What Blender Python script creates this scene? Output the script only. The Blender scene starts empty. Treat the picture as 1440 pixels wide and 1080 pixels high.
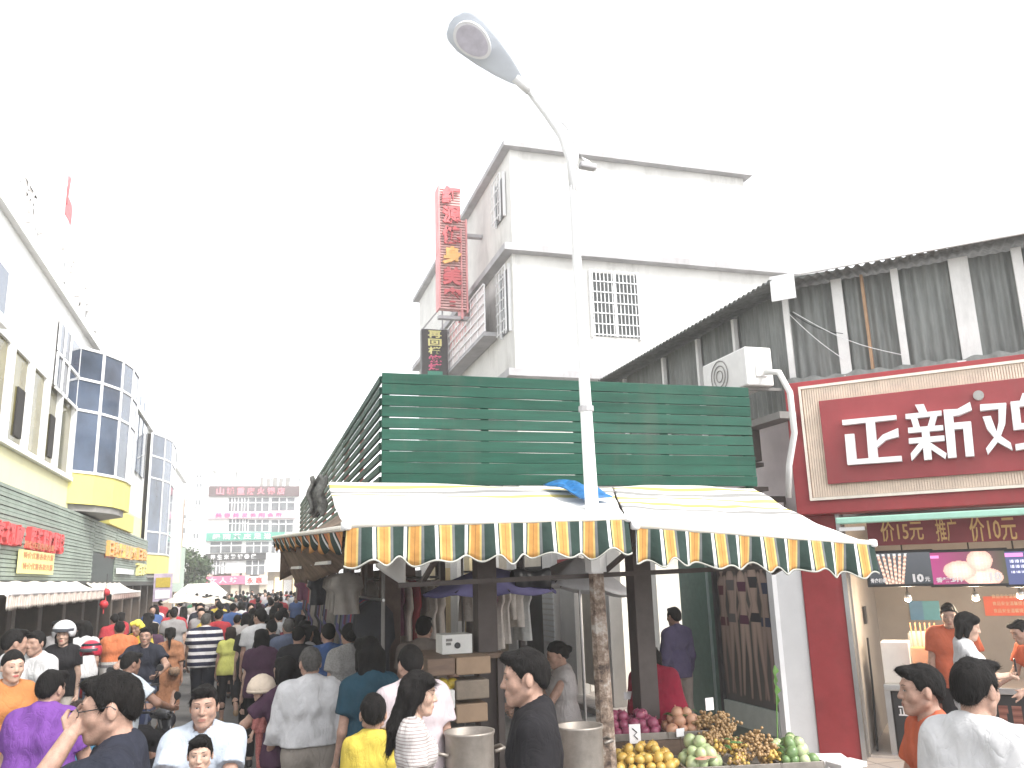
import bpy, bmesh, math, random
import numpy as np
from mathutils import Matrix, Vector
R = math.radians
rnd = random.Random(7)
scene = bpy.context.scene
col = scene.collection

# ------------------------------------------------------------------ camera
YAW, PITCH, ROLL, FPX, HC = R(17.2), R(12.8), R(-1.7), 1180.0, 2.15
_f = np.array([math.sin(YAW) * math.cos(PITCH), math.cos(YAW) * math.cos(PITCH), math.sin(PITCH)])
_r = np.array([math.cos(YAW), -math.sin(YAW), 0.0]); _u = np.cross(_r, _f)
RT = math.cos(ROLL) * _r + math.sin(ROLL) * _u
UP = math.cos(ROLL) * _u - math.sin(ROLL) * _r
FW = _f
CAM = np.array([0, 0, HC])
cam_d = bpy.data.cameras.new('camera'); cam = bpy.data.objects.new('camera', cam_d); col.objects.link(cam)
cam_d.sensor_width = 36.0; cam_d.lens = 36.0 * FPX / 1440.0; cam_d.clip_end = 2000; cam_d.clip_start = 0.05
m = Matrix.Identity(4)
for i in range(3):
    m[i][0], m[i][1], m[i][2], m[i][3] = RT[i], UP[i], -FW[i], CAM[i]
cam.matrix_world = m
scene.camera = cam

# ------------------------------------------------------------------ overcast daylight
SUN_EL, SUN_AZ = R(48), R(142)
world = bpy.data.worlds.new('World'); scene.world = world; world.use_nodes = True
nt = world.node_tree; nt.nodes.clear()
sky = nt.nodes.new('ShaderNodeTexSky'); sky.sky_type = 'NISHITA'; sky.sun_disc = False
sky.sun_elevation = SUN_EL; sky.sun_rotation = SUN_AZ
sky.air_density = 1.0; sky.dust_density = 1.0; sky.ozone_density = 1.0
hs = nt.nodes.new('ShaderNodeHueSaturation'); hs.inputs['Saturation'].default_value = 0.12
bg = nt.nodes.new('ShaderNodeBackground'); bg.inputs['Strength'].default_value = 0.15
wo = nt.nodes.new('ShaderNodeOutputWorld')
nt.links.new(sky.outputs[0], hs.inputs['Color']); nt.links.new(hs.outputs[0], bg.inputs['Color']); nt.links.new(bg.outputs[0], wo.inputs['Surface'])
sun_d = bpy.data.lights.new('sun', 'SUN'); sun_d.energy = 1.5; sun_d.angle = R(18); sun_d.color = (1, 0.96, 0.9)
sun = bpy.data.objects.new('sun', sun_d); col.objects.link(sun)
sd = Vector((math.sin(SUN_AZ) * math.cos(SUN_EL), math.cos(SUN_AZ) * math.cos(SUN_EL), math.sin(SUN_EL)))
sun.rotation_euler = sd.to_track_quat('Z', 'Y').to_euler(); sun.location = (0, 0, 40)
vs = scene.view_settings
vs.view_transform = 'Standard'; vs.look = 'None'; vs.gamma = 1.0; vs.use_curve_mapping = False
vs.exposure = 1.68
scene.cycles.volume_bounces = 2

# ------------------------------------------------------------------ pixels to places
def ray(x, y): return FW + RT * (x - 720) / FPX + UP * (540 - y) / FPX
def onX(x, y, X): d = ray(x, y); return CAM + d * (X / d[0])
def onY(x, y, Y): d = ray(x, y); return CAM + d * (Y / d[1])
def onZ(x, y, Z): d = ray(x, y); return CAM + d * ((Z - HC) / d[2])
def atd(x, y, D): return CAM + ray(x, y) * D
def onP(x, y, p, n):
    d = ray(x, y); p = np.array(p); n = np.array(n); return CAM + d * (((p - CAM) @ n) / (d @ n))

# ------------------------------------------------------------------ materials
MATS = {}
def mat(name, c, rough=0.6, var=0.12, scale=8.0, bump=0.0, bscale=60.0, metal=0.0, emit=0.0, dirt=0.0, spec=0.4, trans=0.0, alpha=1.0, c2=None, stretch=None):
    if name in MATS: return MATS[name]
    M = bpy.data.materials.new(name); M.use_nodes = True; MATS[name] = M
    n = M.node_tree.nodes; l = M.node_tree.links
    b = n['Principled BSDF']; b.inputs['Roughness'].default_value = rough; b.inputs['Metallic'].default_value = metal
    b.inputs['Specular IOR Level'].default_value = spec
    c = tuple(c) + (1,)
    tc = n.new('ShaderNodeTexCoord'); src = tc.outputs['Object']
    if stretch:
        mp = n.new('ShaderNodeMapping'); mp.inputs['Scale'].default_value = stretch; l.new(src, mp.inputs['Vector']); src = mp.outputs[0]
    colout = None
    if var > 0:
        nz = n.new('ShaderNodeTexNoise'); nz.inputs['Scale'].default_value = scale; nz.inputs['Detail'].default_value = 6; nz.inputs['Roughness'].default_value = 0.65
        l.new(src, nz.inputs['Vector'])
        mx = n.new('ShaderNodeMix'); mx.data_type = 'RGBA'
        lo = tuple(max(0, x * (1 - var)) for x in c[:3]) + (1,); hi = tuple(min(1, x * (1 + var)) for x in c[:3]) + (1,)
        if c2: lo = c; hi = tuple(c2) + (1,)
        mx.inputs['A'].default_value = lo; mx.inputs['B'].default_value = hi
        rp = n.new('ShaderNodeMapRange'); rp.inputs[1].default_value = 0.3; rp.inputs[2].default_value = 0.7
        l.new(nz.outputs[0], rp.inputs[0]); l.new(rp.outputs[0], mx.inputs['Factor']); colout = mx.outputs['Result']
    if dirt > 0:
        nz2 = n.new('ShaderNodeTexNoise'); nz2.inputs['Scale'].default_value = scale * 0.35; nz2.inputs['Detail'].default_value = 8; nz2.inputs['Roughness'].default_value = 0.75
        mp2 = n.new('ShaderNodeMapping'); mp2.inputs['Scale'].default_value = (2.2, 2.2, 0.45); l.new(tc.outputs['Object'], mp2.inputs['Vector']); l.new(mp2.outputs[0], nz2.inputs['Vector'])
        rp2 = n.new('ShaderNodeMapRange'); rp2.inputs[1].default_value = 0.52; rp2.inputs[2].default_value = 0.75; rp2.inputs[4].default_value = dirt
        l.new(nz2.outputs[0], rp2.inputs[0])
        mx2 = n.new('ShaderNodeMix'); mx2.data_type = 'RGBA'; mx2.inputs['B'].default_value = (0.12, 0.1, 0.08, 1)
        if colout: l.new(colout, mx2.inputs['A'])
        else: mx2.inputs['A'].default_value = c
        l.new(rp2.outputs[0], mx2.inputs['Factor']); colout = mx2.outputs['Result']
    if colout: l.new(colout, b.inputs['Base Color'])
    else: b.inputs['Base Color'].default_value = c
    if bump > 0:
        nb = n.new('ShaderNodeTexNoise'); nb.inputs['Scale'].default_value = bscale; nb.inputs['Detail'].default_value = 4
        l.new(src, nb.inputs['Vector'])
        bm_ = n.new('ShaderNodeBump'); bm_.inputs['Strength'].default_value = bump; bm_.inputs['Distance'].default_value = 0.02
        l.new(nb.outputs[0], bm_.inputs['Height']); l.new(bm_.outputs[0], b.inputs['Normal'])
    if emit > 0:
        b.inputs['Emission Color'].default_value = c; b.inputs['Emission Strength'].default_value = emit
        if colout: l.new(colout, b.inputs['Emission Color'])
    if trans > 0: b.inputs['Transmission Weight'].default_value = trans
    if alpha < 1: b.inputs['Alpha'].default_value = alpha
    return M
def stripe_mat(name, axis, period, stops, rough=0.8, offset=0.0, bump=0.15):
    """constant colour bands repeating along an object axis; stops = [(pos,(r,g,b))]"""
    if name in MATS: return MATS[name]
    M = bpy.data.materials.new(name); M.use_nodes = True; MATS[name] = M
    n = M.node_tree.nodes; l = M.node_tree.links; b = n['Principled BSDF']; b.inputs['Roughness'].default_value = rough
    b.inputs['Specular IOR Level'].default_value = 0.2
    tc = n.new('ShaderNodeTexCoord'); sx = n.new('ShaderNodeSeparateXYZ'); l.new(tc.outputs['Object'], sx.inputs[0])
    ad = n.new('ShaderNodeMath'); ad.operation = 'MULTIPLY_ADD'; ad.inputs[1].default_value = 1 / period; ad.inputs[2].default_value = offset + 100
    l.new(sx.outputs['XYZ'.index(axis)], ad.inputs[0])
    fr = n.new('ShaderNodeMath'); fr.operation = 'FRACT'; l.new(ad.outputs[0], fr.inputs[0])
    cr = n.new('ShaderNodeValToRGB'); cr.color_ramp.interpolation = 'CONSTANT'
    el = cr.color_ramp.elements
    el[0].position = stops[0][0]; el[0].color = stops[0][1] + (1,); el[1].position = stops[1][0]; el[1].color = stops[1][1] + (1,)
    for p, c in stops[2:]:
        e = el.new(p); e.color = c + (1,)
    l.new(fr.outputs[0], cr.inputs[0])
    nz = n.new('ShaderNodeTexNoise'); nz.inputs['Scale'].default_value = 12; nz.inputs['Detail'].default_value = 6; l.new(tc.outputs['Object'], nz.inputs['Vector'])
    mr = n.new('ShaderNodeMapRange'); mr.inputs[1].default_value = 0.3; mr.inputs[2].default_value = 0.7; mr.inputs[3].default_value = 0.82; mr.inputs[4].default_value = 1.05
    l.new(nz.outputs[0], mr.inputs[0])
    mx = n.new('ShaderNodeMix'); mx.data_type = 'RGBA'; mx.blend_type = 'MULTIPLY'; mx.inputs['Factor'].default_value = 1
    l.new(cr.outputs[0], mx.inputs['A']); l.new(mr.outputs[0], mx.inputs['B']); l.new(mx.outputs['Result'], b.inputs['Base Color'])
    if bump:
        nb = n.new('ShaderNodeTexNoise'); nb.inputs['Scale'].default_value = 18; l.new(tc.outputs['Object'], nb.inputs['Vector'])
        bp = n.new('ShaderNodeBump'); bp.inputs['Strength'].default_value = bump; bp.inputs['Distance'].default_value = 0.03; l.new(nb.outputs[0], bp.inputs['Height']); l.new(bp.outputs[0], b.inputs['Normal'])
    return M
def vcol_mat(name, rough=0.5, emit=0.0):
    """flat print whose colours are stored on the mesh"""
    if name in MATS: return MATS[name]
    M = bpy.data.materials.new(name); M.use_nodes = True; MATS[name] = M
    n = M.node_tree.nodes; l = M.node_tree.links; b = n['Principled BSDF']; b.inputs['Roughness'].default_value = rough
    at = n.new('ShaderNodeAttribute'); at.attribute_name = 'print'
    l.new(at.outputs[0], b.inputs['Base Color'])
    if emit: l.new(at.outputs[0], b.inputs['Emission Color']); b.inputs['Emission Strength'].default_value = emit
    return M

# ------------------------------------------------------------------ objects
WL = {}   # world location of each object made here
def tag(o, label=None, cat=None, group=None, kind=None):
    if label: o['label'] = label
    if cat: o['category'] = cat
    if group: o['group'] = group
    if kind: o['kind'] = kind
    return o
def thing(name, loc, label, cat, group=None):
    o = bpy.data.objects.new(name, None); col.objects.link(o); o.empty_display_size = 0.1
    o.location = loc; WL[o] = np.array(loc, float)
    return tag(o, label, cat, group)
def frame(origin, xdir):
    """local x along the wall (to the right as one faces it), y into the wall, z up"""
    x = np.array([xdir[0], xdir[1], 0.0]); x /= np.linalg.norm(x); y = np.array([-x[1], x[0], 0.0])
    T = np.eye(4); T[:3, 0] = x; T[:3, 1] = y; T[:3, 2] = (0, 0, 1); T[:3, 3] = origin
    return T
class MB:
    def __init__(s, T=None): s.v = []; s.f = []; s.T = np.eye(4) if T is None else T
    def add(s, v, f):
        b = len(s.v); v = np.asarray(v, float); v = v @ s.T[:3, :3].T + s.T[:3, 3]
        s.v.extend(v.tolist()); s.f.extend([tuple(b + i for i in q) for q in f]); return s
    def box(s, x0, x1, y0, y1, z0, z1):
        v = [(x0, y0, z0), (x1, y0, z0), (x1, y1, z0), (x0, y1, z0), (x0, y0, z1), (x1, y0, z1), (x1, y1, z1), (x0, y1, z1)]
        return s.add(v, [(3, 2, 1, 0), (4, 5, 6, 7), (0, 1, 5, 4), (1, 2, 6, 5), (2, 3, 7, 6), (3, 0, 4, 7)])
    def quad(s, a, b, c, d): return s.add([a, b, c, d], [(0, 1, 2, 3)])
    def bar(s, a, b, w, h=None):
        """rectangular bar from a to b"""
        a = np.array(a, float); b = np.array(b, float); h = h or w
        d = b - a; d /= np.linalg.norm(d); up = np.array([0, 0, 1.0]) if abs(d[2]) < 0.9 else np.array([0, 1.0, 0])
        sx = np.cross(d, up); sx /= np.linalg.norm(sx); sz = np.cross(sx, d)
        v = [p + sx * i * w / 2 + sz * j * h / 2 for p in (a, b) for i, j in ((-1, -1), (1, -1), (1, 1), (-1, 1))]
        return s.add(v, [(0, 1, 2, 3), (7, 6, 5, 4), (0, 4, 5, 1), (1, 5, 6, 2), (2, 6, 7, 3), (3, 7, 4, 0)])
    def tube(s, pts, r, n=8, cap=True):
        pts = [np.array(p, float) for p in pts]; k = len(pts); rs = r if isinstance(r, (list, tuple)) else [r] * k
        v = []; prev = None
        for i, p in enumerate(pts):
            d = pts[min(i + 1, k - 1)] - pts[max(i - 1, 0)]; d /= (np.linalg.norm(d) + 1e-9)
            if prev is None:
                up = np.array([0, 0, 1.0]) if abs(d[2]) < 0.9 else np.array([0, 1.0, 0]); a = np.cross(d, up)
            else: a = prev - d * (prev @ d)
            a /= np.linalg.norm(a); prev = a; b = np.cross(d, a)
            v += [p + rs[i] * (a * math.cos(t) + b * math.sin(t)) for t in np.linspace(0, 2 * math.pi, n, endpoint=False)]
        f = [(i * n + j, i * n + (j + 1) % n, (i + 1) * n + (j + 1) % n, (i + 1) * n + j) for i in range(k - 1) for j in range(n)]
        if cap: f += [tuple(range(n - 1, -1, -1)), tuple(range((k - 1) * n, k * n))]
        return s.add(v, f)
    def lathe(s, c, prof, n=16, cap=True):
        """prof = [(r,z)] about the vertical through c"""
        v = [(c[0] + r * math.cos(t), c[1] + r * math.sin(t), c[2] + z) for r, z in prof for t in np.linspace(0, 2 * math.pi, n, endpoint=False)]
        k = len(prof)
        f = [(i * n + j, i * n + (j + 1) % n, (i + 1) * n + (j + 1) % n, (i + 1) * n + j) for i in range(k - 1) for j in range(n)]
        if cap: f += [tuple(range(n - 1, -1, -1)), tuple(range((k - 1) * n, k * n))]
        return s.add(v, f)
    def prism(s, poly, y0, y1):
        """polygon in the local x,z plane given thickness from y0 to y1"""
        k = len(poly); v = [(p[0], y0, p[1]) for p in poly] + [(p[0], y1, p[1]) for p in poly]
        return s.add(v, [tuple(range(k)), tuple(range(2 * k - 1, k - 1, -1))] + [(i, i + k, (i + 1) % k + k, (i + 1) % k) for i in range(k)])
    def hprism(s, poly, z0, z1):
        k = len(poly); v = [(p[0], p[1], z0) for p in poly] + [(p[0], p[1], z1) for p in poly]
        return s.add(v, [tuple(range(k - 1, -1, -1)), tuple(range(k, 2 * k))] + [(i, (i + 1) % k, (i + 1) % k + k, i + k) for i in range(k)])
    def grid(s, fn, nu, nv, thick=None):
        v = [fn(i / nu, j / nv) for j in range(nv + 1) for i in range(nu + 1)]
        f = [(j * (nu + 1) + i, j * (nu + 1) + i + 1, (j + 1) * (nu + 1) + i + 1, (j + 1) * (nu + 1) + i) for j in range(nv) for i in range(nu)]
        return s.add(v, f)
    def build(s, name, material, parent=None, smooth=False, bevel=0.0, solid=0.0, kind=None, label=None, cat=None, group=None):
        V = np.array(s.v, float)
        if parent is None:
            o0 = np.array([(V[:, 0].min() + V[:, 0].max()) / 2, (V[:, 1].min() + V[:, 1].max()) / 2, V[:, 2].min()])
            loc = o0
        else: o0 = WL[parent]; loc = np.zeros(3)
        me = bpy.data.meshes.new(name); me.from_pydata((V - o0).tolist(), [], s.f)
        if smooth: me.polygons.foreach_set('use_smooth', [True] * len(me.polygons))
        me.update()
        o = bpy.data.objects.new(name, me); col.objects.link(o); o.location = loc; o.parent = parent; WL[o] = o0
        if material: me.materials.append(material)
        if solid: md = o.modifiers.new('thickness', 'SOLIDIFY'); md.thickness = solid; md.offset = 0
        if bevel: md = o.modifiers.new('bevel', 'BEVEL'); md.width = bevel; md.segments = 2; md.limit_method = 'ANGLE'
        return tag(o, label, cat, group, kind)
def copy_tree(o, parent=None):
    c = o.copy(); col.objects.link(c); c.parent = parent; WL[c] = WL.get(o)
    for ch in o.children: copy_tree(ch, c)
    return c
_tc = [0]
def text_mesh(s, size, bold=0.0, extrude=0.01, align='LEFT'):
    cu = bpy.data.curves.new('t', 'FONT'); cu.body = s; cu.size = size; cu.offset = bold; cu.extrude = extrude; cu.align_x = align; cu.resolution_u = 2
    ob = bpy.data.objects.new('t', cu); col.objects.link(ob)
    dg = bpy.context.evaluated_depsgraph_get(); me = bpy.data.meshes.new_from_object(ob.evaluated_get(dg))
    bpy.data.objects.remove(ob); bpy.data.curves.remove(cu)
    return me
def text(name, s, T, x, z, w, h, y, material, parent, bold=0.004, extrude=0.008, vertical=False, label=None):
    """lettering fitted into the box x..x+w, z..z+h on a wall frame T, standing out to local y"""
    me = text_mesh(s, 1.0, bold, 0.0)
    n = len(me.vertices); V = np.zeros(n * 3); me.vertices.foreach_get('co', V); V = V.reshape(-1, 3)
    F = [tuple(p.vertices) for p in me.polygons]; bpy.data.meshes.remove(me)
    if n == 0: return None
    lo, hi = V.min(0), V.max(0); U = (V - lo) / np.maximum(hi - lo, 1e-6)
    b = MB(T)
    front = [(x + u[0] * w, y, z + u[1] * h) for u in U]
    # outline edges get side walls
    cnt = {}
    for f in F:
        for i in range(len(f)):
            e = (f[i], f[(i + 1) % len(f)]); cnt[e] = 1
    b.add(front, F); base = len(b.v)
    back = [(p[0], y + extrude * 2, p[2]) for p in front]
    sides = [e for e in cnt if (e[1], e[0]) not in cnt]
    b.add(back, []); b.f += [(e[1], e[0], e[0] + n, e[1] + n) for e in sides]
    return b.build(name, material, parent, label=label)
def printed(name, fn, nx, nz, corners, parent, material):
    """a flat print: fn(u,v)->rgb drawn on a fine grid between four corners (bl,br,tr,tl)"""
    a, b_, c, d = [np.array(p, float) for p in corners]
    mb = MB(); mb.grid(lambda u, v: (a * (1 - u) + b_ * u) * (1 - v) + (d * (1 - u) + c * u) * v, nx, nz)
    o = mb.build(name, material, parent)
    at = o.data.attributes.new('print', 'FLOAT_COLOR', 'FACE')
    cols = []
    for j in range(nz):
        for i in range(nx): cols += list(fn((i + .5) / nx, (j + .5) / nz)) + [1.0]
    at.data.foreach_set('color', cols)
    return o
# ------------------------------------------------------------------ ground
M_road = mat('asphalt', (0.16, 0.155, 0.15), 0.85, 0.25, 1.3, 0.5, 160, dirt=0.35)
MB().quad((-150, -60, 0), (150, -60, 0), (150, 240, 0), (-150, 240, 0)).build('road', M_road, kind='structure')
def brick_mat(name, c1, c2, mortar, scale, bw, bh):
    M = mat(name, c1, 0.6, 0.1, 4.0)
    n = M.node_tree.nodes; l = M.node_tree.links; b = n['Principled BSDF']
    br = n.new('ShaderNodeTexBrick'); br.offset = 0.0; br.inputs['Color1'].default_value = c1 + (1,); br.inputs['Color2'].default_value = c2 + (1,); br.inputs['Mortar'].default_value = mortar + (1,)
    br.inputs['Scale'].default_value = scale; br.inputs['Brick Width'].default_value = bw; br.inputs['Row Height'].default_value = bh; br.inputs['Mortar Size'].default_value = 0.012
    tc = n.new('ShaderNodeTexCoord'); l.new(tc.outputs['Object'], br.inputs['Vector']); l.new(br.outputs[0], b.inputs['Base Color'])
    return M
M_tile = brick_mat('paving_tiles', (0.36, 0.32, 0.3), (0.42, 0.37, 0.34), (0.2, 0.18, 0.17), 1.0, 0.4, 0.4)
MB().hprism([(5.15, 9.0), (5.15, 8.2), (6.3, 5.6), (10, 2.0), (14, 5), (8, 12), (6.4, 30), (5.15, 30)], 0.0, 0.1).build('pavement', M_tile, kind='structure', bevel=0.015)

# ------------------------------------------------------------------ left arcade building
M_cream = mat('cream_render', (0.80, 0.76, 0.48), 0.8, 0.05, 1.5, dirt=0.12)
M_white = mat('white_render', (0.82, 0.82, 0.80), 0.8, 0.05, 1.2, dirt=0.1)
M_yellow = mat('yellow_render', (0.80, 0.72, 0.22), 0.7, 0.06, 2.0, dirt=0.08)
M_wframe = mat('white_metal_frame', (0.8, 0.8, 0.8), 0.4, 0.04, 5)
M_glass = mat('blue_grey_glass', (0.075, 0.10, 0.15), 0.05, 0.7, 0.35, spec=1.0)
M_olive = mat('olive_glass', (0.15, 0.13, 0.045), 0.12, 0.6, 0.7, spec=0.35)
M_slat = mat('pale_green_cladding', (0.29, 0.345, 0.29), 0.55, 0.2, 2.0, dirt=0.25)
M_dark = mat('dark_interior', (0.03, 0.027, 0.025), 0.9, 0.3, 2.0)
M_grey = mat('grey_shutter', (0.2, 0.19, 0.18), 0.6, 0.15, 3.0)
M_brownp = mat('brown_pillar', (0.12, 0.09, 0.07), 0.6, 0.2, 4.0)
XL = -4.2
TL = frame((XL, 0, 0), (0, 1))
arc = thing('arcade_building', (XL, 26, 0), 'long cream and yellow arcade building with green slatted shopfront and glass bays', 'building')
YE = 56.0
def yL(x, y): return onX(x, y, XL)[1]
def zL(x, y, X=XL): return onX(x, y, X)[2]
z_sign0, z_sign1 = 2.3, 3.86
zw0, zw1 = zL(0, 607), zL(7, 482)
posts = [yL(-22, 594), yL(4, 609), yL(33, 627), yL(57, 641), yL(76, 652), yL(97, 664)]
b = MB(TL); b.box(6, YE, 0, 9, 2.25, zw0 - 0.1).build('wall', M_cream, arc)
MB(TL).box(6, posts[0], 0, 9, zw0 - 0.1, 8.3).build('wall', M_white, arc)
MB(TL).box(posts[-1] + .06, YE, 0.02, 9, zw0 - 0.1, 8.3).build('wall', M_white, arc)
MB(TL).box(posts[0], posts[-1] + .06, 0, 9, zw1 + 0.1, 8.3).build('wall', M_white, arc)
MB(TL).box(5.9, YE + .1, -0.12, 9.1, 8.3, 8.5).build('parapet', M_white, arc)
MB(TL).box(posts[0], posts[-1], 2.6, 2.7, zw0 - .1, zw1 + .1).build('room_back', mat('olive_room', (0.42, 0.36, 0.16), 0.8, 0.25, 1.0), arc)
for i in range(5):
    y0, y1 = posts[i] + 0.07, posts[i + 1] - 0.07
    w = MB(TL).box(posts[i] - 0.07, y0, -0.06, 0.12, zw0 - .1, zw1 + .1).build('window', M_wframe, arc)
    MB(TL).box(y0, y1, 0.05, 0.07, zw0 - .1, zw1 + .1).build('pane', M_olive, w)
    if i in (1, 3): MB(TL).box(y0 + (y1 - y0) * .55, y0 + (y1 - y0) * .95, 0.02, 0.045, zw0 + .1, zw0 + 1.0).build('screen', M_dark, w)
MB(TL).box(posts[-1] - .07, posts[-1] + .06, -0.06, 0.12, zw0 - .1, zw1 + .1).build('window_post', M_wframe, arc)
MB(TL).box(posts[0], posts[-1], -0.1, 0.0, zw0 - .2, zw0 - .1).build('sill', M_wframe, arc)
# slatted green cladding over the shops, recessed joints
def slats(x0, x1, z0, z1, n, name='cladding_slats'):
    mb = MB(TL); h = (z1 - z0) / n
    for i in range(n):
        mb.box(x0, x1, -0.26 - 0.012 * (i % 2), -0.2, z0 + i * h + 0.006, z0 + (i + 1) * h - 0.006)
    return mb.build(name, M_slat, arc, kind='stuff')
yo0, yo1 = yL(113, 800), yL(147, 800)
slats(6, yo0, z_sign0, z_sign1, 22); slats(yo1, 44, z_sign0, z_sign1, 22); slats(yo0, yo1, 3.05, z_sign1, 11)
MB(TL).box(6, 44, -0.2, -0.001, z_sign0 + .01, z_sign1).build('cladding_backing', mat('cladding_backing', (0.15, 0.18, 0.16), 0.9, 0.1), arc)
MB(TL).box(yo0, yo1, -0.24, -0.2, z_sign0, 3.04).build('opening', mat('recess_shade_green', (0.015, 0.03, 0.027), 0.5, 0.2), arc)  # flat panel; the shade of the recess is put into its dark colour
MB(TL).box(6, 44.2, -0.3, 0.1, z_sign0 - .14, z_sign0).build('fascia', mat('dark_fascia', (0.05, 0.05, 0.045), 0.6, 0.2), arc)
# ground floor: recess, pillars, shutters, doors and pale boards
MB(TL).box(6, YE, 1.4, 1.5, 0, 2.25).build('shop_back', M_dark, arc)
k = 0; y = 8.0
while y < 46:
    MB(TL).box(y, y + 0.35, -0.02, 0.4, 0, 2.16).build('pillar', M_brownp, arc, bevel=0.02)
    if k % 3 == 0: 
        mb = MB(TL)
        for j in range(16): mb.box(y + .4, y + 1.7, 0.35, 0.38 + 0.01 * (j % 2), 0.05 + j * .13, 0.165 + j * .13)
        mb.build('roller_shutter', M_grey, arc)
    elif k % 3 == 1:
        MB(TL).box(y + .5, y + 1.5, 0.9, 0.95, 0.3, 2.0).build('door', mat('brown_door', (0.16, 0.12, 0.09), 0.5, 0.2), arc)
    else:
        MB(TL).box(y + .5, y + 2.1, 0.7, 0.74, 0.6, 1.9).build('display_board', mat('pale_board', (0.45, 0.42, 0.38), 0.6, 0.4, 3.0), arc)
    y += 2.4; k += 1
# glass bays
def bay(P, zrow, zb0, zb1, split=1):
    """P footprint points (street side), pane rows zrow, yellow band zb0..zb1"""
    P = [np.array(p[:2]) for p in P]
    back = [np.array((XL - .3, P[-1][1] + 1.5)), np.array((XL - .3, P[0][1]))]
    root = MB().hprism([tuple(p) for p in P] + [tuple(back[0]), tuple(back[1])], zb0, zb1).build('bay', M_yellow, arc)
    cen = sum(P) / len(P)
    rim = [tuple(p + (cen - p) * 0.25) for p in P] + [tuple(back[0]), tuple(back[1])]
    MB().hprism(rim, zb0 - .16, zb0 - .002).build('bay_soffit', mat('grey_soffit', (0.3, 0.29, 0.28), 0.7, 0.1), root)
    MB().hprism([tuple(p + (np.array((XL - .3, cen[1])) - p) * .12) for p in P] + [tuple(back[0]), tuple(back[1])], zb1, zrow[-1]).build('bay_core', M_dark, root)
    for i in range(len(P) - 1):
        a, c = P[i], P[i + 1]
        for j in range(len(zrow) - 1):
            MB().quad((a[0], a[1], zrow[j] + .03), (c[0], c[1], zrow[j] + .03), (c[0], c[1], zrow[j + 1] - .03), (a[0], a[1], zrow[j + 1] - .03)).build('pane', M_glass, root, solid=0.02)
        for z in zrow: MB().bar((a[0], a[1], z), (c[0], c[1], z), 0.07, 0.06).build('rail', M_wframe, root)
    for p in P:
        MB().bar((p[0], p[1], zb1), (p[0], p[1], zrow[-1]), 0.075, 0.075).build('mullion', M_wframe, root)
    return root
p0 = onX(97, 662, XL); D0 = (p0 - CAM) @ FW
P1 = [atd(x, y, D0 * (827 - 662) / (827 - (x - 97) * .03 - y)) for x, y in ((97, 662), (133, 666), (161, 671), (176, 676), (184, 682))]
zr = [p0[2], atd(103, 571, D0)[2], atd(109, 524, D0)[2], atd(112, 477, D0)[2]]
bay(P1, zr, atd(95, 708, D0)[2], p0[2])
# set-back glass beside the bay, upper floor
for i, (xa, xb) in enumerate(((75, 84), (84, 93), (93, 108))):
    ya, yb = yL(xa, 520), yL(xb, 530)
    for j in (1, 2):
        w = MB(TL).box(ya + .04, yb - .04, -0.04, -0.02, zr[j] + .05, zr[j + 1] - .05).build('window', M_glass, arc)
        MB(TL).box(ya, yb, -0.07, -0.05, zr[j] - .03, zr[j] + .04).build('frame', M_wframe, w)
        MB(TL).box(ya - .04, ya + .04, -0.08, -0.045, zr[j] + .04, zr[j + 1]).build('frame', M_wframe, w)
p2 = onX(200, 700, XL + .1); D2 = (p2 - CAM) @ FW
P2 = [atd(x, y, D2 * (823.5 - 778) / (823.5 - (x - 208) * .03 - y)) for x, y in ((203, 779), (222, 780), (233, 781), (238, 783))]
zr2 = [atd(208, 777, D2)[2], atd(206, 745, D2)[2], atd(201, 665, D2)[2], atd(201, 632, D2)[2], atd(200, 598, D2)[2]]
bay(P2, zr2, atd(208, 806, D2)[2], zr2[0])
for xa, xb in ((180, 186), (187, 192), (193, 199)):
    ya, yb = yL(xa, 690), yL(xb, 700)
    MB(TL).box(ya + .1, yb - .1, -0.05, -0.02, 6.2, 9.0).build('window', M_glass, arc)
# nearer bay just entering the picture
yq = onX(10, 410, XL + .5); zq0, zq1 = onX(4, 446, XL + .5)[2], onX(4, 373, XL + .5)[2]
MB(TL).box(9.0, yq[1], -0.5, 0, zq0, zq1).build('glass_box', M_glass, arc)
MB(TL).box(8.9, yq[1] + .05, -0.55, 0, zq0 - .15, zq0 - .001).build('glass_box_base', M_wframe, arc)
# yellow ledges between the bays
MB(TL).box(P1[-1][1] + 1, P1[-1][1] + 6, -0.35, 0, 3.87, 4.4).build('ledge', M_yellow, arc)

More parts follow.
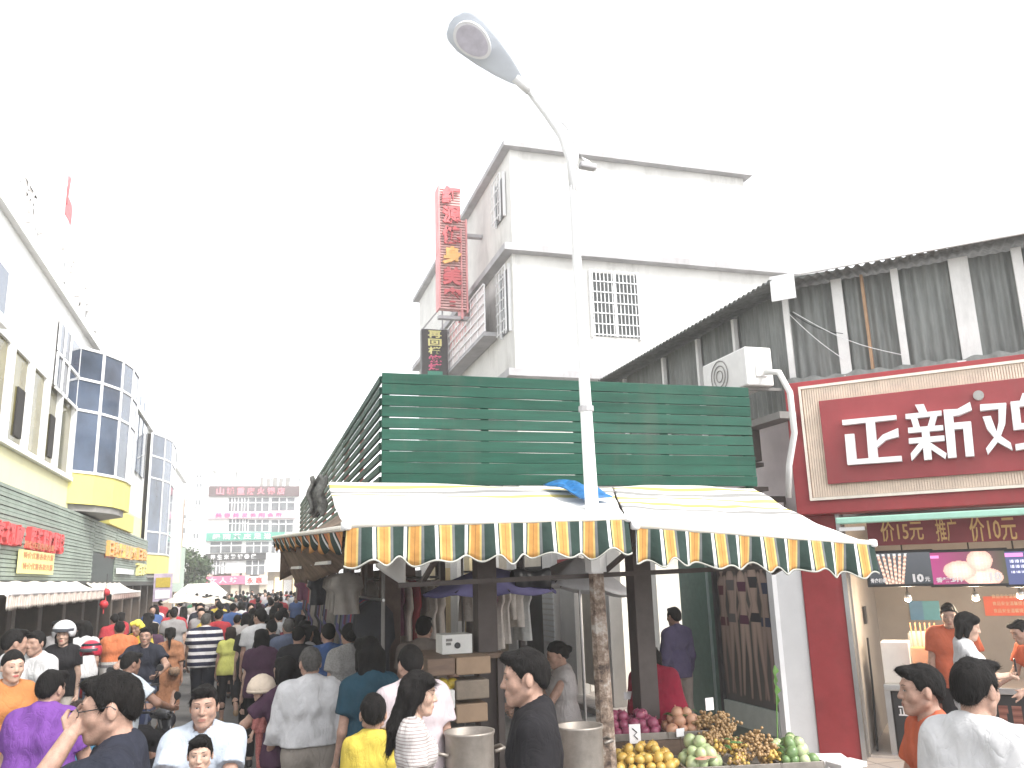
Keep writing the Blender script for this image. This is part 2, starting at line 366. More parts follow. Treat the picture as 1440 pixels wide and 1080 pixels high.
# signs on the cladding
M_redl = mat('red_letters', (0.62, 0.07, 0.07), 0.45, 0.15, 6)
M_orl = mat('orange_letters', (0.85, 0.45, 0.14), 0.45, 0.2, 6)
M_yell = mat('pale_yellow_board', (0.85, 0.78, 0.32), 0.6, 0.08, 4)
XS = XL + 0.36; TS = frame((XS, 0, 0), (0, 1))
def sign_letters(name, s, xa, xb, yt, yb_, material, label, edge_mat=None, Xp=XS):
    ya, yb = onX(xa, (yt[0] + yb_[0]) / 2, Xp)[1], onX(xb, (yt[1] + yb_[1]) / 2, Xp)[1]
    z1, z0 = onX(xb, yt[1], Xp)[2], onX(xb, yb_[1], Xp)[2]
    t = thing(name, (Xp, (ya + yb) / 2, z0), label, 'sign')
    n = len(s); w = (yb - ya) / n
    T = frame((Xp, 0, 0), (0, 1))
    for i, ch in enumerate(s):
        if ch == ' ': continue
        text('letter', ch, T, ya + i * w + w * .06, z0, w * .88, z1 - z0, 0.0, material, t, bold=0.035, extrude=0.05)
        if edge_mat: text('letter_edge', ch, T, ya + i * w + w * .06 + .02, z0 - .05, w * .9, (z1 - z0) * 1.06, 0.105, edge_mat, t, bold=0.05, extrude=0.02)  # dark red outline behind each letter
    MB(T).box(ya, yb, 0.1, 0.14, z0 + .1, z0 + .13).build('rail', M_wframe, t)
    MB(T).box(ya, yb, 0.1, 0.14, z1 - .13, z1 - .1).build('rail', M_wframe, t)
    return t
sign_letters('letter_sign', '老家棚廊', -22, 35, (706, 739), (766, 770), M_redl, 'first block of tall red letters on the green cladding, above the fringed awning')
sign_letters('letter_sign', '服装鞋帽鞋城', 43, 91, (739, 752), (770, 780), M_redl, 'row of narrow red letters above the pale yellow board on green cladding')
a, c = onX(30, 790, XS), onX(76, 790, XS)
t = thing('notice_board', (XS, (a[1] + c[1]) / 2, 2.4), 'pale yellow notice board with faint red writing on the green cladding', 'sign')
zb0_, zb1_ = onX(76, 808, XS)[2], onX(76, 779, XS)[2]
MB(TS).box(a[1], c[1], 0, 0.06, zb0_, zb1_).build('board', M_yell, t)
for i in range(3): text('writing', '特价优惠各款衣服', TS, a[1] + .1, zb0_ + .07 + i * .19, c[1] - a[1] - .2, .12, -0.008, mat('faint_red_ink', (0.6, 0.25, 0.12), 0.6, 0.1), t, bold=0.0, extrude=0.002)
M_dkred = mat('dark_red_edge', (0.28, 0.02, 0.03), 0.5, 0.1)
sign_letters('letter_sign', '日家仕居服饰', 154, 193, (762, 771), (781, 789), M_orl, 'orange letters edged in dark red on the green cladding', M_dkred)
sign_letters('letter_sign', '日杂', 195, 208, (770, 774), (788, 790), M_orl, 'short pair of orange letters by the yellow box at the end of the cladding', M_dkred)
sign_letters('letter_sign', '百货', 194, 207, (793, 794), (809, 810), M_yell, 'small yellow letters below the short pair of orange letters')
a, c = onX(166, 800, XS), onX(188, 805, XS)
t = thing('white_plate', (XS, a[1], 2.9), 'small white plate sign on green cladding below the orange letters', 'sign')
MB(TS).box(a[1], (a[1] * .4 + c[1] * .6), 0, 0.05, onX(170, 807, XS)[2], onX(170, 799, XS)[2]).build('plate', M_wframe, t)
MB(TS).box(a[1] * .35 + c[1] * .65, c[1], 0, 0.05, onX(185, 808, XS)[2], onX(185, 801, XS)[2]).build('plate', M_wframe, t)

# fringed awnings over the shops
M_awnL = mat('cream_canvas', (0.78, 0.74, 0.66), 0.85, 0.08, 3.0, dirt=0.2)
M_fr = stripe_mat('fringe_cloth', 'Y', 0.13, [(0, (0.74, 0.68, 0.6)), (0.62, (0.55, 0.42, 0.38)), (0.8, (0.3, 0.2, 0.18))])
def fringe_awning(y0, y1, Xf, zb, zf, zfr, label):
    t = thing('shop_awning', (Xf, (y0 + y1) / 2, zfr), label, 'awning')
    mb = MB(); mb.grid(lambda u, v: (XL + .3 + (Xf - XL - .3) * v, y0 + (y1 - y0) * u, zb + (zf - zb) * v - .06 * math.sin(v * 3.14) + .015 * math.sin(u * 40)), 40, 8)
    mb.build('canvas', M_awnL, t, True, solid=0.012)
    mb = MB(); n = int((y1 - y0) / .065)
    mb.grid(lambda u, v: (Xf + .02 * math.sin(u * n * 3.14159) + .008 * math.sin(u * 91), y0 + (y1 - y0) * u, zf + (zfr - zf) * v * (1 + (.12 * math.sin(u * n * 3.14159 * 2) + .05 * math.sin(u * 57)) * (v > .8))), n * 4, 5)
    mb.build('fringe', M_fr, t, True, solid=0.006)
    MB().tube([(Xf, y0, zf), (Xf, y1, zf)], .03).build('front_bar', M_wframe, t)
    for y in (y0 + .1, y1 - .1): MB().bar((Xf, y, zf - .02), (XL + .3, y, 2.0), .03).build('arm', M_brownp, t)
Xf = -3.3
a, c = onX(10, 833, Xf), onX(147, 828, Xf)
fringe_awning(a[1], c[1], Xf, 2.28, c[2] - .02, onX(14, 856, Xf)[2], 'cream canvas awning with long fringe under the tall red letters')
a2, c2 = onX(150, 828, Xf), onX(212, 828, Xf)
fringe_awning(c[1] + 1.2, c2[1] - 3, Xf, 2.25, 1.98, 1.82, 'cream shop awning with short fringe under the orange letters')
for i, (px_, py_) in enumerate(((149, 833), (146, 850))):
    p = onX(px_, py_, -3.25 + i * .1)
    t = thing('red_lantern', (p[0], p[1], p[2] - .2), 'small red lantern hanging between the two fringed awnings', 'lantern', 'red lanterns between the awnings')
    MB().lathe((p[0], p[1], p[2]), [(.025, -.09), (.07, -.065), (.1, 0), (.07, .065), (.025, .09)], 14).build('globe', mat('red_silk', (0.55, 0.03, 0.04), 0.5, 0.1), t, True)
    MB().tube([(p[0], p[1], p[2] - .09), (p[0], p[1], p[2] - .2)], .014).build('tassel', M_redl, t)
    MB().tube([(p[0], p[1], p[2] + .085), (p[0], p[1], p[2] + .42)], .006).build('cord', M_dark, t)

# rooftop letters seen from behind on struts, with a red flag
t = thing('rooftop_sign', (XL, 20, 8.5), 'pale rooftop letters on thin struts along the roof edge of the arcade', 'sign')
TRf = frame((XL - .1, 0, 0), (0, 1)); M_pale = mat('pale_letters', (0.78, 0.76, 0.74), 0.6, 0.1)
y = yL(35, 330)
for i, ch in enumerate('商业广场购物城'):
    text('letter', ch, TRf, y + i * 1.35, 8.85, 1.0, 1.0, 0, M_pale, t, bold=.02, extrude=.05)
    for dx in (.2, .8): MB(TRf).bar((y + i * 1.35 + dx, .1, 8.5), (y + i * 1.35 + dx, .1, 9.6), .05).build('strut', mat('strut_grey', (0.35, 0.35, 0.35), .5, .1), t)
yf = yL(90, 360); t = thing('flag', (XL - .1, yf, 8.5), 'faded red flag on a thin pole on the arcade roof', 'flag')
MB().tube([(XL - .1, yf, 8.5), (XL - .1, yf, 11.3)], .03).build('pole', M_wframe, t)
MB().grid(lambda u, v: (XL - .1 + .06 * math.sin(u * 7 + v * 2), yf + .05 + .5 * u, 11.2 - .7 * v - .5 * u * u), 12, 8).build('cloth', mat('flag_red', (0.62, 0.16, 0.17), .7, .1), t, True, solid=.01)

# ------------------------------------------------------------------ far end of the street
FY = 95.0; TF = frame((0, FY, 0), (1, 0))
def rY(x0, y0, x1, y1, Y):
    ym, xm = (y0 + y1) / 2, (x0 + x1) / 2
    return onY(x0, ym, Y)[0], onY(x1, ym, Y)[0], onY(xm, y1, Y)[2], onY(xm, y0, Y)[2]
def slab(T, r, y0, y1, name, m_, parent, **k): return MB(T).box(r[0], r[1], y0, y1, r[2], r[3]).build(name, m_, parent, **k)
fx0, fx1 = onY(290, 750, FY)[0], onY(470, 750, FY)[0]
fb = thing('sign_block', ((fx0 + fx1) / 2, FY, 0), 'white block hung with bands of shop signs closing the end of the street', 'building')
ztop = onY(360, 684, FY)[2]
MB(TF).box(fx0, fx1, 0, 10, 3.2, ztop).build('wall', M_white, fb)
MB(TF).box(fx0, fx1, 1.5, 10, 0, 3.2).build('shopfront_back', mat('shop_beige', (.45, .36, .26), .7, .5, .25), fb)
for i in range(9): MB(TF).box(fx0 + 6.2 + i * .95, fx0 + 7.0 + i * .95, 1.3, 1.49, .8, 2.3 + .3 * (i % 2)).build('lit_display', mat('lit_display', (.9, .7, .45), .6, .3, .8, emit=.5) if i % 2 else MATS['far_palepink'] if 'far_palepink' in MATS else M_wframe, fb)
for x in (292, 330, 345, 370, 420): MB(TF).box(onY(x, 830, FY)[0] - .4, onY(x, 830, FY)[0] + .4, -.02, 1.0, 0, 3.19).build('pillar', mat('beige_pillar', (0.6, 0.52, 0.4), .7, .1), fb)
M_fgl = mat('far_grey_glass', (0.14, 0.15, 0.16), 0.3, 0.5, .6)
BANDS = [((294, 684, 421, 698), mat('far_dark_band', (0.13, 0.09, 0.09), .6, .2), '山城重庆火锅店', mat('far_pink', (0.75, 0.25, 0.3), .6, .1)),
         ((293, 720, 416, 729), mat('far_pale_pink', (0.75, 0.5, 0.55), .6, .2, .4), '美容美发休闲会所', mat('far_magenta', (0.75, 0.12, 0.3), .6, .1)),
         ((290, 749, 400, 760), mat('far_green', (0.1, 0.36, 0.27), .6, .15), '绿荫茶庄足浴', M_wframe),
         ((289, 778, 374, 788), mat('far_black', (0.04, 0.04, 0.04), .6, .2), '养生米粉馆·健', M_wframe),
         ((289, 810, 345, 822), mat('far_rose', (0.8, 0.16, 0.28), .6, .15), '女人坊', mat('far_palepink', (0.85, 0.6, 0.62), .6, .1)),
         ((345, 810, 376, 822), mat('far_white_pink', (0.8, 0.7, 0.7), .6, .2), '永惠', M_redl)]
for r, m_, s, lm in BANDS:
    q = rY(*r, FY)
    bd = slab(TF, q, -.35, -.001, 'sign_band', m_, fb)
    n = len(s); x = q[0] + (q[1] - q[0]) * .08; w = (q[1] - q[0]) * .78 / n
    for i, ch in enumerate(s): text('letter', ch, TF, x + i * w, q[2] + (q[3] - q[2]) * .15, w * .75, (q[3] - q[2]) * .7, -.4, lm, bd, bold=.03, extrude=.02)
WR = [(322, 700, 334, 719), (336, 700, 348, 719), (350, 700, 378, 719), (382, 700, 414, 718), (296, 702, 318, 719),
      (322, 730, 336, 747), (338, 730, 348, 747), (350, 731, 378, 747), (382, 731, 412, 748),
      (296, 762, 340, 777), (346, 762, 378, 777), (382, 762, 398, 777), (296, 789, 308, 808), (310, 791, 316, 807), (318, 789, 342, 806), (346, 788, 372, 808)]
for i, r in enumerate(WR):
    q = rY(*r, FY)
    w = slab(TF, q, -.06, -.001, 'window', M_fgl if i not in (4, 14) else M_wframe, fb)
    for f in (.33, .66):
        xx = q[0] + (q[1] - q[0]) * f
        MB(TF).box(xx - .05, xx + .05, -.12, -.062, q[2], q[3]).build('frame', M_wframe, w)
    MB(TF).box(q[0], q[1], -.12, -.062, q[2] + (q[3] - q[2]) * .6, q[2] + (q[3] - q[2]) * .6 + .1).build('frame', M_wframe, w)
for i in range(5): 
    q = rY(366 + i * 9, 672 + (i % 2) * 2, 370 + i * 9 + (i % 3), 679, FY + 4); slab(TF, (q[0], q[1], ztop, q[3]), 3.5, 5, 'roof_box', M_grey, fb)
def far_block(name, x0, x1, ytop, Y, label, wins, m_):
    q = rY(x0, ytop, x1, 840, Y); T = frame((0, Y, 0), (1, 0))
    t = thing(name, ((q[0] + q[1]) / 2, Y, 0), label, 'building')
    MB(T).box(q[0], q[1], 0, 14, 0, q[3]).build('wall', m_, t)
    MB(T).box(q[0] - .4, q[1] + .4, -.4, 14, q[3], q[3] + .5).build('parapet', m_, t)
    for r in wins:
        qq = rY(*r, Y); w = slab(T, qq, -.05, -.001, 'window', M_fgl, t)
        MB(T).box((qq[0] + qq[1]) / 2 - .06, (qq[0] + qq[1]) / 2 + .06, -.1, -.052, qq[2], qq[3]).build('frame', M_wframe, w)
        MB(T).box(qq[0] - .2, qq[1] + .2, -.3, -.001, qq[2] - .3, qq[2] - .05).build('sill', M_wframe, w)
far_block('apartment_block', 246, 296, 662, 130, 'tall white apartment block with small dark windows behind the street tree', [(276, 668, 284, 672), (276, 680, 284, 685), (275, 703, 282, 710), (252, 724, 262, 729), (268, 724, 272, 728), (250, 742, 261, 750), (272, 750, 279, 757), (262, 680, 266, 684), (262, 700, 266, 706), (252, 690, 257, 695), (250, 672, 256, 676)], M_white)
far_block('apartment_block', 330, 442, 664, 150, 'wide white apartment block rising behind the block of shop signs', [(368 + 13 * i, 672, 373 + 13 * i, 678) for i in range(5)] + [(426, 690 + 14 * i, 436, 696 + 14 * i) for i in range(4)], M_white)
q = rY(240, 690, 247, 800, 75); T_ = frame((0, 75, 0), (1, 0)); t = thing('brick_building', (q[0], 75, 0), 'thin slice of brown brick building just beyond the second glass bay', 'building')
MB(T_).box(q[0] - 6, q[1], 0, 8, 0, q[3]).build('wall', mat('brown_brick', (0.3, 0.2, 0.14), .8, .2, 3), t)
for i in range(6): MB(T_).box(q[1] - 1.0, q[1] - .2, -.05, -.001, 2.6 + i * 1.9, 3.6 + i * 1.9).build('window', M_fgl, t)
# grey-green hoarding, tent and tree
q = rY(243, 770, 259, 832, 60); t = thing('hoarding', (q[0], 60, 0), 'faded grey green hoarding standing between the glass bay and the street tree', 'hoarding')
TH = frame((0, 60, 0), (1, 0)); slab(TH, q, 0, .2, 'panel', mat('hoarding_green', (0.42, 0.5, 0.44), .7, .15, 1.0), t)
for x in (q[0] + .1, q[1] - .1): MB(TH).box(x - .05, x + .05, .2, .3, 0, q[2] + 2).build('post', M_grey, t)
q = rY(244, 824, 318, 840, 48); TT = frame((0, 48, 0), (1, 0)); t = thing('marquee', ((q[0] + q[1]) / 2, 50, 0), 'white marquee roof on poles across the far street below the tree', 'marquee')
zc = q[2] + .15
MB().add([(q[0], 48, zc), (q[1], 48, zc), (q[1], 51, zc), (q[0], 51, zc), (q[0] + .6, 49.5, zc + .55), (q[1] - .6, 49.5, zc + .55)], [(0, 1, 5, 4), (1, 2, 5), (2, 3, 4, 5), (3, 0, 4), (3, 2, 1, 0)]).build('roof', M_white, t)
MB(TT).box(q[0], q[1], -.02, 0, zc - .25, zc - .001).build('valance', M_white, t)
for x in (q[0] + .05, (q[0] + q[1]) / 2, q[1] - .05): MB().tube([(x, 48.1, 0), (x, 48.1, zc)], .04).build('pole', M_wframe, t)
def leaf_cloud(rs, n, pts, size):
    mb = MB(); V = []; F = []
    for i in range(n):
        c, r = pts[rs.randrange(len(pts))]
        d = np.array([rs.gauss(0, 1) for _ in range(3)]); d /= np.linalg.norm(d); p = np.array(c) + d * r * (rs.random() ** .4) * np.array((1, 1, .85))
        a = np.array([rs.gauss(0, 1) for _ in range(3)]); a /= np.linalg.norm(a); bb = np.cross(a, d); bb /= (np.linalg.norm(bb) + 1e-6)
        s = size * (.6 + .8 * rs.random()); k_ = len(V)
        V += [p - a * s, p + bb * s * .5, p + a * s, p - bb * s * .5]; F.append((k_, k_ + 1, k_ + 2, k_ + 3))
    mb.add(V, F); return mb
c = onY(273, 800, 62); t = thing('street_tree', (c[0], 62, 0), 'dark green leafy street tree at the far end beside the sign block', 'tree')
MB().tube([(c[0], 62, 0), (c[0] + .1, 62, 1.6), (c[0], 62, 3.5)], [.16, .12, .06]).build('trunk', M_brownp, t, True)
for dx in (-.7, .6): MB().tube([(c[0], 62, 1.5), (c[0] + dx, 62.2, 3.0)], [.07, .03]).build('limb', M_brownp, t, True)
rs = random.Random(3)
leaf_cloud(rs, 2600, [((c[0] + rs.uniform(-.8, .8), 62 + rs.uniform(-.8, .8), 1.7 + rs.random() * 2.4), .55 + .35 * rs.random()) for _ in range(12)], .13).build('crown', mat('tree_leaves', (0.045, 0.08, 0.03), .6, .5, 1.5), t)
# ------------------------------------------------------------------ corner building on the right
dv = ray(-1566, 877); UX = -np.array([dv[0], dv[1]]); UX /= np.linalg.norm(UX)
Pf = onZ(1216, 1068, 0.1)
TS0 = frame((Pf[0], Pf[1], 0), UX); NX = TS0[:3, 1]
def fl(x, y, off=0.0):
    """pixel -> (u, z) on the shop front, off metres into the shop (negative = proud)"""
    p = onP(x, y, TS0[:3, 3] + NX * off, NX); d = p - TS0[:3, 3]
    return d @ TS0[:3, 0], p[2]
uc = fl(1094, 930)[0]
CX, CY = (TS0[:3, 3] + TS0[:3, 0] * uc)[:2]        # where the chamfered front meets the lane wall
XW = CX; TW = frame((XW, 0, 0), (0, -1))           # lane wall: local x = -y
M_red = mat('red_panel', (0.34, 0.045, 0.05), 0.45, 0.2, 2.0, dirt=0.3, spec=0.3)
M_redin = mat('red_sign_board', (0.31, 0.05, 0.055), 0.5, 0.18, 1.5, spec=0.3, dirt=0.2)
M_corr = mat('grey_corrugated_sheet', (0.19, 0.2, 0.19), 0.55, 0.35, 3.0, dirt=0.4, stretch=(3, 3, .4))
M_tan = mat('tan_wall', (0.42, 0.36, 0.3), 0.7, 0.12, 2.0, dirt=0.2)
M_pinkw = mat('pale_pink_wall', (0.6, 0.53, 0.53), 0.8, 0.1, 2.0, dirt=0.3)
M_steel = mat('brushed_steel', (0.5, 0.5, 0.5), 0.3, 0.1, 3.0, metal=0.9)
M_pipe = mat('white_pipe', (0.75, 0.74, 0.72), 0.5, 0.08, 4.0, dirt=0.25)
M_black = mat('black_plastic', (0.02, 0.02, 0.022), 0.4, 0.2)
cb = thing('corner_building', (XW + 3, CY + 2, 0), 'low corner building with corrugated upper storey above the red snack shop', 'building')
z_c0 = fl(1180, 528)[1]; z_c1 = fl(1180, 392)[1]
uc2 = fl(1103, 450)[0]; CX2, CY2 = (TS0[:3, 3] + TS0[:3, 0] * uc2)[:2]; TW2 = frame((CX2, 0, 0), (0, -1))
YB = 15.5
def corrug(T, x0, x1, z0, z1, y, name, parent, m_, pitch=0.11):
    n = max(2, int((x1 - x0) / pitch * 6))
    MB(T).grid(lambda u, v: (x0 + (x1 - x0) * u, y + 0.018 * math.sin(2 * math.pi * (x1 - x0) * u / pitch), z0 + (z1 - z0) * v), n, 1).build(name, m_, parent, True)
# upper storey, two faces
u_r = 4.6
M_mid = mat('dark_timber', (0.09, 0.075, 0.065), 0.8, .3, 3)  # dark brown of its own
MB(TS0).box(uc2 + .15, u_r, 0.14, 0.24, 2.9, z_c1).build('front_wall', M_pinkw, cb)
MB(TW2).box(-YB, -CY2 - .15, 0.14, 0.24, 2.6, z_c1).build('lane_wall', M_pinkw, cb)
posts_u = [uc2 + .03, fl(1183, 460)[0], fl(1220, 460)[0], fl(1266, 450)[0], fl(1358, 440)[0], fl(1440, 420)[0], u_r]
for i in range(len(posts_u) - 1): corrug(TS0, posts_u[i] + .02, posts_u[i + 1] - .02, z_c0, z_c1, 0.08 - .03 * (i % 2), 'corrugated_sheet', cb, M_corr)
for j, (u, w) in enumerate(zip(posts_u[:-1], (.07, .12, .035, .08, .2, .1))):
    MB(TS0).box(u - w / 2, u + w / 2, -0.02, 0.04, z_c0 - .02, z_c1).build('post', M_pipe if j != 2 else mat('rust_post', (.4, .25, .15), .7, .2), cb, bevel=.006)
    if j in (1, 4): MB(TS0).box(u - w * .9, u + w * .9 + .04, -0.12, 0.03, z_c0 - .12, z_c0 - .03).build('post_plinth', M_pipe, cb, bevel=.012)
for y0, y1 in ((CY2 + .04, 9.6), (9.65, 10.6), (10.65, 11.7), (11.75, 13.2), (13.25, YB)):
    corrug(TW2, -y1, -y0, z_c0 - .4, z_c1, 0.08, 'corrugated_sheet', cb, M_corr)
    MB(TW2).box(-y1 - .03, -y1 + .03, -.01, .05, z_c0 - .5, z_c1 - .05).build('post', M_pipe, cb)
# corrugated roof with overhang (wavy front edge)
def eave(T, x0, x1, zf, zb, yf, yb, rise, name):
    n = int((x1 - x0) / .11 * 6)
    MB(T).grid(lambda u, v: (x0 + (x1 - x0) * u, yf + (yb - yf) * v, zf + rise * u + (zb - zf) * v + 0.018 * math.sin(2 * math.pi * (x1 - x0) * u / .11)), n, 6).build(name, M_corr, cb, True, solid=.006)
eave(TS0, uc2 - .1, u_r, z_c1 - .02, z_c1 + .9, -.35, 4.5, .12, 'roof_sheet')
eave(TW2, -YB, -CY2 + .25, z_c1 - .02, z_c1 + .8, -.35, 3.5, 0, 'roof_sheet')
MB(TS0).box(uc2 + .3, u_r, -.37, -.34, z_c1 + .02, z_c1 + .13).build('eave_flashing', M_pipe, cb)
MB(TS0).box(uc2 - .06, uc2 + .22, -.385, -.36, z_c1 - .26, z_c1 + .05).build('torn_white_sheet', M_wframe, cb)
# ragged lower edge of the sheets
mb = MB(TS0); mb.grid(lambda u, v: (uc2 - .02 + (u_r - uc2) * u, -.10 - .05 * v, z_c0 + .0 - .09 * v + .015 * math.sin(u * 130) + .012 * math.sin(u * 47)), 160, 2); mb.build('ragged_flashing', M_corr, cb, solid=.01)
# ground floor: lane wall with poster, pillars, clothes shop further down
MB(TW).box(-CY - .055, -CY + .05, -.01, .25, .1, 2.9).build('corner_strip', M_wframe, cb)
MB(TW).box(-30, -16.5, 0.5, .6, .1, 4.0).build('lane_back_wall', mat('lane_beige', (.55, .5, .42), .8, .15, 1.5, dirt=.2), cb)
yp0 = CY + .06; yp1 = onX(1012, 900, XW)[1]; yg1 = onX(961, 900, XW)[1]
MB(TW).box(-yp1, -yp0, .02, .1, .1, 2.9).build('poster_wall', mat('grey_green_wall', (.2, .24, .21), .6, .15), cb)
MB(TW).box(-yg1, -yp1 - .02, .0, .1, .1, 2.9).build('green_glass_wall', mat('green_glass_wall', (.10, .17, .14), .25, .15, spec=.5), cb)
MB(TW).box(-yp1 - .035, -yp1 + .02, -.03, .1, .1, 2.9).build('dark_joint', M_black, cb)
MB(TW).box(-yp1 - .22, -yp1 - .17, -.012, .0, .1, 2.9).build('glass_edge', mat('glass_edge', (.25, .32, .3), .3, .1), cb)
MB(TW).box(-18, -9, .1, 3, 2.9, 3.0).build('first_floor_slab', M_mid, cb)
# swimwear poster: five standing figures printed on a dark ground
zp0, zp1 = onX(1060, 992, XW)[2], 2.55
FIGS = [(.10, .80, (.27, .195, .16), -1), (.90, .82, (.3, .22, .18), 1), (.28, .84, (.34, .245, .2), 1), (.72, .86, (.4, .29, .235), -1), (.50, .83, (.43, .315, .255), 1)]
def poster_fn(u, v):
    c = np.array((.07, .062, .058)) * (1.15 - .35 * v) + .012 * math.sin(u * 9 + v * 4)
    def seg(px, py, ax, ay, bx, by, ra, rb):
        t = max(0, min(1, ((px - ax) * (bx - ax) + (py - ay) * (by - ay)) / ((bx - ax) ** 2 + (by - ay) ** 2 + 1e-9)))
        return (ra + (rb - ra) * t) - math.hypot(px - ax - t * (bx - ax), py - ay - t * (by - ay))
    for i, (cx, H_, sk, sd) in enumerate(FIGS):
        x = (u - cx) * .8; y = v - .03; h = H_ * 1.08       # x in the same units as y
        j = lambda a_, b_: (a_ * h * sd, b_ * h)
        hip, kn1, ft1, kn2, ft2 = j(.0, .5), j(.05, .27), j(.03, .02), j(-.06, .27), j(-.10, .03)
        best = max(seg(x, y, *j(.03, .5), *kn1, .055 * h, .034 * h), seg(x, y, *kn1, *ft1, .034 * h, .02 * h), seg(x, y, *j(-.03, .5), *kn2, .055 * h, .034 * h), seg(x, y, *kn2, *ft2, .034 * h, .02 * h))
        tor = max(seg(x, y, *j(0, .52), *j(.01, .63), .075 * h, .052 * h), seg(x, y, *j(.01, .63), *j(0, .76), .055 * h, .085 * h), seg(x, y, *j(0, .8), *j(0, .86), .025 * h, .025 * h))
        arm = max(seg(x, y, *j(.1, .78), *j(.15, .62), .028 * h, .024 * h), seg(x, y, *j(.15, .62), *j(.08, .52), .024 * h, .02 * h), seg(x, y, *j(-.1, .78), *j(-.14, .6), .028 * h, .024 * h), seg(x, y, *j(-.14, .6), *j(-.13, .45), .024 * h, .018 * h))
        head = .055 * h - math.hypot(x, (y - .91 * h) * .8); hair = max(.078 * h - math.hypot(x, (y - .92 * h) * .85), seg(x, y, *j(-.05, .9), *j(-.06, .76), .035 * h, .02 * h))
        m_ = max(best, tor, arm, head)
        if hair > 0 and head <= 0 and tor < .01: c = np.array((.03, .02, .017))
        if m_ > 0:
            sh_ = .62 + .5 * min(1, m_ / (.035 * h)); col_ = np.array(sk) * sh_
            if tor == m_ and (.70 * h < y < .77 * h) or (.485 * h < y < .545 * h and max(tor, best) > 0 and abs(x) < .1 * h): col_ = np.array(((.08, .02, .03), (.02, .03, .07), (.1, .09, .09), (.015, .015, .02), (.09, .02, .05))[i]) * (.7 + .4 * sh_)
            f = min(1, m_ / (.008 * h)); c = c * (1 - f) + col_ * f
    return tuple(float(max(0, q)) for q in c)
T3 = lambda lx, ly, lz: (TW[:3, 0] * lx + TW[:3, 1] * ly + TW[:3, 2] * lz + TW[:3, 3])
po = thing('wall_poster', T3(-(yp0 + yp1) / 2, 0, zp0), 'tall dark wall poster of standing swimwear models beside the white pier', 'poster')
printed('print', poster_fn, 110, 170, [T3(-yp1 + .03, .012, zp0), T3(-yp0 - .02, .012, zp0), T3(-yp0 - .02, .012, zp1), T3(-yp1 + .03, .012, zp1)], po, vcol_mat('poster_print', .35))
MB(TW).box(-yp1 + .02, -yp0 - .01, -.02, .018, zp0 - .28, zp0 - .01).build('base_panel', mat('pale_green_base', (.42, .46, .42), .5, .1), po)
# --- clothes shop in the lane: lit shelves and hanging garments
M_lit = mat('white_shop_wall', (.8, .78, .74), .6, .04, 3, emit=.0)
ys0, ys1 = yg1, 14.6
MB(TW).box(-ys1, -ys0, 2.2, 2.3, .1, 2.9).build('shop_wall', M_lit, cb)
MB(TW).box(-ys1 - .1, -ys1, .0, 2.3, .1, 2.9).build('shop_wall', M_lit, cb)
MB(TW).box(-16.5, -ys1 - .1, .0, .1, .1, 2.9).build('lane_wall_low', mat('lane_dark', (.2, .18, .16), .7, .2), cb)
for z in (1.55, 1.85, 2.15): MB(TW).box(-ys1, -ys0 - .3, 1.9, 2.2, z, z + .02).build('shelf', M_wframe, cb)
ld = bpy.data.lights.new('shop_tube', 'AREA'); ld.energy = 45; ld.shape = 'RECTANGLE'; ld.size = 1.6; ld.size_y = .1; ld.color = (1, .97, .9)
tl = thing('tube_light', T3(-(ys0 + ys1) / 2, 1.0, 2.75), 'lit tube light on the ceiling of the clothes shop in the lane', 'light')
MB(TW).box(-(ys0 + ys1) / 2 - .8, -(ys0 + ys1) / 2 + .8, .96, 1.04, 2.78, 2.84).build('tube', mat('lit_tube', (1, .98, .92), .5, 0, emit=6), tl)
lo = bpy.data.objects.new('tube_lamp', ld); col.objects.link(lo); lo.parent = tl; lo.location = (0, 0, -.02)
def garment(T, x, y, ztop, w, h, m_, parent, seed=0, name='garment'):
    """a hanging garment: shoulders, sleeves and a draped body"""
    rs_ = random.Random(seed); ph = rs_.random() * 6
    def fn(u, v):
        a = u * 2 * math.pi; ww = w * float(np.interp(v, (0, .04, .1, .4, .46, 1), (.22, .5, .95, 1.1, .74, .84))) * .5
        r = .045 * (1 + .5 * v) + .03 * math.sin(a * 5 + ph + v * 3) * (v + .15)
        return (x + r * math.sin(a), y + ww * math.cos(a), ztop - h * v)
    b_ = MB(T).grid(fn, 28, 16); b_.build(name, m_, parent, True)
GC = [(.5, .5, .48), (.1, .09, .2), (.03, .03, .035), (.3, .05, .06), (.6, .55, .5), (.08, .1, .12), (.22, .2, .18), (.12, .04, .07)]
gm = [mat('garment_%s' % n_, c_, .85, .15, 8, .3, 30) for n_, c_ in zip(('grey', 'purple', 'black', 'red', 'beige', 'slate', 'taupe', 'plum'), GC)]
rk = thing('clothes_rack', T3(-(ys0 + .9), 1.2, .1), 'steel rail of hung dark clothes inside the lit clothes shop', 'clothes rack')
MB(TW).tube([(-ys0 - 1.6, 1.4, 1.45), (-ys0 - .2, 1.4, 1.45)], .014).build('rail', M_steel, rk)
for x in (-ys0 - 1.58, -ys0 - .22): MB(TW).tube([(x, 1.4, .1), (x, 1.4, 1.45)], .014).build('upright', M_steel, rk)
for i in range(12): garment(TW, -ys0 - 1.5 + i * .105, 1.4, 1.42, .4, .75 + .1 * (i % 3), gm[(2, 5, 6, 2, 4, 5, 2, 7, 6, 2, 5, 2)[i]], rk, i)
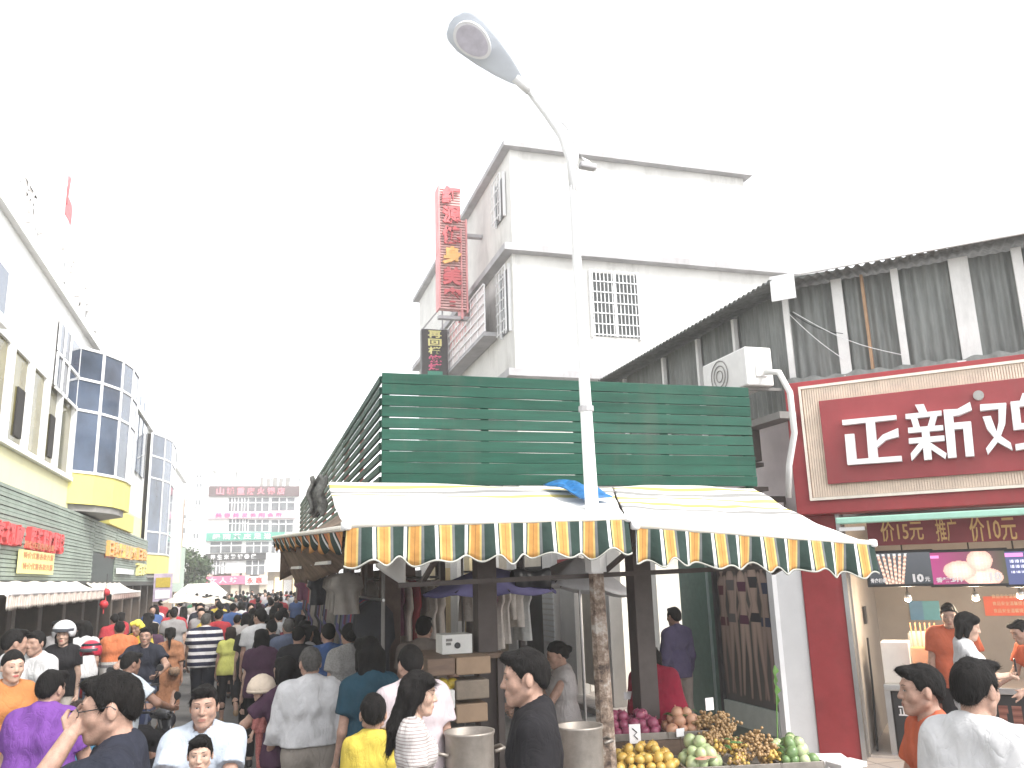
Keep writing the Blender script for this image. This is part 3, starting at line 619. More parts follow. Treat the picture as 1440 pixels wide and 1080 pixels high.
for i in range(9):
    p = T3(-ys0 - .35 - i * .17, 2.05, 1.57 + .3 * (i % 2)); 
    MB().hprism([(p[0] - .12, p[1] - .07), (p[0] + .12, p[1] - .07), (p[0] + .12, p[1] + .07), (p[0] - .12, p[1] + .07)], p[2] + .002, p[2] + .1 + .03 * (i % 3)).build('folded_clothes', gm[(0, 4, 3, 4, 0, 1, 4, 0, 4)[i]], label=('pale', 'dark')[i in (5,)] + ' folded clothes on a white shelf in the clothes shop', cat='clothes', group='folded clothes on the shop shelves', bevel=.02)

# AC unit, pipe and brackets on the lane wall
ya, yb = onX(1062, 520, XW - .3)[1], onX(1000, 530, XW - .3)[1]; zA = onX(1030, 555, XW - .3)[2]; zB = onX(1030, 501, XW - .3)[2]
ac = thing('air_conditioner', (XW - .18, (ya + yb) / 2, zA), 'white outdoor air conditioner unit on the wall above the green fence', 'air conditioner')
MB(TW).box(-yb, -ya, -.42, -.06, zA, zB).build('casing', M_pipe, ac, bevel=.02)
cx_, cz_ = -(ya + yb) / 2 - .08, (zA + zB) / 2
for r in (.07, .13, .19):
    MB(TW).tube([(cx_ + r * math.cos(t_), -.43, cz_ + r * math.sin(t_)) for t_ in np.linspace(0, 6.283, 25)], .006, 5).build('fan_guard', M_grey, ac)
MB(TW).box(-ya - .02, -ya + .02, -.3, -.15, zA + .1, zA + .25).build('valve_cover', M_pipe, ac, bevel=.01)
for x in (-yb + .1, -ya - .1): MB(TW).bar((x, -.45, zA - .02), (x, .1, zA - .02), .035).build('bracket', M_grey, ac)
MB(TW).tube([(-ya + .05, -.2, zA + .15), (-ya + .25, -.16, zA + .1), (-ya + .33, -.1, zA - .15), (-ya + .28, -.06, zA - .6), (-ya + .12, -.06, zA - .95), (-ya + .05, -.06, zA - 1.3)], .035).build('wrapped_pipe', M_pipe, ac, True)
MB(TW).box(-yb - .3, -ya + .1, -.1, .12, zA - .4, zA - .32).build('pipe_clip', M_grey, ac)
for i, (xx, zz) in enumerate(((-CY - .3, 3.35), (-CY - .25, 3.05))): MB(TW).box(xx - .25, xx + .2, -.2, .13, zz, zz + .05).build('shelf_bracket', M_mid, cb)
MB(TW).box(-CY - .42, -CY - .12, -.16, .13, 3.42, 3.95).build('meter_box', M_mid, cb, bevel=.01)
mb = MB(TS0)
for k_ in range(3):
    u0, z0 = fl(1108 + 4 * k_, 440, -.05); u1, z1 = ((fl(1186, 505, -.05)), fl(1186, 470, -.05), fl(1268, 500, -.05))[k_]
    t_ = thing('overhead_cable', tuple((TS0 @ np.array([u0, -.2, z1, 1]))[:3]), ('pale thin cable sagging to the plinth of the first white post', 'dark thin cable sagging to the first white post', 'pale thin cable sagging across to the second white post')[k_], 'cable', 'cables on the corrugated wall')
    MB(TS0).tube([(u0 + (u1 - u0) * s_, -.06 - .02 * k_, z0 + (z1 - z0) * s_ - .12 * math.sin(3.14 * s_) * (.3 + .2 * k_)) for s_ in np.linspace(0, 1, 9)], .0045, 5).build('wire', M_wframe if k_ % 2 == 0 else M_black, t_)

# ------------------------------------------------------------------ red snack shop sign
so = -0.30
sg = thing('shop_sign', tuple((TS0 @ np.array([1.2, so, fl(1200, 705, so)[1], 1]))[:3]), 'big red shop sign with thick white letters in a beige ribbed border', 'sign')
uL = fl(1104, 560, so)[0]; zt = fl(1150, 534, so)[1]; zb = fl(1165, 722, so)[1]
MB(TS0).box(uL, u_r, so, .12, zb, zt).build('sign_box', M_red, sg, bevel=.01)
u1, z1 = fl(1126.5, 547, so - .04); z0 = fl(1143, 701, so - .04)[1]
MB(TS0).box(u1, u_r, so - .02, so - .001, z0, z1).build('ribbed_border', mat('beige_backing', (.72, .59, .47), .7, .1), sg)
mb = MB(TS0); x = u1 + .01
while x < 2.6:
    mb.box(x, x + .018, so - .04, so - .021, z0 + .01, z1 - .01); x += .026
mb.build('ribs', mat('beige_ribs', (.8, .66, .53), .6, .12), sg, kind='stuff')
for q in ((u1 - .03, u_r, z1 - .005, z1 + .025), (u1 - .03, u_r, z0 - .025, z0 + .005)): MB(TS0).box(q[0], q[1], so - .055, so - .022, q[2], q[3]).build('border_trim', mat('beige_trim', (.82, .74, .64), .5, .1), sg)
MB(TS0).box(u1 - .031, u1 - .004, so - .056, so - .023, z0 - .02, z1 + .02).build('border_trim', MATS['beige_trim'], sg)
si = so - .09
u2, z2 = fl(1151, 564, si); z3 = fl(1163, 681, si)[1]
MB(TS0).box(u2, u_r, si, so - .058, z3, z2).build('letter_board', M_redin, sg, bevel=.006)
sl = si - .085
def Z(p): return fl(1170 + p[0] / 5.333, 540 + p[1] / 5.333, sl)
GLY = [[[(75, 270), (480, 232), (482, 265), (78, 308)], [(250, 262), (318, 255), (345, 565), (275, 570)], [(95, 378), (165, 372), (185, 585), (115, 605)], [(114, 568), (520, 538), (525, 578), (118, 607)], [(330, 432), (380, 380), (495, 330), (500, 395), (405, 420), (338, 475)]],
       [[(622, 155), (688, 150), (715, 212), (655, 217)], [(550, 225), (820, 198), (822, 235), (552, 262)], [(590, 258), (640, 254), (660, 325), (612, 330)], [(740, 240), (790, 236), (765, 318), (715, 322)], [(570, 328), (832, 308), (836, 345), (572, 368)], [(575, 408), (842, 385), (845, 425), (577, 448)], [(670, 335), (728, 330), (750, 565), (692, 570)], [(668, 425), (690, 470), (598, 577), (590, 522)], [(733, 435), (860, 520), (850, 562), (735, 485)], [(835, 195), (905, 190), (935, 550), (870, 555)], [(838, 193), (940, 188), (1035, 135), (1050, 195), (950, 235), (843, 247)], [(903, 292), (1040, 280), (1043, 330), (908, 342)], [(980, 300), (1043, 285), (1068, 540), (1003, 545)]],
       [[(1110, 152), (1305, 140), (1307, 180), (1112, 200)], [(1248, 160), (1308, 145), (1300, 300), (1255, 420), (1170, 528), (1155, 482), (1230, 380), (1250, 280)], [(1130, 245), (1190, 238), (1240, 370), (1340, 440), (1355, 497), (1250, 440), (1165, 340)], [(1338, 132), (1400, 127), (1420, 300), (1362, 345)], [(1339, 132), (1540, 112), (1543, 155), (1342, 175)], [(1362, 300), (1620, 275), (1622, 320), (1364, 345)], [(1375, 452), (1560, 422), (1562, 468), (1380, 498)], [(1428, 70), (1480, 62), (1460, 120), (1408, 126)], [(1490, 120), (1545, 114), (1552, 200), (1497, 205)], [(1560, 280), (1622, 275), (1610, 500), (1548, 510)]]]
M_wl = mat('white_acrylic', (.85, .83, .83), .35, .03, 3)
for g, strokes in enumerate(GLY):
    mb = MB(TS0)
    for j, s_ in enumerate(strokes): mb.prism([Z(p) for p in s_], sl - .0012 * j, si - .004)
    mb.build('letter', M_wl, sg)
uu, zz = fl(1376, 556, si - .04)
MB(TS0).tube([(uu, si - .06, zz), (uu, si - .001, zz)], .05, 18).build('round_lamp', mat('grey_lens', (.35, .34, .32), .4, .2), sg)
# green light bar and gold lettered banner below
lb = thing('light_bar', tuple((TS0 @ np.array([.5, -.42, 2.4, 1]))[:3]), 'pale green metal light bar under the red shop sign', 'light')
ug, zg = fl(1176, 733, -.4); ug2, zg2 = fl(1440, 718, -.4)
MB(TS0).box(ug, u_r, -.46, -.31, zg - .035, zg + .035).build('bar', mat('mint_metal', (.36, .62, .5), .4, .08), lb, bevel=.012)
MB(TS0).box(ug + .02, ug + .28, -.4, -.36, zg - .11, zg - .07).build('lamp_tube', M_wl, lb)
bn = thing('price_banner', tuple((TS0 @ np.array([1, -.1, 2.2, 1]))[:3]), 'dark red banner with gold price writing over the shop counter', 'banner')
ub, zb0 = fl(1222, 768, -.1); zb1 = fl(1240, 730, -.1)[1]
MB(TS0).box(ub, u_r, -.1, -.06, zb0, zb1).build('cloth', mat('banner_red', (.16, .02, .025), .6, .2, 2), bn)
M_gold = mat('gold_print', (.5, .3, .1), .4, .15)
for s_, xa, xb in (('价15元', 1240, 1300), ('推广', 1318, 1348), ('价10元', 1366, 1432)):
    a_, z_ = fl(xa, 762, -.12); b_, _ = fl(xb, 760, -.12); text('writing', s_, TS0, a_, z_, b_ - a_, zb1 - z_ - .03, -.108, M_gold, bn, bold=.012, extrude=.003)
# pilaster, jambs and inside of the shop
M_int = mat('shop_tan', (.29, .26, .235), .7, .1, 2.0)
MB(TS0).box(uc + .03, fl(1141, 950)[0], .0, .12, .1, zb).build('white_pier', M_wframe, cb)
MB(TS0).box(fl(1142, 950)[0], -.02, -.03, .12, .1, zb).build('red_pilaster', M_red, cb, bevel=.008)
MB(TS0).box(-.018, .03, -.05, .14, .1, zb).build('steel_edge', M_steel, cb)
MB(TS0).box(.0, .05, .142, 3, .1, 3.2).build('inner_wall', M_int, cb)
MB(TS0).box(.05, 4.6, 2.6, 2.7, .1, 3.2).build('inner_back_wall', M_int, cb)
MB(TS0).box(.05, 4.6, .13, 2.6, 2.62, 2.7).build('shop_ceiling', M_int, cb)
MB(TS0).box(.05, 4.6, .13, 2.6, .1, .12).build('shop_floor', mat('pale_tiles', (.5, .45, .42), .3, .1), cb)
MB(TS0).box(.06, .08, .9, 1.08, 1.45, 1.65).build('switch_box', M_black, cb)
MB(TS0).tube([(.085, .8, 1.3), (.085, .75, .8), (.085, .6, .4), (.1, .35, .13)], .012, 6).build('cable', M_black, cb)
mo = .12
def scr(x0, y0, x1, y1, fn, label):
    a_, za = fl(x0, y1, mo); b_, zb_ = fl(x1, y0, mo)
    t_ = thing('menu_screen', tuple((TS0 @ np.array([(a_ + b_) / 2, mo, za, 1]))[:3]), label, 'screen')
    MB(TS0).box(a_ - .03, b_ + .03, mo + .01, mo + .1, za - .03, zb_ + .03).build('bezel', M_black, t_, bevel=.006)
    c_ = lambda lx, lz: (TS0 @ np.array([lx, mo + .004, lz, 1]))[:3]
    printed('display', fn, 84, 44, [c_(a_, za), c_(b_, za), c_(b_, zb_), c_(a_, zb_)], t_, vcol_mat('lit_screen', .3, .5))
    return t_, a_, b_, za, zb_
def skew_fn(u, v):
    for i in range(6):
        cx = .2 + .07 * i + (i - 2.5) * .02 * (v - .5) * 2
        if abs(u - cx - .02) < .021 and v < .97:
            k_ = .5 + .5 * math.sin(v * 46 + i * 2); return (.35 + .3 * k_, .2 + .25 * k_, .15 + .2 * k_) if v < .9 else (.5, .5, .5)
    return (.03 + .03 * v, .035 + .03 * v, .04 + .035 * v)
def chick_fn(u, v):
    for cx, cy, rx, ry in ((.66, .72, .17, .34), (.38, .42, .22, .3), (.68, .2, .26, .3)):
        d = ((u - cx) / rx) ** 2 + ((v - cy) / ry) ** 2
        if d < 1:
            k_ = .5 + .5 * math.sin(u * 90 + 3 * math.sin(v * 40)) * math.sin(v * 80 + 2 * math.sin(u * 50)); s_ = 1.05 - .45 * d
            return (.75 * s_ + .1 * k_, (.38 + .14 * k_) * s_, (.3 + .13 * k_) * s_)
    if u < .12 and .82 < v < .92: return (.7, .2, .45)
    return (.2 * (1 - u) + .05, .03 + .02 * u, .09 * (1 - u) + .03)
def list_fn(u, v):
    if .85 < v < .95 and u < .3: return (.7, .2, .5)
    if .25 < v < .8 and int(v * 12) % 2 == 0 and .05 < u < .8 and (int(u * 60) * 7 % 5) > 1: return (.5, .5, .65)
    return (.05, .06, .14)
t_, a_, b_, za, zb_ = scr(1224, 776, 1307, 822, skew_fn, 'lit menu screen showing meat skewers on a dark ground')
text('writing', '骨肉相串', TS0, a_ + .01, za + .015, .16, .05, mo - .004, M_wl, t_, .03, .002); text('writing', '10', TS0, b_ - .2, za + .015, .11, .09, mo - .004, M_wl, t_, .05, .002); text('writing', '元', TS0, b_ - .08, za + .02, .05, .05, mo - .004, M_wl, t_, .03, .002)
t_, a_, b_, za, zb_ = scr(1313, 774, 1412, 822, chick_fn, 'lit menu screen showing fried chicken pieces on magenta')
text('writing', '香辣鸡排', TS0, a_ + .03, za + .02, .26, .055, mo - .004, M_wl, t_, .03, .002); text('writing', '10', TS0, b_ - .17, za + .02, .11, .1, mo - .004, M_wl, t_, .05, .002)
scr(1419, 773, 1500, 822, list_fn, 'lit menu screen listing prices in white on dark blue')
# counter
ct = thing('shop_counter', tuple((TS0 @ np.array([1.5, .5, .1, 1]))[:3]), 'stainless steel counter with dark poster front in the red shop', 'counter')
co = .25; uca, zct = fl(1242, 962, co)
MB(TS0).box(uca, 4.5, co, co + .75, zct - .07, zct).build('top', M_steel, ct, bevel=.01)
MB(TS0).box(uca + .06, 4.5, co + .05, co + .7, .12, zct - .072).build('body', M_dark, ct)
MB(TS0).box(uca, uca + .06, co + .02, co + .08, .12, zct - .072).build('leg', M_steel, ct)
def cf(u, v):
    for i in range(14):
        cx = .1 + .065 * i
        if u > .08 and abs(u - cx + .02 * (v - .5) * (i % 3 - 1)) < .018 and v < .85:
            k_ = .5 + .5 * math.sin(v * 60 + i * 2); return (.2 + .2 * k_, .06 + .1 * k_, .04 + .07 * k_)
    return (.02, .02, .022)
c_ = lambda lx, lz: (TS0 @ np.array([lx, co + .046, lz, 1]))[:3]
printed('front_poster', cf, 120, 40, [c_(uca + .08, .14), c_(uca + 2.2, .14), c_(uca + 2.2, zct - .09), c_(uca + .08, zct - .09)], ct, vcol_mat('counter_print', .4))
text('writing', '正', TS0, uca + .12, .52, .1, .1, co + .03, M_wl, ct, .03, .002)
def ubox(name, x0, y0, x1, y1, off, dep, m_, label, cat, bevel=.008):
    a_, za = fl(x0, y1, off); b_, zb_ = fl(x1, y0, off)
    o = MB(TS0).box(a_, b_, off, off + dep, za, zb_).build(name, m_, label=label, cat=cat, bevel=bevel); return o, a_, b_, za, zb_
a_, _ = fl(1242, 940, co + .1); b_, zb_ = fl(1277, 903, co + .1)
MB(TS0).box(a_, b_, co + .1, co + .4, zct, zb_).build('white_carton', mat('white_card', (.7, .69, .66), .7, .05), label='white carton standing on the steel counter of the red shop', cat='box', bevel=.006)
# orange drink tank with glass sides
a_, _ = fl(1282, 935, co + .15); b_, zj = fl(1333, 890, co + .15)
jt = thing('juice_tank', tuple((TS0 @ np.array([(a_ + b_) / 2, co + .3, zct, 1]))[:3]), 'clear tank with orange drink and skewers on the shop counter', 'tank')
zm = zct + (zj - zct) * .7
MB(TS0).box(a_ + .01, b_ - .01, co + .16, co + .4, zct + .02, zm).build('drink', mat('orange_drink', (.8, .28, .03), .3, .1), jt, bevel=.01)
for q in ((a_, b_, co + .14, co + .148), (a_, b_, co + .41, co + .418)): MB(TS0).box(q[0], q[1], q[2], q[3], zct, zj).build('glass_side', mat('clear_plastic', (.8, .75, .65), .1, 0, alpha=.25), jt)
for i in range(6): MB(TS0).tube([(a_ + .04 + i * .045, co + .28, zm), (a_ + .03 + i * .05, co + .26, zj + .1)], .008, 5).build('skewer', mat('skewer_brown', (.4, .2, .1), .6, .1), jt)
for i, (xx, yy) in enumerate(((1277, 842), (1372, 841), (1435, 838))):
    u_, z_ = fl(xx, yy, .35); p_ = (TS0 @ np.array([u_, .35, z_, 1]))[:3]
    t_ = thing('counter_lamp', tuple(p_), 'small lit spotlight under the menu screens', 'lamp', 'lit lamps over the counter')
    MB().lathe(p_, [(.025, .07), (.045, .0)], 14).build('shade', M_steel, t_, True)
    MB().lathe((p_[0], p_[1], p_[2] - .018), [(.012, -.014), (.034, .0), (.03, .015)], 12).build('bulb', mat('warm_bulb', (1, .85, .55), .4, 0, emit=30), t_, True)
    MB().tube([(p_[0], p_[1], p_[2] + .07), (p_[0], p_[1], 2.63)], .008).build('stem', M_black, t_)
    pl = bpy.data.lights.new('counter_point', 'POINT'); pl.energy = 14; pl.color = (1, .82, .6); pl.shadow_soft_size = .05
    po_ = bpy.data.objects.new('lamp_light', pl); col.objects.link(po_); po_.parent = t_; po_.location = (0, 0, -.06)
for i, (x0, y0, x1, y1, m_, lb_) in enumerate(((1281, 845, 1298, 872, mat('blue_card', (.1, .25, .4), .5, .1), 'blue card taped to the back wall above the juice tank'), (1300, 845, 1320, 872, mat('teal_card', (.12, .36, .42), .5, .1), 'teal card taped beside the blue card on the back wall'), (1386, 838, 1450, 866, mat('orange_notice', (.7, .12, .06), .5, .08), 'orange red notice with small pale writing on the back wall'))):
    a_, za = fl(x0, y1, 2.58); b_, zb_ = fl(x1, y0, 2.58)
    t_ = thing('wall_notice', tuple((TS0 @ np.array([(a_ + b_) / 2, 2.59, za, 1]))[:3]), lb_, 'notice')
    MB(TS0).box(a_, b_, 2.58, 2.597, za, zb_).build('sheet', m_, t_)
    if i == 2:
        for k_ in range(3): text('writing', '食品安全温馨提示', TS0, a_ + .1, za + .04 + .09 * k_, (b_ - a_) * .7, .05, 2.572, mat('pale_ink', (.8, .6, .4), .6, .05), t_, .0, .002)

# ------------------------------------------------------------------ white four-storey building behind
M_wall = mat('stained_white_wall', (0.64, 0.63, 0.60), 0.85, 0.14, .9, dirt=0.55)
M_ledge = mat('grey_ledge', (0.4, 0.39, 0.4), 0.85, 0.15, 2.0, dirt=.4)
WY = 21.0
pc = onY(720, 350, WY); WXc = pc[0]; zl = pc[2]; ztp = onY(718, 210, WY)[2]
TB = frame((0, WY, 0), (1, 0)); TBs = frame((WXc, 0, 0), (0, -1))
wb = thing('white_building', (WXc + 5, WY + 6, 0), 'tall stained white concrete building with barred windows and dark ledges', 'building')
xr1 = onY(1050, 300, WY)[0]; xr2 = onY(1150, 420, WY)[0]
MB(TB).box(WXc, xr2, 0, 14, 0, zl - .001).build('lower_wall', M_wall, wb)
MB(TB).box(WXc + .02, xr1, .02, 13.9, zl, ztp - .001).build('upper_wall', M_wall, wb)
MB(TB).box(WXc - .22, xr1 + .2, -.22, 14.2, ztp, ztp + .15).build('roof_slab', M_ledge, wb)
MB(TB).box(WXc - .3, xr2 + .3, -.3, 0, zl - .14, zl + .06).build('ledge', M_ledge, wb)
MB(TBs).box(-WY - 14, -WY - .001, -.3, 0, zl - .14, zl + .06).build('ledge', M_ledge, wb)
z2 = onY(716, 524, WY)[2]
MB(TB).box(WXc - .3, xr2, -.35, 0, z2 - .15, z2 + .05).build('ledge', M_ledge, wb)
MB(TBs).box(-WY - 14, -WY - .001, -.3, 0, z2 - .15, z2 + .05).build('ledge', M_ledge, wb)
def barred(T, x0, x1, z0, z1, nv, nh, parent, out=.14):
    w = MB(T).box(x0, x1, -.02, -.004, z0, z1).build('window', mat('dark_window', (.03, .035, .035), .3, .5, 1.5), parent)
    MB(T).box(x0 - .06, x0, -.08, -.002, z0 - .06, z1 + .06).build('frame', M_wframe, w); MB(T).box(x1, x1 + .06, -.08, -.002, z0 - .06, z1 + .06).build('frame', M_wframe, w)
    MB(T).box((x0 + x1) / 2 - .03, (x0 + x1) / 2 + .03, -.06, -.021, z0, z1).build('frame', M_wframe, w)
    for i in range(nv + 1): 
        x = x0 + (x1 - x0) * i / nv; MB(T).box(x - .01, x + .01, -out - .02, -out, z0 - .05, z1 + .05).build('bar', M_wframe, w)
    for j in range(nh + 1):
        z = z0 + (z1 - z0) * j / nh; MB(T).box(x0 - .03, x1 + .03, -out - .05, -out - .031, z - .013, z + .013).build('cross_bar', M_wframe, w)
    return w
q0, q1 = onY(832, 430, WY)[0], onY(896, 430, WY)[0]
barred(TB, q0, q1, onY(865, 474, WY)[2], onY(865, 386, WY)[2], 12, 6, wb)
# barred windows and caged balcony on the street face
def sx(x, y): return -onX(x, y, WXc)[1]
barred(TBs, sx(706, 430), sx(718.5, 430), onX(712, 470, WXc)[2], onX(712, 380, WXc)[2], 3, 6, wb)
barred(TBs, sx(698, 270), sx(710, 270), onX(705, 310, WXc)[2], onX(705, 252, WXc)[2], 3, 3, wb)
x0, x1 = sx(632, 500), sx(703, 440); zc0, zc1 = onX(703, 473, WXc)[2] + .1, onX(703, 400, WXc)[2]
cg = MB(TBs).box(x0, x1, -.5, -.02, zc0 - .12, zc0).build('caged_balcony', M_ledge, wb)
MB(TBs).box(x0 + .05, x1 - .05, -.44, -.42, zc0, zc1).build('banner_panel', mat('faded_banner', (.72, .66, .66), .7, .12, .4), cg)
for i in range(6): MB(TBs).box(x0, x1, -.5, -.47, zc0 + (zc1 - zc0) * i / 5 - .02, zc0 + (zc1 - zc0) * i / 5 + .02).build('cage_rail', M_wframe, cg)
for i in range(9): x = x0 + (x1 - x0) * i / 8; MB(TBs).box(x - .02, x + .02, -.47, -.445, zc0, zc1).build('cage_bar', M_wframe, cg)
text('faded_writing', '培训招生', TBs, x0 + (x1 - x0) * .3, zc0 + .5, (x1 - x0) * .5, 1.0, -.445, mat('faded_red', (.72, .42, .42), .7, .1), cg, .02, .004)
for i, (z0_, z1_) in enumerate(((3.2, 5.0), (.5, 2.6))):
    for k_ in range(3): MB(TBs).box(-WY - 4 - 4 * k_, -WY - 1.5 - 4 * k_, -.03, -.002, z0_, z1_).build('window', M_fgl, wb)
# vertical red sign and black sign
rsn = thing('vertical_sign', tuple(onY(640, 437, 24.0)), 'tall stepped red vertical letter sign on a slatted frame beside the white building', 'sign')
TV = frame((0, 24.0, 0), (1, 0))
xa, xb = onY(617, 350, 24)[0], onY(650, 350, 24)[0]; za_, zb_ = onY(640, 434, 24)[2], onY(630, 262, 24)[2]
M_fred = mat('faded_hazy_red_sign', (.70, .30, .30), .6, .2, 2.0)  # sun-faded red, paled further in the colour to imitate a hazy wash
MB(TV).box(xa, xa + .05, 0, .5, za_, zb_).build('side_frame', M_fred, rsn); MB(TV).box(xb - .05, xb, 0, .5, za_ - .3, zb_ - 1.4).build('side_frame', M_fred, rsn)
n = 46; xb2 = onY(657, 400, 24)[0]; zs2 = onY(640, 307, 24)[2]
M_sl = mat('pale_pink_slat', (.70, .42, .40), .6, .15)
for i in range(n):
    z = za_ + (zb_ - za_) * i / n; xr_ = xb2 if z < zs2 else xb
    MB(TV).box(xa + .051, xr_ - .02, .05, .3, z, z + (zb_ - za_) / n * .62).build('slat', M_sl, rsn)
MB(TV).box(xb2 - .02, xb2 + .03, 0, .5, za_ - .1, zs2).build('side_frame', M_fred, rsn)
for i, ch in enumerate('红源健身美容'):
    h_ = (zb_ - za_) / 6; text('letter', ch, TV, xa + .1, zb_ - (i + 1) * h_ + .06, xb - xa - .14, h_ * .88, -.1, mat('sign_red_letter', (.6, .12, .13), .6, .2, 2) if i != 3 else M_orl, rsn, .05, .04)
MB(TV).box(xb - .3, WXc, .1, .3, zb_ - 1.6, zb_ - 1.5).build('bracket', M_ledge, rsn); MB(TV).box(xa, WXc, .1, .3, za_ - .3, za_ - .2).build('bracket', M_ledge, rsn)
bs = thing('hanging_sign', tuple(onY(612, 525, 27.0)), 'black vertical sign with yellow and pink characters hanging above the green fence', 'sign')
TV2 = frame((0, 27.0, 0), (1, 0)); xa, xb = onY(593, 500, 27)[0], onY(630, 500, 27)[0]; zb_ = onY(612, 463, 27)[2]; h_ = (zb_ - onY(612, 524, 27)[2]) / 5.3
za_ = zb_ - 6.4 * h_
MB(TV2).box(xa, xb, 0, .25, za_, zb_).build('box', mat('charcoal_box', (.055, .05, .05), .5, .2), bs, bevel=.02)
for i, ch in enumerate('再回楼烧烤'):
    text('letter', ch, TV2, xa + .22, zb_ - (i + 1) * h_ - .02, xb - xa - .44, h_ * .88, -.03, mat('lemon', (.85, .8, .35), .5, .05) if i < 3 else mat('hot_pink', (.8, .15, .28), .5, .05), bs, .03, .015)
MB(TV2).box(xa + .2, xb - .2, -.03, -.001, zb_ - 6.1 * h_, zb_ - 5.15 * h_).build('green_panel', mat('sign_green', (.05, .3, .2), .5, .1), bs)
MB(TV2).bar((xa + .05, .12, zb_), (xa + .75, .12, zb_ + .9), .05).build('stay', M_ledge, bs); MB(TV2).bar((xa + .75, .12, zb_), (xa + .75, .12, zb_ + .9), .05).build('stay', M_ledge, bs)
MB(TV2).bar((xa + .75, .12, zb_ + .85), (WXc, .12, zb_ + .6), .05).build('stay', M_ledge, bs); MB(TV2).bar((xb, .12, zb_ - .05), (WXc, .12, zb_ - .05), .06).build('stay', M_ledge, bs)
# ------------------------------------------------------------------ market stall block in the middle
FYs = 7.0
M_green = mat('green_paint', (0.009, 0.062, 0.04), 0.55, 0.3, 3.0, 0.12, 40, dirt=0.25, spec=.22, stretch=(.6, 3, 6))
M_post = mat('dark_post', (0.075, 0.06, 0.055), 0.6, 0.25, 4.0, dirt=.2)
M_redpost = mat('red_brown_post', (0.22, 0.07, 0.06), 0.6, 0.2)
fa, fb_ = onY(537, 522, FYs), onY(535, 679, FYs); fc = onY(1052, 552, FYs)
fx0s, fx1s = fa[0], fc[0]; fz0, fz1 = fb_[2] - .02, (fa[2] + fc[2]) / 2 + .02
fn_ = thing('green_fence', ((fx0s + fx1s) / 2, FYs, fz0), 'dark green slatted fence screening the stall roof above the striped awnings', 'fence')
NS = 10; hs_ = (fz1 - fz0) / NS
for i in range(NS):
    z = fz0 + i * hs_; g0 = rnd.uniform(.0005, .0025); g1 = rnd.uniform(.002, .0075) if i > 1 else .0015
    til = rnd.uniform(-.004, .004)
    mb = MB(); v = []
    segs = 8
    for j in range(segs + 1):
        x = fx0s + (fx1s - fx0s) * j / segs; w = rnd.uniform(-.003, .003)
        for yy, zz in ((FYs - .012, z + g0), (FYs + .012, z + g0), (FYs + .012, z + hs_ - g1), (FYs - .012, z + hs_ - g1)): v.append((x, yy + w + til * (zz - z) / hs_ * 3, zz + w * .8 + til * j / segs))
    f = [(j * 4 + k, j * 4 + (k + 1) % 4, j * 4 + 4 + (k + 1) % 4, j * 4 + 4 + k) for j in range(segs) for k in range(4)] + [(3, 2, 1, 0), (segs * 4, segs * 4 + 1, segs * 4 + 2, segs * 4 + 3)]
    mb.add(v, f).build('slat', M_green, fn_, bevel=.004)
for x in np.linspace(fx0s + .04, fx1s - .05, 5): MB().box(x - .03, x + .03, FYs + .02, FYs + .07, fz0 - .1, fz1).build('post', M_green, fn_)
# fence along the street side
sf = thing('green_fence', (fx0s, 12, fz0), 'side run of the slatted stall fence with red brown posts, facing the street', 'fence')
TSd = frame((fx0s, 0, 0), (0, 1))
for p_ in range(4):
    y0, y1 = FYs + .06 + p_ * 3.2, FYs + p_ * 3.2 + 3.2
    for i in range(NS):
        z = fz0 + i * hs_; MB().box(fx0s - .012, fx0s + .012, y0, y1, z + .022, z + hs_ - .018).build('slat', M_green if p_ == 0 else mat('faded_green', (.1, .16, .13), .6, .2), sf)
    MB().box(fx0s + .014, fx0s + .07, y1 - .04, y1 + .02, fz0 - .05, fz1 + .03).build('post', M_redpost, sf)
    MB().box(fx0s + .014, fx0s + .05, (y0 + y1) / 2 - .03, (y0 + y1) / 2 + .02, fz0 - .05, fz1 + .03).build('post', M_redpost, sf)
# stall frame: added shade roof and posts
st = thing('market_stall', ((fx0s + fx1s) / 2, 9, 0), 'dark covered market stall with brown posts under the green fence', 'stall')
MB().box(fx0s + .08, fx1s, FYs + .08, 30, fz0 - .12, fz0 - .05).build('roof', mat('stall_shade_roof', (.09, .08, .075), .8, .2), st)  # roof out of view, added to keep the stall interior dark
def spost(px_, y, w, m_=M_post, z1=None):
    x = onY(px_, 900, y)[0]; z1 = z1 or fz0 - .12
    return MB().box(x - w / 2, x + w / 2, y - w / 2, y + w / 2, 0, z1).build('post', m_, st, bevel=.008)
spost(683, 6.85, .165, z1=2.55); spost(903, 6.85, .17, z1=2.55)
for px_, y, w in ((548, 9.2, .2), (575, 10.5, .14), (515, 12, .16), (620, 11.5, .12), (490, 15, .16), (465, 18, .16), (445, 22, .16), (735, 12, .1)): spost(px_, y, w, mat('brown_post', (.14, .1, .085), .7, .2) if w > .13 else M_post)
MB().box(.75, 4.6, 6.8, 6.9, 2.55, 2.6).build('front_beam', M_post, st)
MB().bar((1.0, 6.1, 2.1), (4.4, 6.1, 2.16), .035).build('rail', M_post, st)
for x in (1.2, 2.6, 4.2): MB().bar((x, 6.3, 2.1), (x, 5.52, 2.34), .03).build('brace', M_post, st)
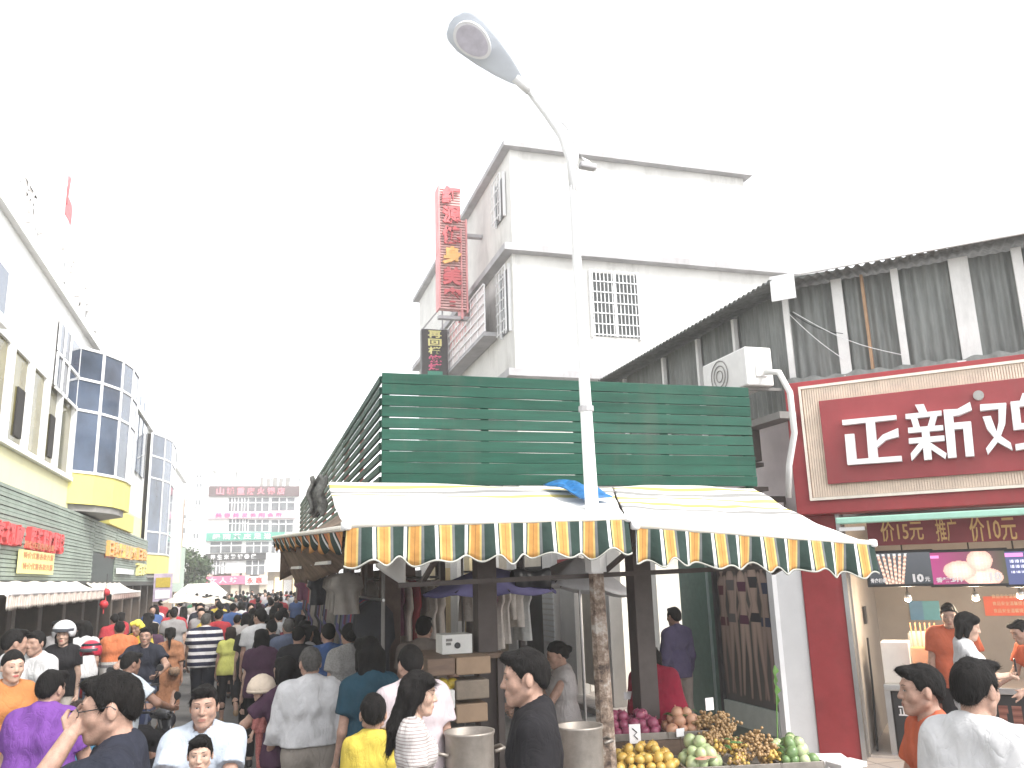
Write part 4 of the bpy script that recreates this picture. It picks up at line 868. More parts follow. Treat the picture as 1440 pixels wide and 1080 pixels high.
# striped awnings: white-topped canvas with scalloped striped valance
DG, OR, WH, GY, BR = (.028, .05, .042), (.54, .28, .085), (.72, .72, .72), (.16, .17, .17), (.3, .15, .05)
STR = [(0.0, DG), (.34, WH), (.45, DG), (.50, (.62, .48, .19)), (.56, OR), (.70, BR), (.72, OR), (.85, (.6, .45, .17)), (.91, GY)]
M_val = stripe_mat('striped_valance', 'X', .198, STR, offset=.35)
def canvas_mat():
    M = mat('striped_canvas_top', (.8, .79, .76), .85, .05, 3, dirt=.1)
    n = M.node_tree.nodes; l = M.node_tree.links; bs_ = n['Principled BSDF']
    at = n.new('ShaderNodeAttribute'); at.attribute_name = 'print'
    mx = n.new('ShaderNodeMix'); mx.data_type = 'RGBA'; mx.blend_type = 'MULTIPLY'; mx.inputs['Factor'].default_value = 1
    src = bs_.inputs['Base Color'].links[0].from_socket
    l.new(src, mx.inputs['A']); l.new(at.outputs[0], mx.inputs['B']); l.new(mx.outputs['Result'], bs_.inputs['Base Color']); return M
M_can = canvas_mat()
def awning(A, B, Cc, D, label, seed, lines=1.0):
    """A,B back left/right; Cc,D front left/right (top of valance)"""
    A, B, Cc, D = [np.array(p, float) for p in (A, B, Cc, D)]; rs_ = random.Random(seed)
    t = thing('striped_awning', tuple((Cc + D) / 2), label, 'awning')
    nu, nv = 60, 24
    ph = [rs_.random() * 6 for _ in range(4)]
    def fn(u, v):
        p = (A * (1 - u) + B * u) * (1 - v) + (Cc * (1 - u) + D * u) * v
        p = p + np.array((0, 0, -.05 * math.sin(v * 3.14) + .012 * math.sin(v * 22 + 2 * math.sin(u * 5 + ph[0])) * (1 - v) + .008 * math.sin(u * 30 + ph[1]) * v)); return p
    o = MB().grid(fn, nu, nv).build('canvas', M_can, t, True, solid=.006)
    at = o.data.attributes.new('print', 'FLOAT_COLOR', 'FACE'); cs = []
    pal = [(1, .98, .9), (.62, .5, .16), (1, 1, 1), (.3, .3, .3), (1, 1, .97), (.66, .55, .2), (1, 1, 1)]
    for j in range(nv):
        v = (j + .5) / nv
        for i in range(nu):
            c_ = pal[int(v * 24 + .5 * math.sin(i / nu * 8)) % 7] if v < .5 * lines else (1, 1, 1); cs += list(c_) + [1]
    at.data.foreach_set('color', cs)
    L = np.linalg.norm(D - Cc); n = int(L / .2); h = .235
    def vf(u, v):
        p = Cc * (1 - u) + D * u; s_ = u * L / .2
        dz = -h * v - ((.02 + .009 * math.sin(u * 17 + ph[1])) * math.cos(2 * math.pi * s_ + ph[2] + .5 * math.sin(u * 11)) + .012 * math.sin(u * 23 + ph[3])) * v ** 3
        return p + np.array((.012 * math.sin(s_ * 3 + ph[1]) * v, (.03 * math.sin(2 * math.pi * s_ * .5 + ph[3]) + .014 * math.sin(2 * math.pi * s_ + ph[0])) * v - .012, dz))
    MB().grid(vf, n * 18, 8).build('valance', M_val, t, True, solid=.004)
    MB().grid(lambda u, v: vf(u, 1) + np.array((0, -.004, .003 - .012 * v)), n * 18, 1).build('hem', mat('hem_binding', (.4, .4, .36), .8, .1), t, True, solid=.008)
    MB().tube([Cc, D], .022, 10).build('front_bar', mat('cream_bar', (.72, .68, .6), .5, .1), t, True)
    for e in (Cc, D): MB().lathe((e[0], e[1], e[2] - .03), [(.02, 0), (.034, .01), (.034, .05), (.02, .06)], 10).build('bar_end', M_wframe, t, True)
    for f_ in (.12, .88):
        p = Cc * (1 - f_) + D * f_ + np.array((0, .06, -.02)); q = A * (1 - f_) + B * f_; mid = (p + q) / 2 + np.array((.25 * (.5 - f_), 0, -.22))
        MB().bar(p, mid, .035).build('arm', M_post, t); MB().bar(mid, q + np.array((0, 0, -.1)), .035).build('arm', M_post, t)
    return t
AY = 5.35
cl, cr_ = onY(487, 739, AY), onY(882, 728, AY); rl, rr = onY(893, 739, AY), onY(1227, 764, AY)
bl = onY(462, 682, FYs - .1); br_ = onY(860, 684, FYs - .1); brr = onY(1062, 683, FYs - .1)
awning((bl[0], FYs - .1, fz0), (br_[0], FYs - .1, fz0 - .02), cl, cr_, 'striped awning with blue tarp on top, on the street side of the lamp post', 1, .6)
awning((br_[0] + .03, FYs - .06, fz0 - .01), (brr[0], FYs - .06, fz0 - .02), rl, rr, 'striped awning sagging toward the red shop, over the fruit trays', 2, 1.0)
# side awning along the street, with brown lining and drop
def awning_side():
    A, B = np.array((fx0s - .02, 7.02, fz0 - .0)), np.array((fx0s - .02, 12.2, fz0 + .02))
    Cc = np.array((cl[0] + .0, 5.55, cl[2] - .005)); D = onY(384, 756, 11.5)
    t = thing('striped_awning', tuple((Cc + D) / 2), 'striped side awning with brown lining hanging over the street crowd', 'awning')
    MB().grid(lambda u, v: (A * (1 - u) + B * u) * (1 - v) + (Cc * (1 - u) + D * u) * v + np.array((0, 0, -.06 * math.sin(v * 3.1))), 30, 10).build('canvas', mat('brown_lining', (.26, .19, .14), .85, .3, 4.0, dirt=.3), t, True, solid=.006)
    M_v2 = stripe_mat('striped_side_valance', 'Y', .62, [(0, DG), (.3, (.62, .3, .1)), (.56, BR), (.6, (.6, .22, .1)), (.8, DG), (.9, WH)])
    L = np.linalg.norm(D - Cc)
    MB().grid(lambda u, v: (Cc * (1 - u) + D * u) + np.array((.02 * math.sin(u * 60) * v + .03 * v, .4 * v, (-.13 - .03 * math.sin(u * 50) * v) * v)), 140, 5).build('valance', M_v2, t, True, solid=.004)
    MB().grid(lambda u, v: (Cc * (1 - u) + D * u) + np.array((.09 + .03 * math.sin(u * 30) * v + .25 * v, 0, -.12 - (.06 + .42 * u) * v + .015 * math.sin(u * 41))), 90, 8).build('drop_cloth', mat('brown_lining_drop', (.2, .14, .1), .85, .4, 6.0, .4, 25, dirt=.3), t, True, solid=.005)
    MB().grid(lambda u, v: (D + np.array((.1, 0, -.1))) * (1 - u) + np.array((fx0s, 12.1, fz0)) * u + np.array((0, .02 * math.sin(u * 9), -.45 * v)), 12, 4).build('end_cloth', MATS['brown_lining_drop'], t, True, solid=.005)
    MB().tube([Cc, D], .02).build('front_bar', MATS['cream_bar'], t)
    for i in range(4):
        f_ = .2 + .22 * i; p = Cc * (1 - f_) + D * f_; MB().bar(p, (fx0s, p[1] + .1, 2.35), .03).build('arm', M_post, t)
    for i, f_ in enumerate((.35, .75)):
        p = Cc * (1 - f_) + D * f_; MB().bar((p[0] + .2, p[1], 2.3), (p[0] + .16, p[1] + 1.6, 2.32), .03).build('rolled_rod', M_pipe, t)
awning_side()
# bundle of grey netting at the corner of the awning
c = onY(446, 690, 8.2); t = thing('folded_netting', (c[0], 8.2, c[2] - .2), 'bundle of grey netting tied at the corner above the side awning', 'netting')
MB().grid(lambda u, v: (c[0] - .07 + .14 * u + .02 * math.sin(v * 9), 8.2 + .1 * math.sin(u * 6.28), c[2] - .22 + .34 * v + .03 * math.sin(u * 14)), 16, 12).build('net', mat('grey_net', (.14, .14, .13), .9, .6, 30), t, True, solid=.03)
MB().tube([(c[0], 8.2, c[2] - .25), (c[0] + .05, 8.2, fz0 - .1)], .012).build('tie', M_black, t)
# blue tarp by the lamp post
ta = [onY(764, 684, 6.75), onY(822, 679, 6.7), onY(862, 706, 6.2), onY(820, 710, 6.1)]
def tarp(u, v):
    p = (ta[0] * (1 - u) + ta[1] * u) * (1 - v) + (ta[3] * (1 - u) + ta[2] * u) * v
    zt_ = fz0 + (cl[2] - fz0) * (FYs - .1 - p[1]) / (FYs - .1 - AY)
    return (p[0], p[1], zt_ + .02 + .035 * abs(math.sin(u * 7 + v * 3)) * math.sin(3.14 * v) + .05 * math.sin(3.14 * u) * (1 - v))
o = MB().grid(tarp, 24, 16).build('blue_tarp', mat('blue_tarpaulin', (.02, .13, .33), .45, .6, 14.0, .5, 40), smooth=True, solid=.008, label='crumpled blue tarpaulin on the awning around the lamp post', cat='tarp')

# ------------------------------------------------------------------ street lamp through the awning
LYp = 6.0
lp = onY(850, 1000, LYp); lt = onY(805, 262, LYp)
LX = lp[0]; ztl = lt[2]
sl_ = thing('street_lamp', (LX, LYp, 0), 'tall white street lamp with rusty foot standing through the awning', 'street lamp')
M_lpole = mat('white_painted_pole', (.74, .74, .74), .45, .05, 5, dirt=.12)
M_rust = mat('rusty_flaking_pole', (.30, .26, .23), .8, .0, 6.0, .5, 30)
n = M_rust.node_tree.nodes; l = M_rust.node_tree.links
nz = n.new('ShaderNodeTexNoise'); nz.inputs['Scale'].default_value = 9; nz.inputs['Detail'].default_value = 9; nz.inputs['Roughness'].default_value = .75
cr2 = n.new('ShaderNodeValToRGB'); e = cr2.color_ramp.elements; e[0].position = .38; e[0].color = (.05, .035, .03, 1); e[1].position = .62; e[1].color = (.42, .38, .34, 1); x_ = e.new(.5); x_.color = (.22, .16, .12, 1)
tc = n.new('ShaderNodeTexCoord'); l.new(tc.outputs['Object'], nz.inputs['Vector']); l.new(nz.outputs[0], cr2.inputs[0]); l.new(cr2.outputs[0], n['Principled BSDF'].inputs['Base Color'])
dxl = (onY(805, 262, LYp)[0] - onY(850, 1000, LYp)[0]) / (ztl - lp[2])
def lx(z): return LX + dxl * (z - lp[2])
rr_ = lambda z: .078 - .045 * z / ztl
zs_ = 2.14
MB().lathe((LX - dxl * lp[2], LYp, 0), [(.19, 0), (.19, .03), (.1, .06)], 12).build('base_plate', M_rust, sl_)
MB().tube([(lx(z), LYp, z) for z in (.03, .7, 1.4, zs_)], [rr_(z) for z in (.03, .7, 1.4, zs_)], 8).build('foot', M_rust, sl_)
MB().tube([(lx(z), LYp, z) for z in np.linspace(zs_, ztl, 6)], [rr_(z) for z in np.linspace(zs_, ztl, 6)], 8).build('pole', M_lpole, sl_)
MB().tube([(lx(2.15), LYp, 2.15), (lx(2.15), LYp, 2.35)], .085, 8).build('wrap', M_lpole, sl_)
zb_ = onY(822, 575, LYp)[2]; MB().tube([(lx(zb_), LYp, zb_ - .02), (lx(zb_), LYp, zb_ + .02)], rr_(zb_) + .012, 10).build('clamp', M_ledge, sl_)
def L6(x, y, Y=LYp): p = onY(x, y, Y); return (p[0], p[1], p[2])
MB().tube([L6(806, 270), L6(802, 225), L6(789, 190), L6(768, 160), L6(745, 130), L6(722, 103, 5.95)], [.034, .033, .033, .03, .027, .02], 10).build('arm', M_lpole, sl_, True)
MB().tube([L6(806, 235), L6(811, 205), L6(798, 178), L6(775, 155)], [.02, .02, .018, .01], 8).build('strut', M_lpole, sl_, True)
MB().tube([L6(806, 250), L6(812, 215), L6(826, 228), L6(838, 240)], [.02, .022, .02, .012], 8).build('short_arm', M_lpole, sl_, True)
mb = MB(); mb.bar(L6(815, 232), L6(838, 236), .07, .05).build('small_lamp', M_ledge, sl_, bevel=.012)
# lamp head: long tapered shell with oval lens underneath
hA, hB = np.array(L6(732, 116, 5.93)), np.array(L6(636, 28, 5.75))
ax = hB - hA; LH = np.linalg.norm(ax); ax /= LH; side = np.cross(ax, (0, 0, 1)); side /= np.linalg.norm(side); nrm = np.cross(side, ax)
if nrm[2] < 0: nrm = -nrm
tilt = R(-28); s2 = side * math.cos(tilt) + nrm * math.sin(tilt); n2 = nrm * math.cos(tilt) - side * math.sin(tilt); side, nrm = s2, n2
if side[1] > 0: side = -side
prof = [(0, .035), (.08, .06), (.25, .1), (.5, .14), (.75, .165), (.9, .15), (.97, .11), (1.0, .04)]
def shell(u, v):
    s_ = u; w = np.interp(s_, [p[0] for p in prof], [p[1] for p in prof]); a = v * 2 * math.pi
    hh = w * .42
    return hA + ax * LH * s_ + side * w * math.cos(a) + nrm * (hh * math.sin(a) * (1.0 if math.sin(a) > 0 else .35))
MB().grid(shell, 24, 24).build('head', mat('grey_lamp_shell', (.6, .64, .70), .4, .08, 4), sl_, True)
lens = []
for rr2, nm, off in ((1.0, 'lens_rim', -.024), (.84, 'lens', -.03)):
    pts = [hA + ax * LH * (.70 + .235 * rr2 * math.cos(t_)) + side * .122 * rr2 * math.sin(t_) * (1 + .12 * math.cos(t_)) for t_ in np.linspace(0, 6.283, 28, endpoint=False)]
    lo_ = [p + nrm * (off - .03) for p in pts]; hi_ = [p + nrm * .0 for p in pts]
    MB().add(lo_ + hi_, [tuple(range(28)), tuple(range(55, 27, -1))] + [(i, 28 + i, 28 + (i + 1) % 28, (i + 1) % 28) for i in range(28)]).build(nm, mat('lens_rim', (.75, .75, .76), .4, .03) if nm == 'lens_rim' else mat('lilac_lens', (.52, .5, .56), .25, .15, 12), sl_)
MB().tube([hA - ax * .1, hA + ax * .06], .04, 10).build('collar', M_lpole, sl_, True)

# ------------------------------------------------------------------ things on the stall
M_card = mat('white_card', (.7, .69, .66), .7, .05); M_box = mat('brown_carton', (.3, .21, .14), .8, .15, 6)
M_alu = mat('dull_aluminium', (.30, .27, .24), .5, .3, 5, metal=.6, dirt=.3)
M_wood = mat('worn_wood', (.16, .11, .08), .75, .3, 4, stretch=(1, 6, 6))
def ptable(name, x0, x1, y0, y1, z, label):
    t = thing(name, ((x0 + x1) / 2, (y0 + y1) / 2, 0), label, 'table')
    MB().box(x0, x1, y0, y1, z - .04, z).build('top', M_wood, t, bevel=.006)
    for x in (x0 + .05, x1 - .05):
        for y in (y0 + .05, y1 - .05): MB().box(x - .025, x + .025, y - .025, y + .025, 0, z - .041).build('leg', M_post, t)
    MB().box(x0 + .08, x1 - .08, (y0 + y1) / 2 - .02, (y0 + y1) / 2 + .02, .25, .29).build('stretcher', M_post, t)
    return t
ZT = .72
pxa = onY(600, 1000, 5.9)[0]; pxb = onY(700, 1000, 5.9)[0]
ptable('stall_table', pxa - .05, onY(845, 1000, 5.9)[0] - .1, 5.25, 6.1, ZT, 'worn wooden stall table under the big cooking pots')
def pot(px_, py_, y, r, label, seed):
    p = onY(px_, py_, y); zr_ = p[2]; t = thing('cooking_pot', (p[0], y, ZT), label, 'pot'); h = zr_ - ZT
    MB().lathe((p[0], y, ZT), [(r * .9, 0), (r * .96, .03), (r, h * .6), (r, h - .02), (r * 1.05, h), (r * 1.05, h + .012), (r * .97, h + .008), (r * .94, h - .06), (.001, h - .07)], 32, cap=False).build('body', M_alu, t, True)
    for sg_ in (-1, 1): MB().tube([(p[0] + sg_ * r * .98, y - .06, ZT + h * .75), (p[0] + sg_ * (r + .06), y - .05, ZT + h * .78), (p[0] + sg_ * (r + .06), y + .05, ZT + h * .78), (p[0] + sg_ * r * .98, y + .06, ZT + h * .75)], .012, 6).build('handle', M_alu, t, True)
    MB().lathe((p[0], y, ZT + h - .065), [(r * .93, 0), (r * .6, .035), (.001, .05)], 24, cap=False).build('food', mat('stew', (.18, .12, .07), .6, .5, 30, .5, 40), t, True)
    return t
pot(660, 1030, 5.55, .155, 'big dented aluminium cooking pot beside the dark stall post', 1)
pot(815, 1022, 5.6, .15, 'aluminium cooking pot beside the foot of the street lamp', 2)
def crate(x0, y0, x1, y1, Y, dep, m_, label, cat='box', zbase=None):
    a, b_ = onY(x0, y1, Y), onY(x1, y0, Y)
    return MB().box(a[0], b_[0], Y, Y + dep, a[2] if zbase is None else zbase, b_[2]).build('carton', m_, label=label, cat=cat, bevel=.006), a, b_
# second table with cartons
zt2 = onY(650, 920, 6.7)[2]; xa_, xb_ = onY(600, 960, 6.7)[0], onY(712, 960, 6.7)[0]
ptable('stall_table', xa_, xb_, 6.65, 7.3, zt2, 'wooden table carrying the white carton with a black dot')
t = thing('carton', ((xa_ + xb_) / 2 + .02, 6.85, zt2), 'white carton with a black dot and grey print on the stall table', 'box')
a, b_ = onY(622, 916, 6.75), onY(664, 891, 6.75)
MB().box(a[0], b_[0], 6.75, 7.0, zt2, b_[2]).build('body', M_card, t, bevel=.005)
cx_, cz_ = (a[0] * .5 + b_[0] * .5), (zt2 + b_[2]) / 2 - .01
MB().tube([(cx_, 6.742, cz_), (cx_, 6.752, cz_)], .024, 18).build('dot', M_black, t)
MB().box(a[0] + .03, a[0] + .08, 6.745, 6.752, b_[2] - .05, b_[2] - .03).build('print', M_grey, t); MB().box(a[0] + .03, a[0] + .07, 6.745, 6.752, b_[2] - .08, b_[2] - .06).build('print', M_grey, t)
bx = [(601, 925, 640, 952, M_wood, 'grey brown carton below the white carton'), (642, 922, 690, 950, M_box, 'brown carton below the white carton, beside the dark post'), (603, 970, 640, 1000, M_card, 'pale tub of yellow bags beside the stacked cartons'), (642, 955, 688, 985, mat('dusty_carton', (.22, .18, .14), .8, .2), 'dusty carton in the middle of the stack by the dark post'), (642, 988, 686, 1018, M_box, 'lowest brown carton in the stack by the dark post')]
zcur = {}
for i, (x0, y0, x1, y1, m_, lb_) in enumerate(bx):
    a, b_ = onY(x0, y1, 6.35), onY(x1, y0, 6.35)
    o = MB().box(a[0], b_[0], 6.35, 6.62, a[2], b_[2]).build('carton', m_, label=lb_, cat='box', bevel=.01)
for i in range(5):
    p = onY(608 + i * 7, 962 + (i % 2) * 6, 6.45); MB().lathe(p, [(.02, -.03), (.05, 0), (.04, .03), (.012, .045)], 9).build('yellow_bag', mat('yellow_plastic', (.45, .33, .05), .4, .2), smooth=True, label='small yellow bag in the pale tub by the stacked cartons', cat='bag', group='yellow bags in the pale tub')
# parasols and tarp inside the stall
def parasol(c_, r, h, m_, label, zpole=0.0, tilt=0):
    t = thing('parasol', (c_[0], c_[1], zpole), label, 'parasol'); nr = 8
    def fn(u, v):
        a = u * 2 * math.pi; seg = abs(math.sin(a * nr / 2)); rad = r * v * (1 - .05 * seg * v); return (c_[0] + rad * math.cos(a), c_[1] + rad * math.sin(a), c_[2] + h * (1 - v ** 1.3) - .03 * seg * v + tilt * rad * math.cos(a))
    MB().grid(fn, 48, 8).build('canopy', m_, t, True, solid=.005)
    MB().tube([(c_[0], c_[1], zpole), (c_[0], c_[1], c_[2] + h + .05)], .016).build('pole', M_steel, t)
    for i in range(nr): a = i * 2 * math.pi / nr; MB().bar((c_[0] + r * math.cos(a) * .97, c_[1] + r * math.sin(a) * .97, c_[2] + .015 + tilt * r * math.cos(a)), (c_[0] + .02 * math.cos(a), c_[1], c_[2] + h - .03), .01).build('rib', M_black, t)
c_ = onY(690, 836, 8.0); parasol((c_[0], 8.0, c_[2] + .02), .66, .24, mat('purple_cloth', (.13, .12, .26), .8, .2, 4), 'dark purple parasol open inside the stall behind the post')
c_ = onY(815, 828, 8.4); parasol((c_[0], 8.4, c_[2]), .6, .32, mat('white_cloth_parasol', (.62, .62, .63), .8, .1, 4), 'white parasol open inside the stall behind the lamp post', tilt=-.15)
c_ = onY(745, 815, 7.6); t = thing('hanging_bundle', (c_[0], 7.6, c_[2]), 'black rolled bundle hanging under the stall roof beside the parasols', 'bundle')
MB().grid(lambda u, v: (c_[0] - .17 + .36 * v, 7.6 + (.09 + .02 * math.sin(v * 11)) * math.cos(u * 6.283), c_[2] + (.09 + .015 * math.sin(v * 8)) * math.sin(u * 6.283)), 16, 12).build('cloth', M_black, t, True)
for dx in (-.1, .12): MB().tube([(c_[0] + dx, 7.6, c_[2] + .08), (c_[0] + dx, 7.6, fz0 - .11)], .006).build('cord', M_black, t)
# lane shopfronts glimpsed through the stall: white pillars, panels with warm light in their colour, hanging clothes
M_pilw = mat('white_pillar', (.72, .7, .67), .6, .06, 3)
lane = thing('lane_shopfront', (XW - .25, 24, 0), 'row of pale lane shopfronts with white pillars seen through the stall', 'shopfront')
TWl = frame((XW - .25, 0, 0), (0, -1))
def wy(x): return onX(x, 880, XW - .25)[1]
for x0, x1, m_ in ((903, 918, M_pilw), (845, 868, M_pilw), (772, 788, M_pilw), (797, 818, M_pilw), (722, 734, M_pilw), (690, 698, M_pilw), (660, 668, mat('warm_pillar', (.6, .5, .3), .6, .1)), (640, 650, M_pilw), (610, 618, MATS['warm_pillar']), (598, 604, M_pilw)):
    MB(TWl).box(-wy(x0), -wy(x1), -.12, .1, .1, 2.75).build('pillar', m_, lane)
MB(TWl).box(-wy(818), -wy(797), -.14, -.121, 2.1, 2.4).build('red_plate', M_red, lane)
for x0, x1, z0, z1, m_ in ((735, 770, .3, 2.3, M_dark), (820, 845, .3, 2.4, mat('beige_panel', (.5, .45, .38), .6, .1)), (669, 690, .3, 2.4, mat('warm_panel', (.55, .45, .25), .6, .2)), (620, 640, .3, 2.4, mat('ochre_panel', (.5, .36, .16), .6, .2)), (575, 597, .2, 2.4, M_dark)):  # warm shop light and dark gaps put into flat panel colours
    MB(TWl).box(-wy(x0), -wy(x1), .0, .05, z0, z1).build('panel', m_, lane)
mb = MB(TWl)
for i in range(14): mb.box(-wy(788) + .02, -wy(773), -.135, -.121, .9 + i * .1, .97 + i * .1)
mb.build('louvres', M_wframe, lane)
# garments hung on rails under the side awning
for k_ in range(3):
    y0 = 8.2 + 3.6 * k_; rl_ = thing('clothes_rail', (fx0s + .3, y0 + 1.4, 0), ('rail of dark hanging garments at the street corner of the stall', 'middle rail of dark garments in the street side of the stall', 'farther rail of dark garments under the end of the side awning')[k_], 'clothes rail')
    MB().tube([(fx0s + .2, y0, 1.95), (fx0s + .2, y0 + 3.0, 1.95)], .014).build('rail', M_steel, rl_)
    for yy in (y0 + .03, y0 + 2.97): MB().tube([(fx0s + .2, yy, 0), (fx0s + .2, yy, 2.4)], .018).build('upright', M_grey, rl_)
    for i in range(2 if k_ == 0 else 0, 16):
        T_ = frame((fx0s + .2, y0 + .15 + i * .18, 0), (0, 1)); garment(T_, 0, 0, 1.93, .36, .7 + .3 * rnd.random(), gm[rnd.choice((2, 5, 7, 2, 6, 1, 2, 3)) if i > 1 else 6], rl_, i + 50 * k_)
    for i in range(4):
        T_ = frame((fx0s - .1 + .02 * i, y0 + .4 + i * .6, 0), (0, 1)); garment(T_, 0, 0, 2.22, .3, .4, gm[rnd.choice((7, 2, 3, 6))], rl_, i + 150 * k_, 'hung_top')
for k_, (xx0, xx1, yy, zz) in enumerate(((1.25, 2.1, 9.9, 2.15), (2.5, 3.3, 10.4, 2.2), (1.3, 2.0, 12.5, 2.1))):
    rl_ = thing('clothes_rail', (xx0, yy, 0), ('rail of brown and beige garments across the stall behind the corner', 'rail of pale and patterned garments hung deep inside the stall', 'rail of mixed garments half way down the stall')[k_], 'clothes rail')
    MB().tube([(xx0, yy, zz), (xx1, yy, zz)], .014).build('rail', M_steel, rl_)
    for xx in (xx0, xx1): MB().tube([(xx, yy, 0), (xx, yy, 2.6)], .016).build('upright', M_grey, rl_)
    for i in range(9): garment(frame((xx0 + .06 + i * (xx1 - xx0 - .1) / 8, yy, 0), (1, .3)), 0, 0, zz - .03, .4, .55 + .35 * rnd.random(), gm[rnd.choice((6, 4, 0, 7, 3, 6, 4))], rl_, i + 300 + 20 * k_)
# back stock behind the rails
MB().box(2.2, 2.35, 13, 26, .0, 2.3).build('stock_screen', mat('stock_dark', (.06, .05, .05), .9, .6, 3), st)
for i, (px_, py_) in enumerate(((535, 862), (655, 850))):
    c_ = onY(px_ - 15, py_, 8.0)
a_ = onY(548, 800, 7.3); MB().grid(lambda u, v: (a_[0] - .12 + .25 * u, 7.3 + .04 * math.sin(u * 5), a_[2] + .12 - .28 * v * (.35 + .65 * u)), 10, 6).build('white_cloth_scrap', M_card, smooth=True, solid=.004, label='torn white cloth hanging at the corner under the striped valance', cat='cloth')

# ------------------------------------------------------------------ fruit stand
FZ = .78
fl0 = onZ(866, 1076, FZ); fr0 = onZ(1158, 1062, FZ)
fdir = fr0 - fl0; flen = np.linalg.norm(fdir[:2]); fdir = fdir / flen
TFr = frame((fl0[0], fl0[1], 0), fdir[:2])
stn = thing('fruit_stand', tuple((TFr @ np.array([flen / 2, .4, 0, 1]))[:3]), 'low wooden stand carrying trays of fruit at the foot of the street lamp', 'stand')
MB(TFr).box(-.03, flen + .03, .02, .95, FZ - .16, FZ - .1).build('top', M_wood, stn, bevel=.006)
for x in (.03, flen - .03):
    for y in (.08, .88): MB(TFr).box(x - .03, x + .03, y - .03, y + .03, 0, FZ - .161).build('leg', M_post, stn)
MB(TFr).box(-.02, flen * .55, .5, .95, FZ - .098, FZ + .06).build('riser', M_wood, stn)
def tray(x0, x1, y0, y1, z, label):
    t = thing('fruit_tray', tuple((TFr @ np.array([(x0 + x1) / 2, (y0 + y1) / 2, z, 1]))[:3]), label, 'tray')
    MB(TFr).box(x0, x1, y0, y1, z, z + .015).build('bottom', M_alu, t)
    for q in ((x0, x1, y0 - .008, y0), (x0, x1, y1, y1 + .008)): MB(TFr).box(q[0], q[1], q[2], q[3], z, z + .055).build('rim', M_alu, t, bevel=.003)
    for q in ((x0 - .008, x0), (x1, x1 + .008)): MB(TFr).box(q[0], q[1], y0 - .008, y1 + .008, z + .0, z + .052).build('rim', M_alu, t, bevel=.003)
def fmesh(name, r, m_, sq=1.0, stem=None, dent=.06):
    mb = MB(); prof_ = [(max(.0005, r * math.sin(t_)), -r * sq * math.cos(t_) * (1 - dent * (math.cos(t_) > .8))) for t_ in np.linspace(0.02, 3.12, 9)]
    mb.lathe((0, 0, 0), prof_, 12, cap=False)
    if stem: mb.tube([(0, 0, r * sq * .85), (.004, 0, r * sq + .012)], .004, 5)
    me = bpy.data.meshes.new(name); me.from_pydata(mb.v, [], mb.f); me.polygons.foreach_set('use_smooth', [True] * len(me.polygons)); me.materials.append(m_); return me
def pile(name, me, r, x0, x1, y0, y1, z, layers, label, group, cat='fruit', jit=.25, sq=1.0, seed=0, step=1.75):
    rs_ = random.Random(seed); k_ = 0; hx, hy = (x1 - x0) / 2, (y1 - y0) / 2
    for L in range(layers):
        zz = z + r * sq + L * r * sq * 1.25; ins = L * r * .75
        ny = int((y1 - y0 - 2 * ins) / (r * step)); nx = int((x1 - x0 - 2 * ins) / (r * step))
        for j in range(max(1, ny)):
            for i in range(max(1, nx)):
                x = x0 + ins + r * .9 + (i + (.5 if (j + L) % 2 else 0)) * r * step; y = y0 + ins + r * .9 + j * r * step
                if x > x1 - ins - r * .5: continue
                if L < layers - 1 and 0 < j < ny - 1 and 0 < i < nx - 1 and L < layers - 2: continue
                if L == layers - 1 and rs_.random() < .3: continue
                p = (TFr @ np.array([x + rs_.uniform(-1, 1) * r * jit, y + rs_.uniform(-1, 1) * r * jit, zz + rs_.uniform(-.35, .35) * r * jit, 1]))[:3]
                o = bpy.data.objects.new(name, me[k_ % len(me)]); col.objects.link(o); o.location = p
                o.rotation_euler = (rs_.uniform(-.8, .8), rs_.uniform(-.8, .8), rs_.uniform(0, 6)); s_ = rs_.uniform(.82, 1.14); o.scale = (s_, s_, s_)
                tag(o, label, cat, group); k_ += 1
zt0 = FZ - .098
W = flen
tray(.0, W * .33, .02, .44, zt0, 'metal tray of orange persimmons at the front of the fruit stand')
tray(W * .34, W * .54, .02, .44, zt0, 'metal tray of pale green guavas beside the persimmons')
tray(W * .55, W * .79, .02, .60, zt0, 'metal tray heaped with longan bunches on the fruit stand')
tray(W * .80, W * 1.0, .02, .50, zt0, 'metal tray of dark green fruit nearest the red shop')
tray(.0, W * .33, .52, .92, FZ + .062, 'raised metal tray of magenta plums behind the persimmons')
tray(W * .34, W * .56, .52, .92, FZ + .062, 'raised metal tray of pomegranates beside the plums')
def fm(n_, a_, b_, rough=.35): return mat(n_, a_, rough, .3, 14, c2=b_, spec=.5)
mO = fm('persimmon_skin', (.56, .30, .06), (.44, .36, .1)); mG = fm('guava_skin', (.32, .42, .18), (.5, .54, .34)); mP = fm('plum_skin', (.22, .03, .07), (.36, .1, .17)); mR = fm('pomegranate_skin', (.5, .23, .15), (.58, .36, .23)); mD = fm('dark_green_skin', (.07, .14, .045), (.2, .29, .12)); mB = fm('longan_skin', (.27, .16, .07), (.4, .26, .12))
pile('persimmon', [fmesh('persimmon', .042, mO, .85, True), fmesh('persimmon', .045, mO, .8, True)], .043, .01, W * .325, .03, .43, zt0 + .015, 3, 'round orange persimmon in the pile at the front tray', 'persimmons in the front tray', seed=1)
pile('guava', [fmesh('guava', .05, mG, 1.1), fmesh('guava', .046, mG, 1.2)], .048, W * .345, W * .535, .03, .43, zt0 + .015, 3, 'pale green guava in the pile beside the persimmons', 'guavas in the tray', seed=2)
pile('plum', [fmesh('plum', .044, mP, .95, True), fmesh('plum', .041, mP, 1.0, True)], .043, .01, W * .325, .53, .91, FZ + .077, 3, 'dark magenta plum in the raised back tray', 'plums in the raised tray', seed=3)
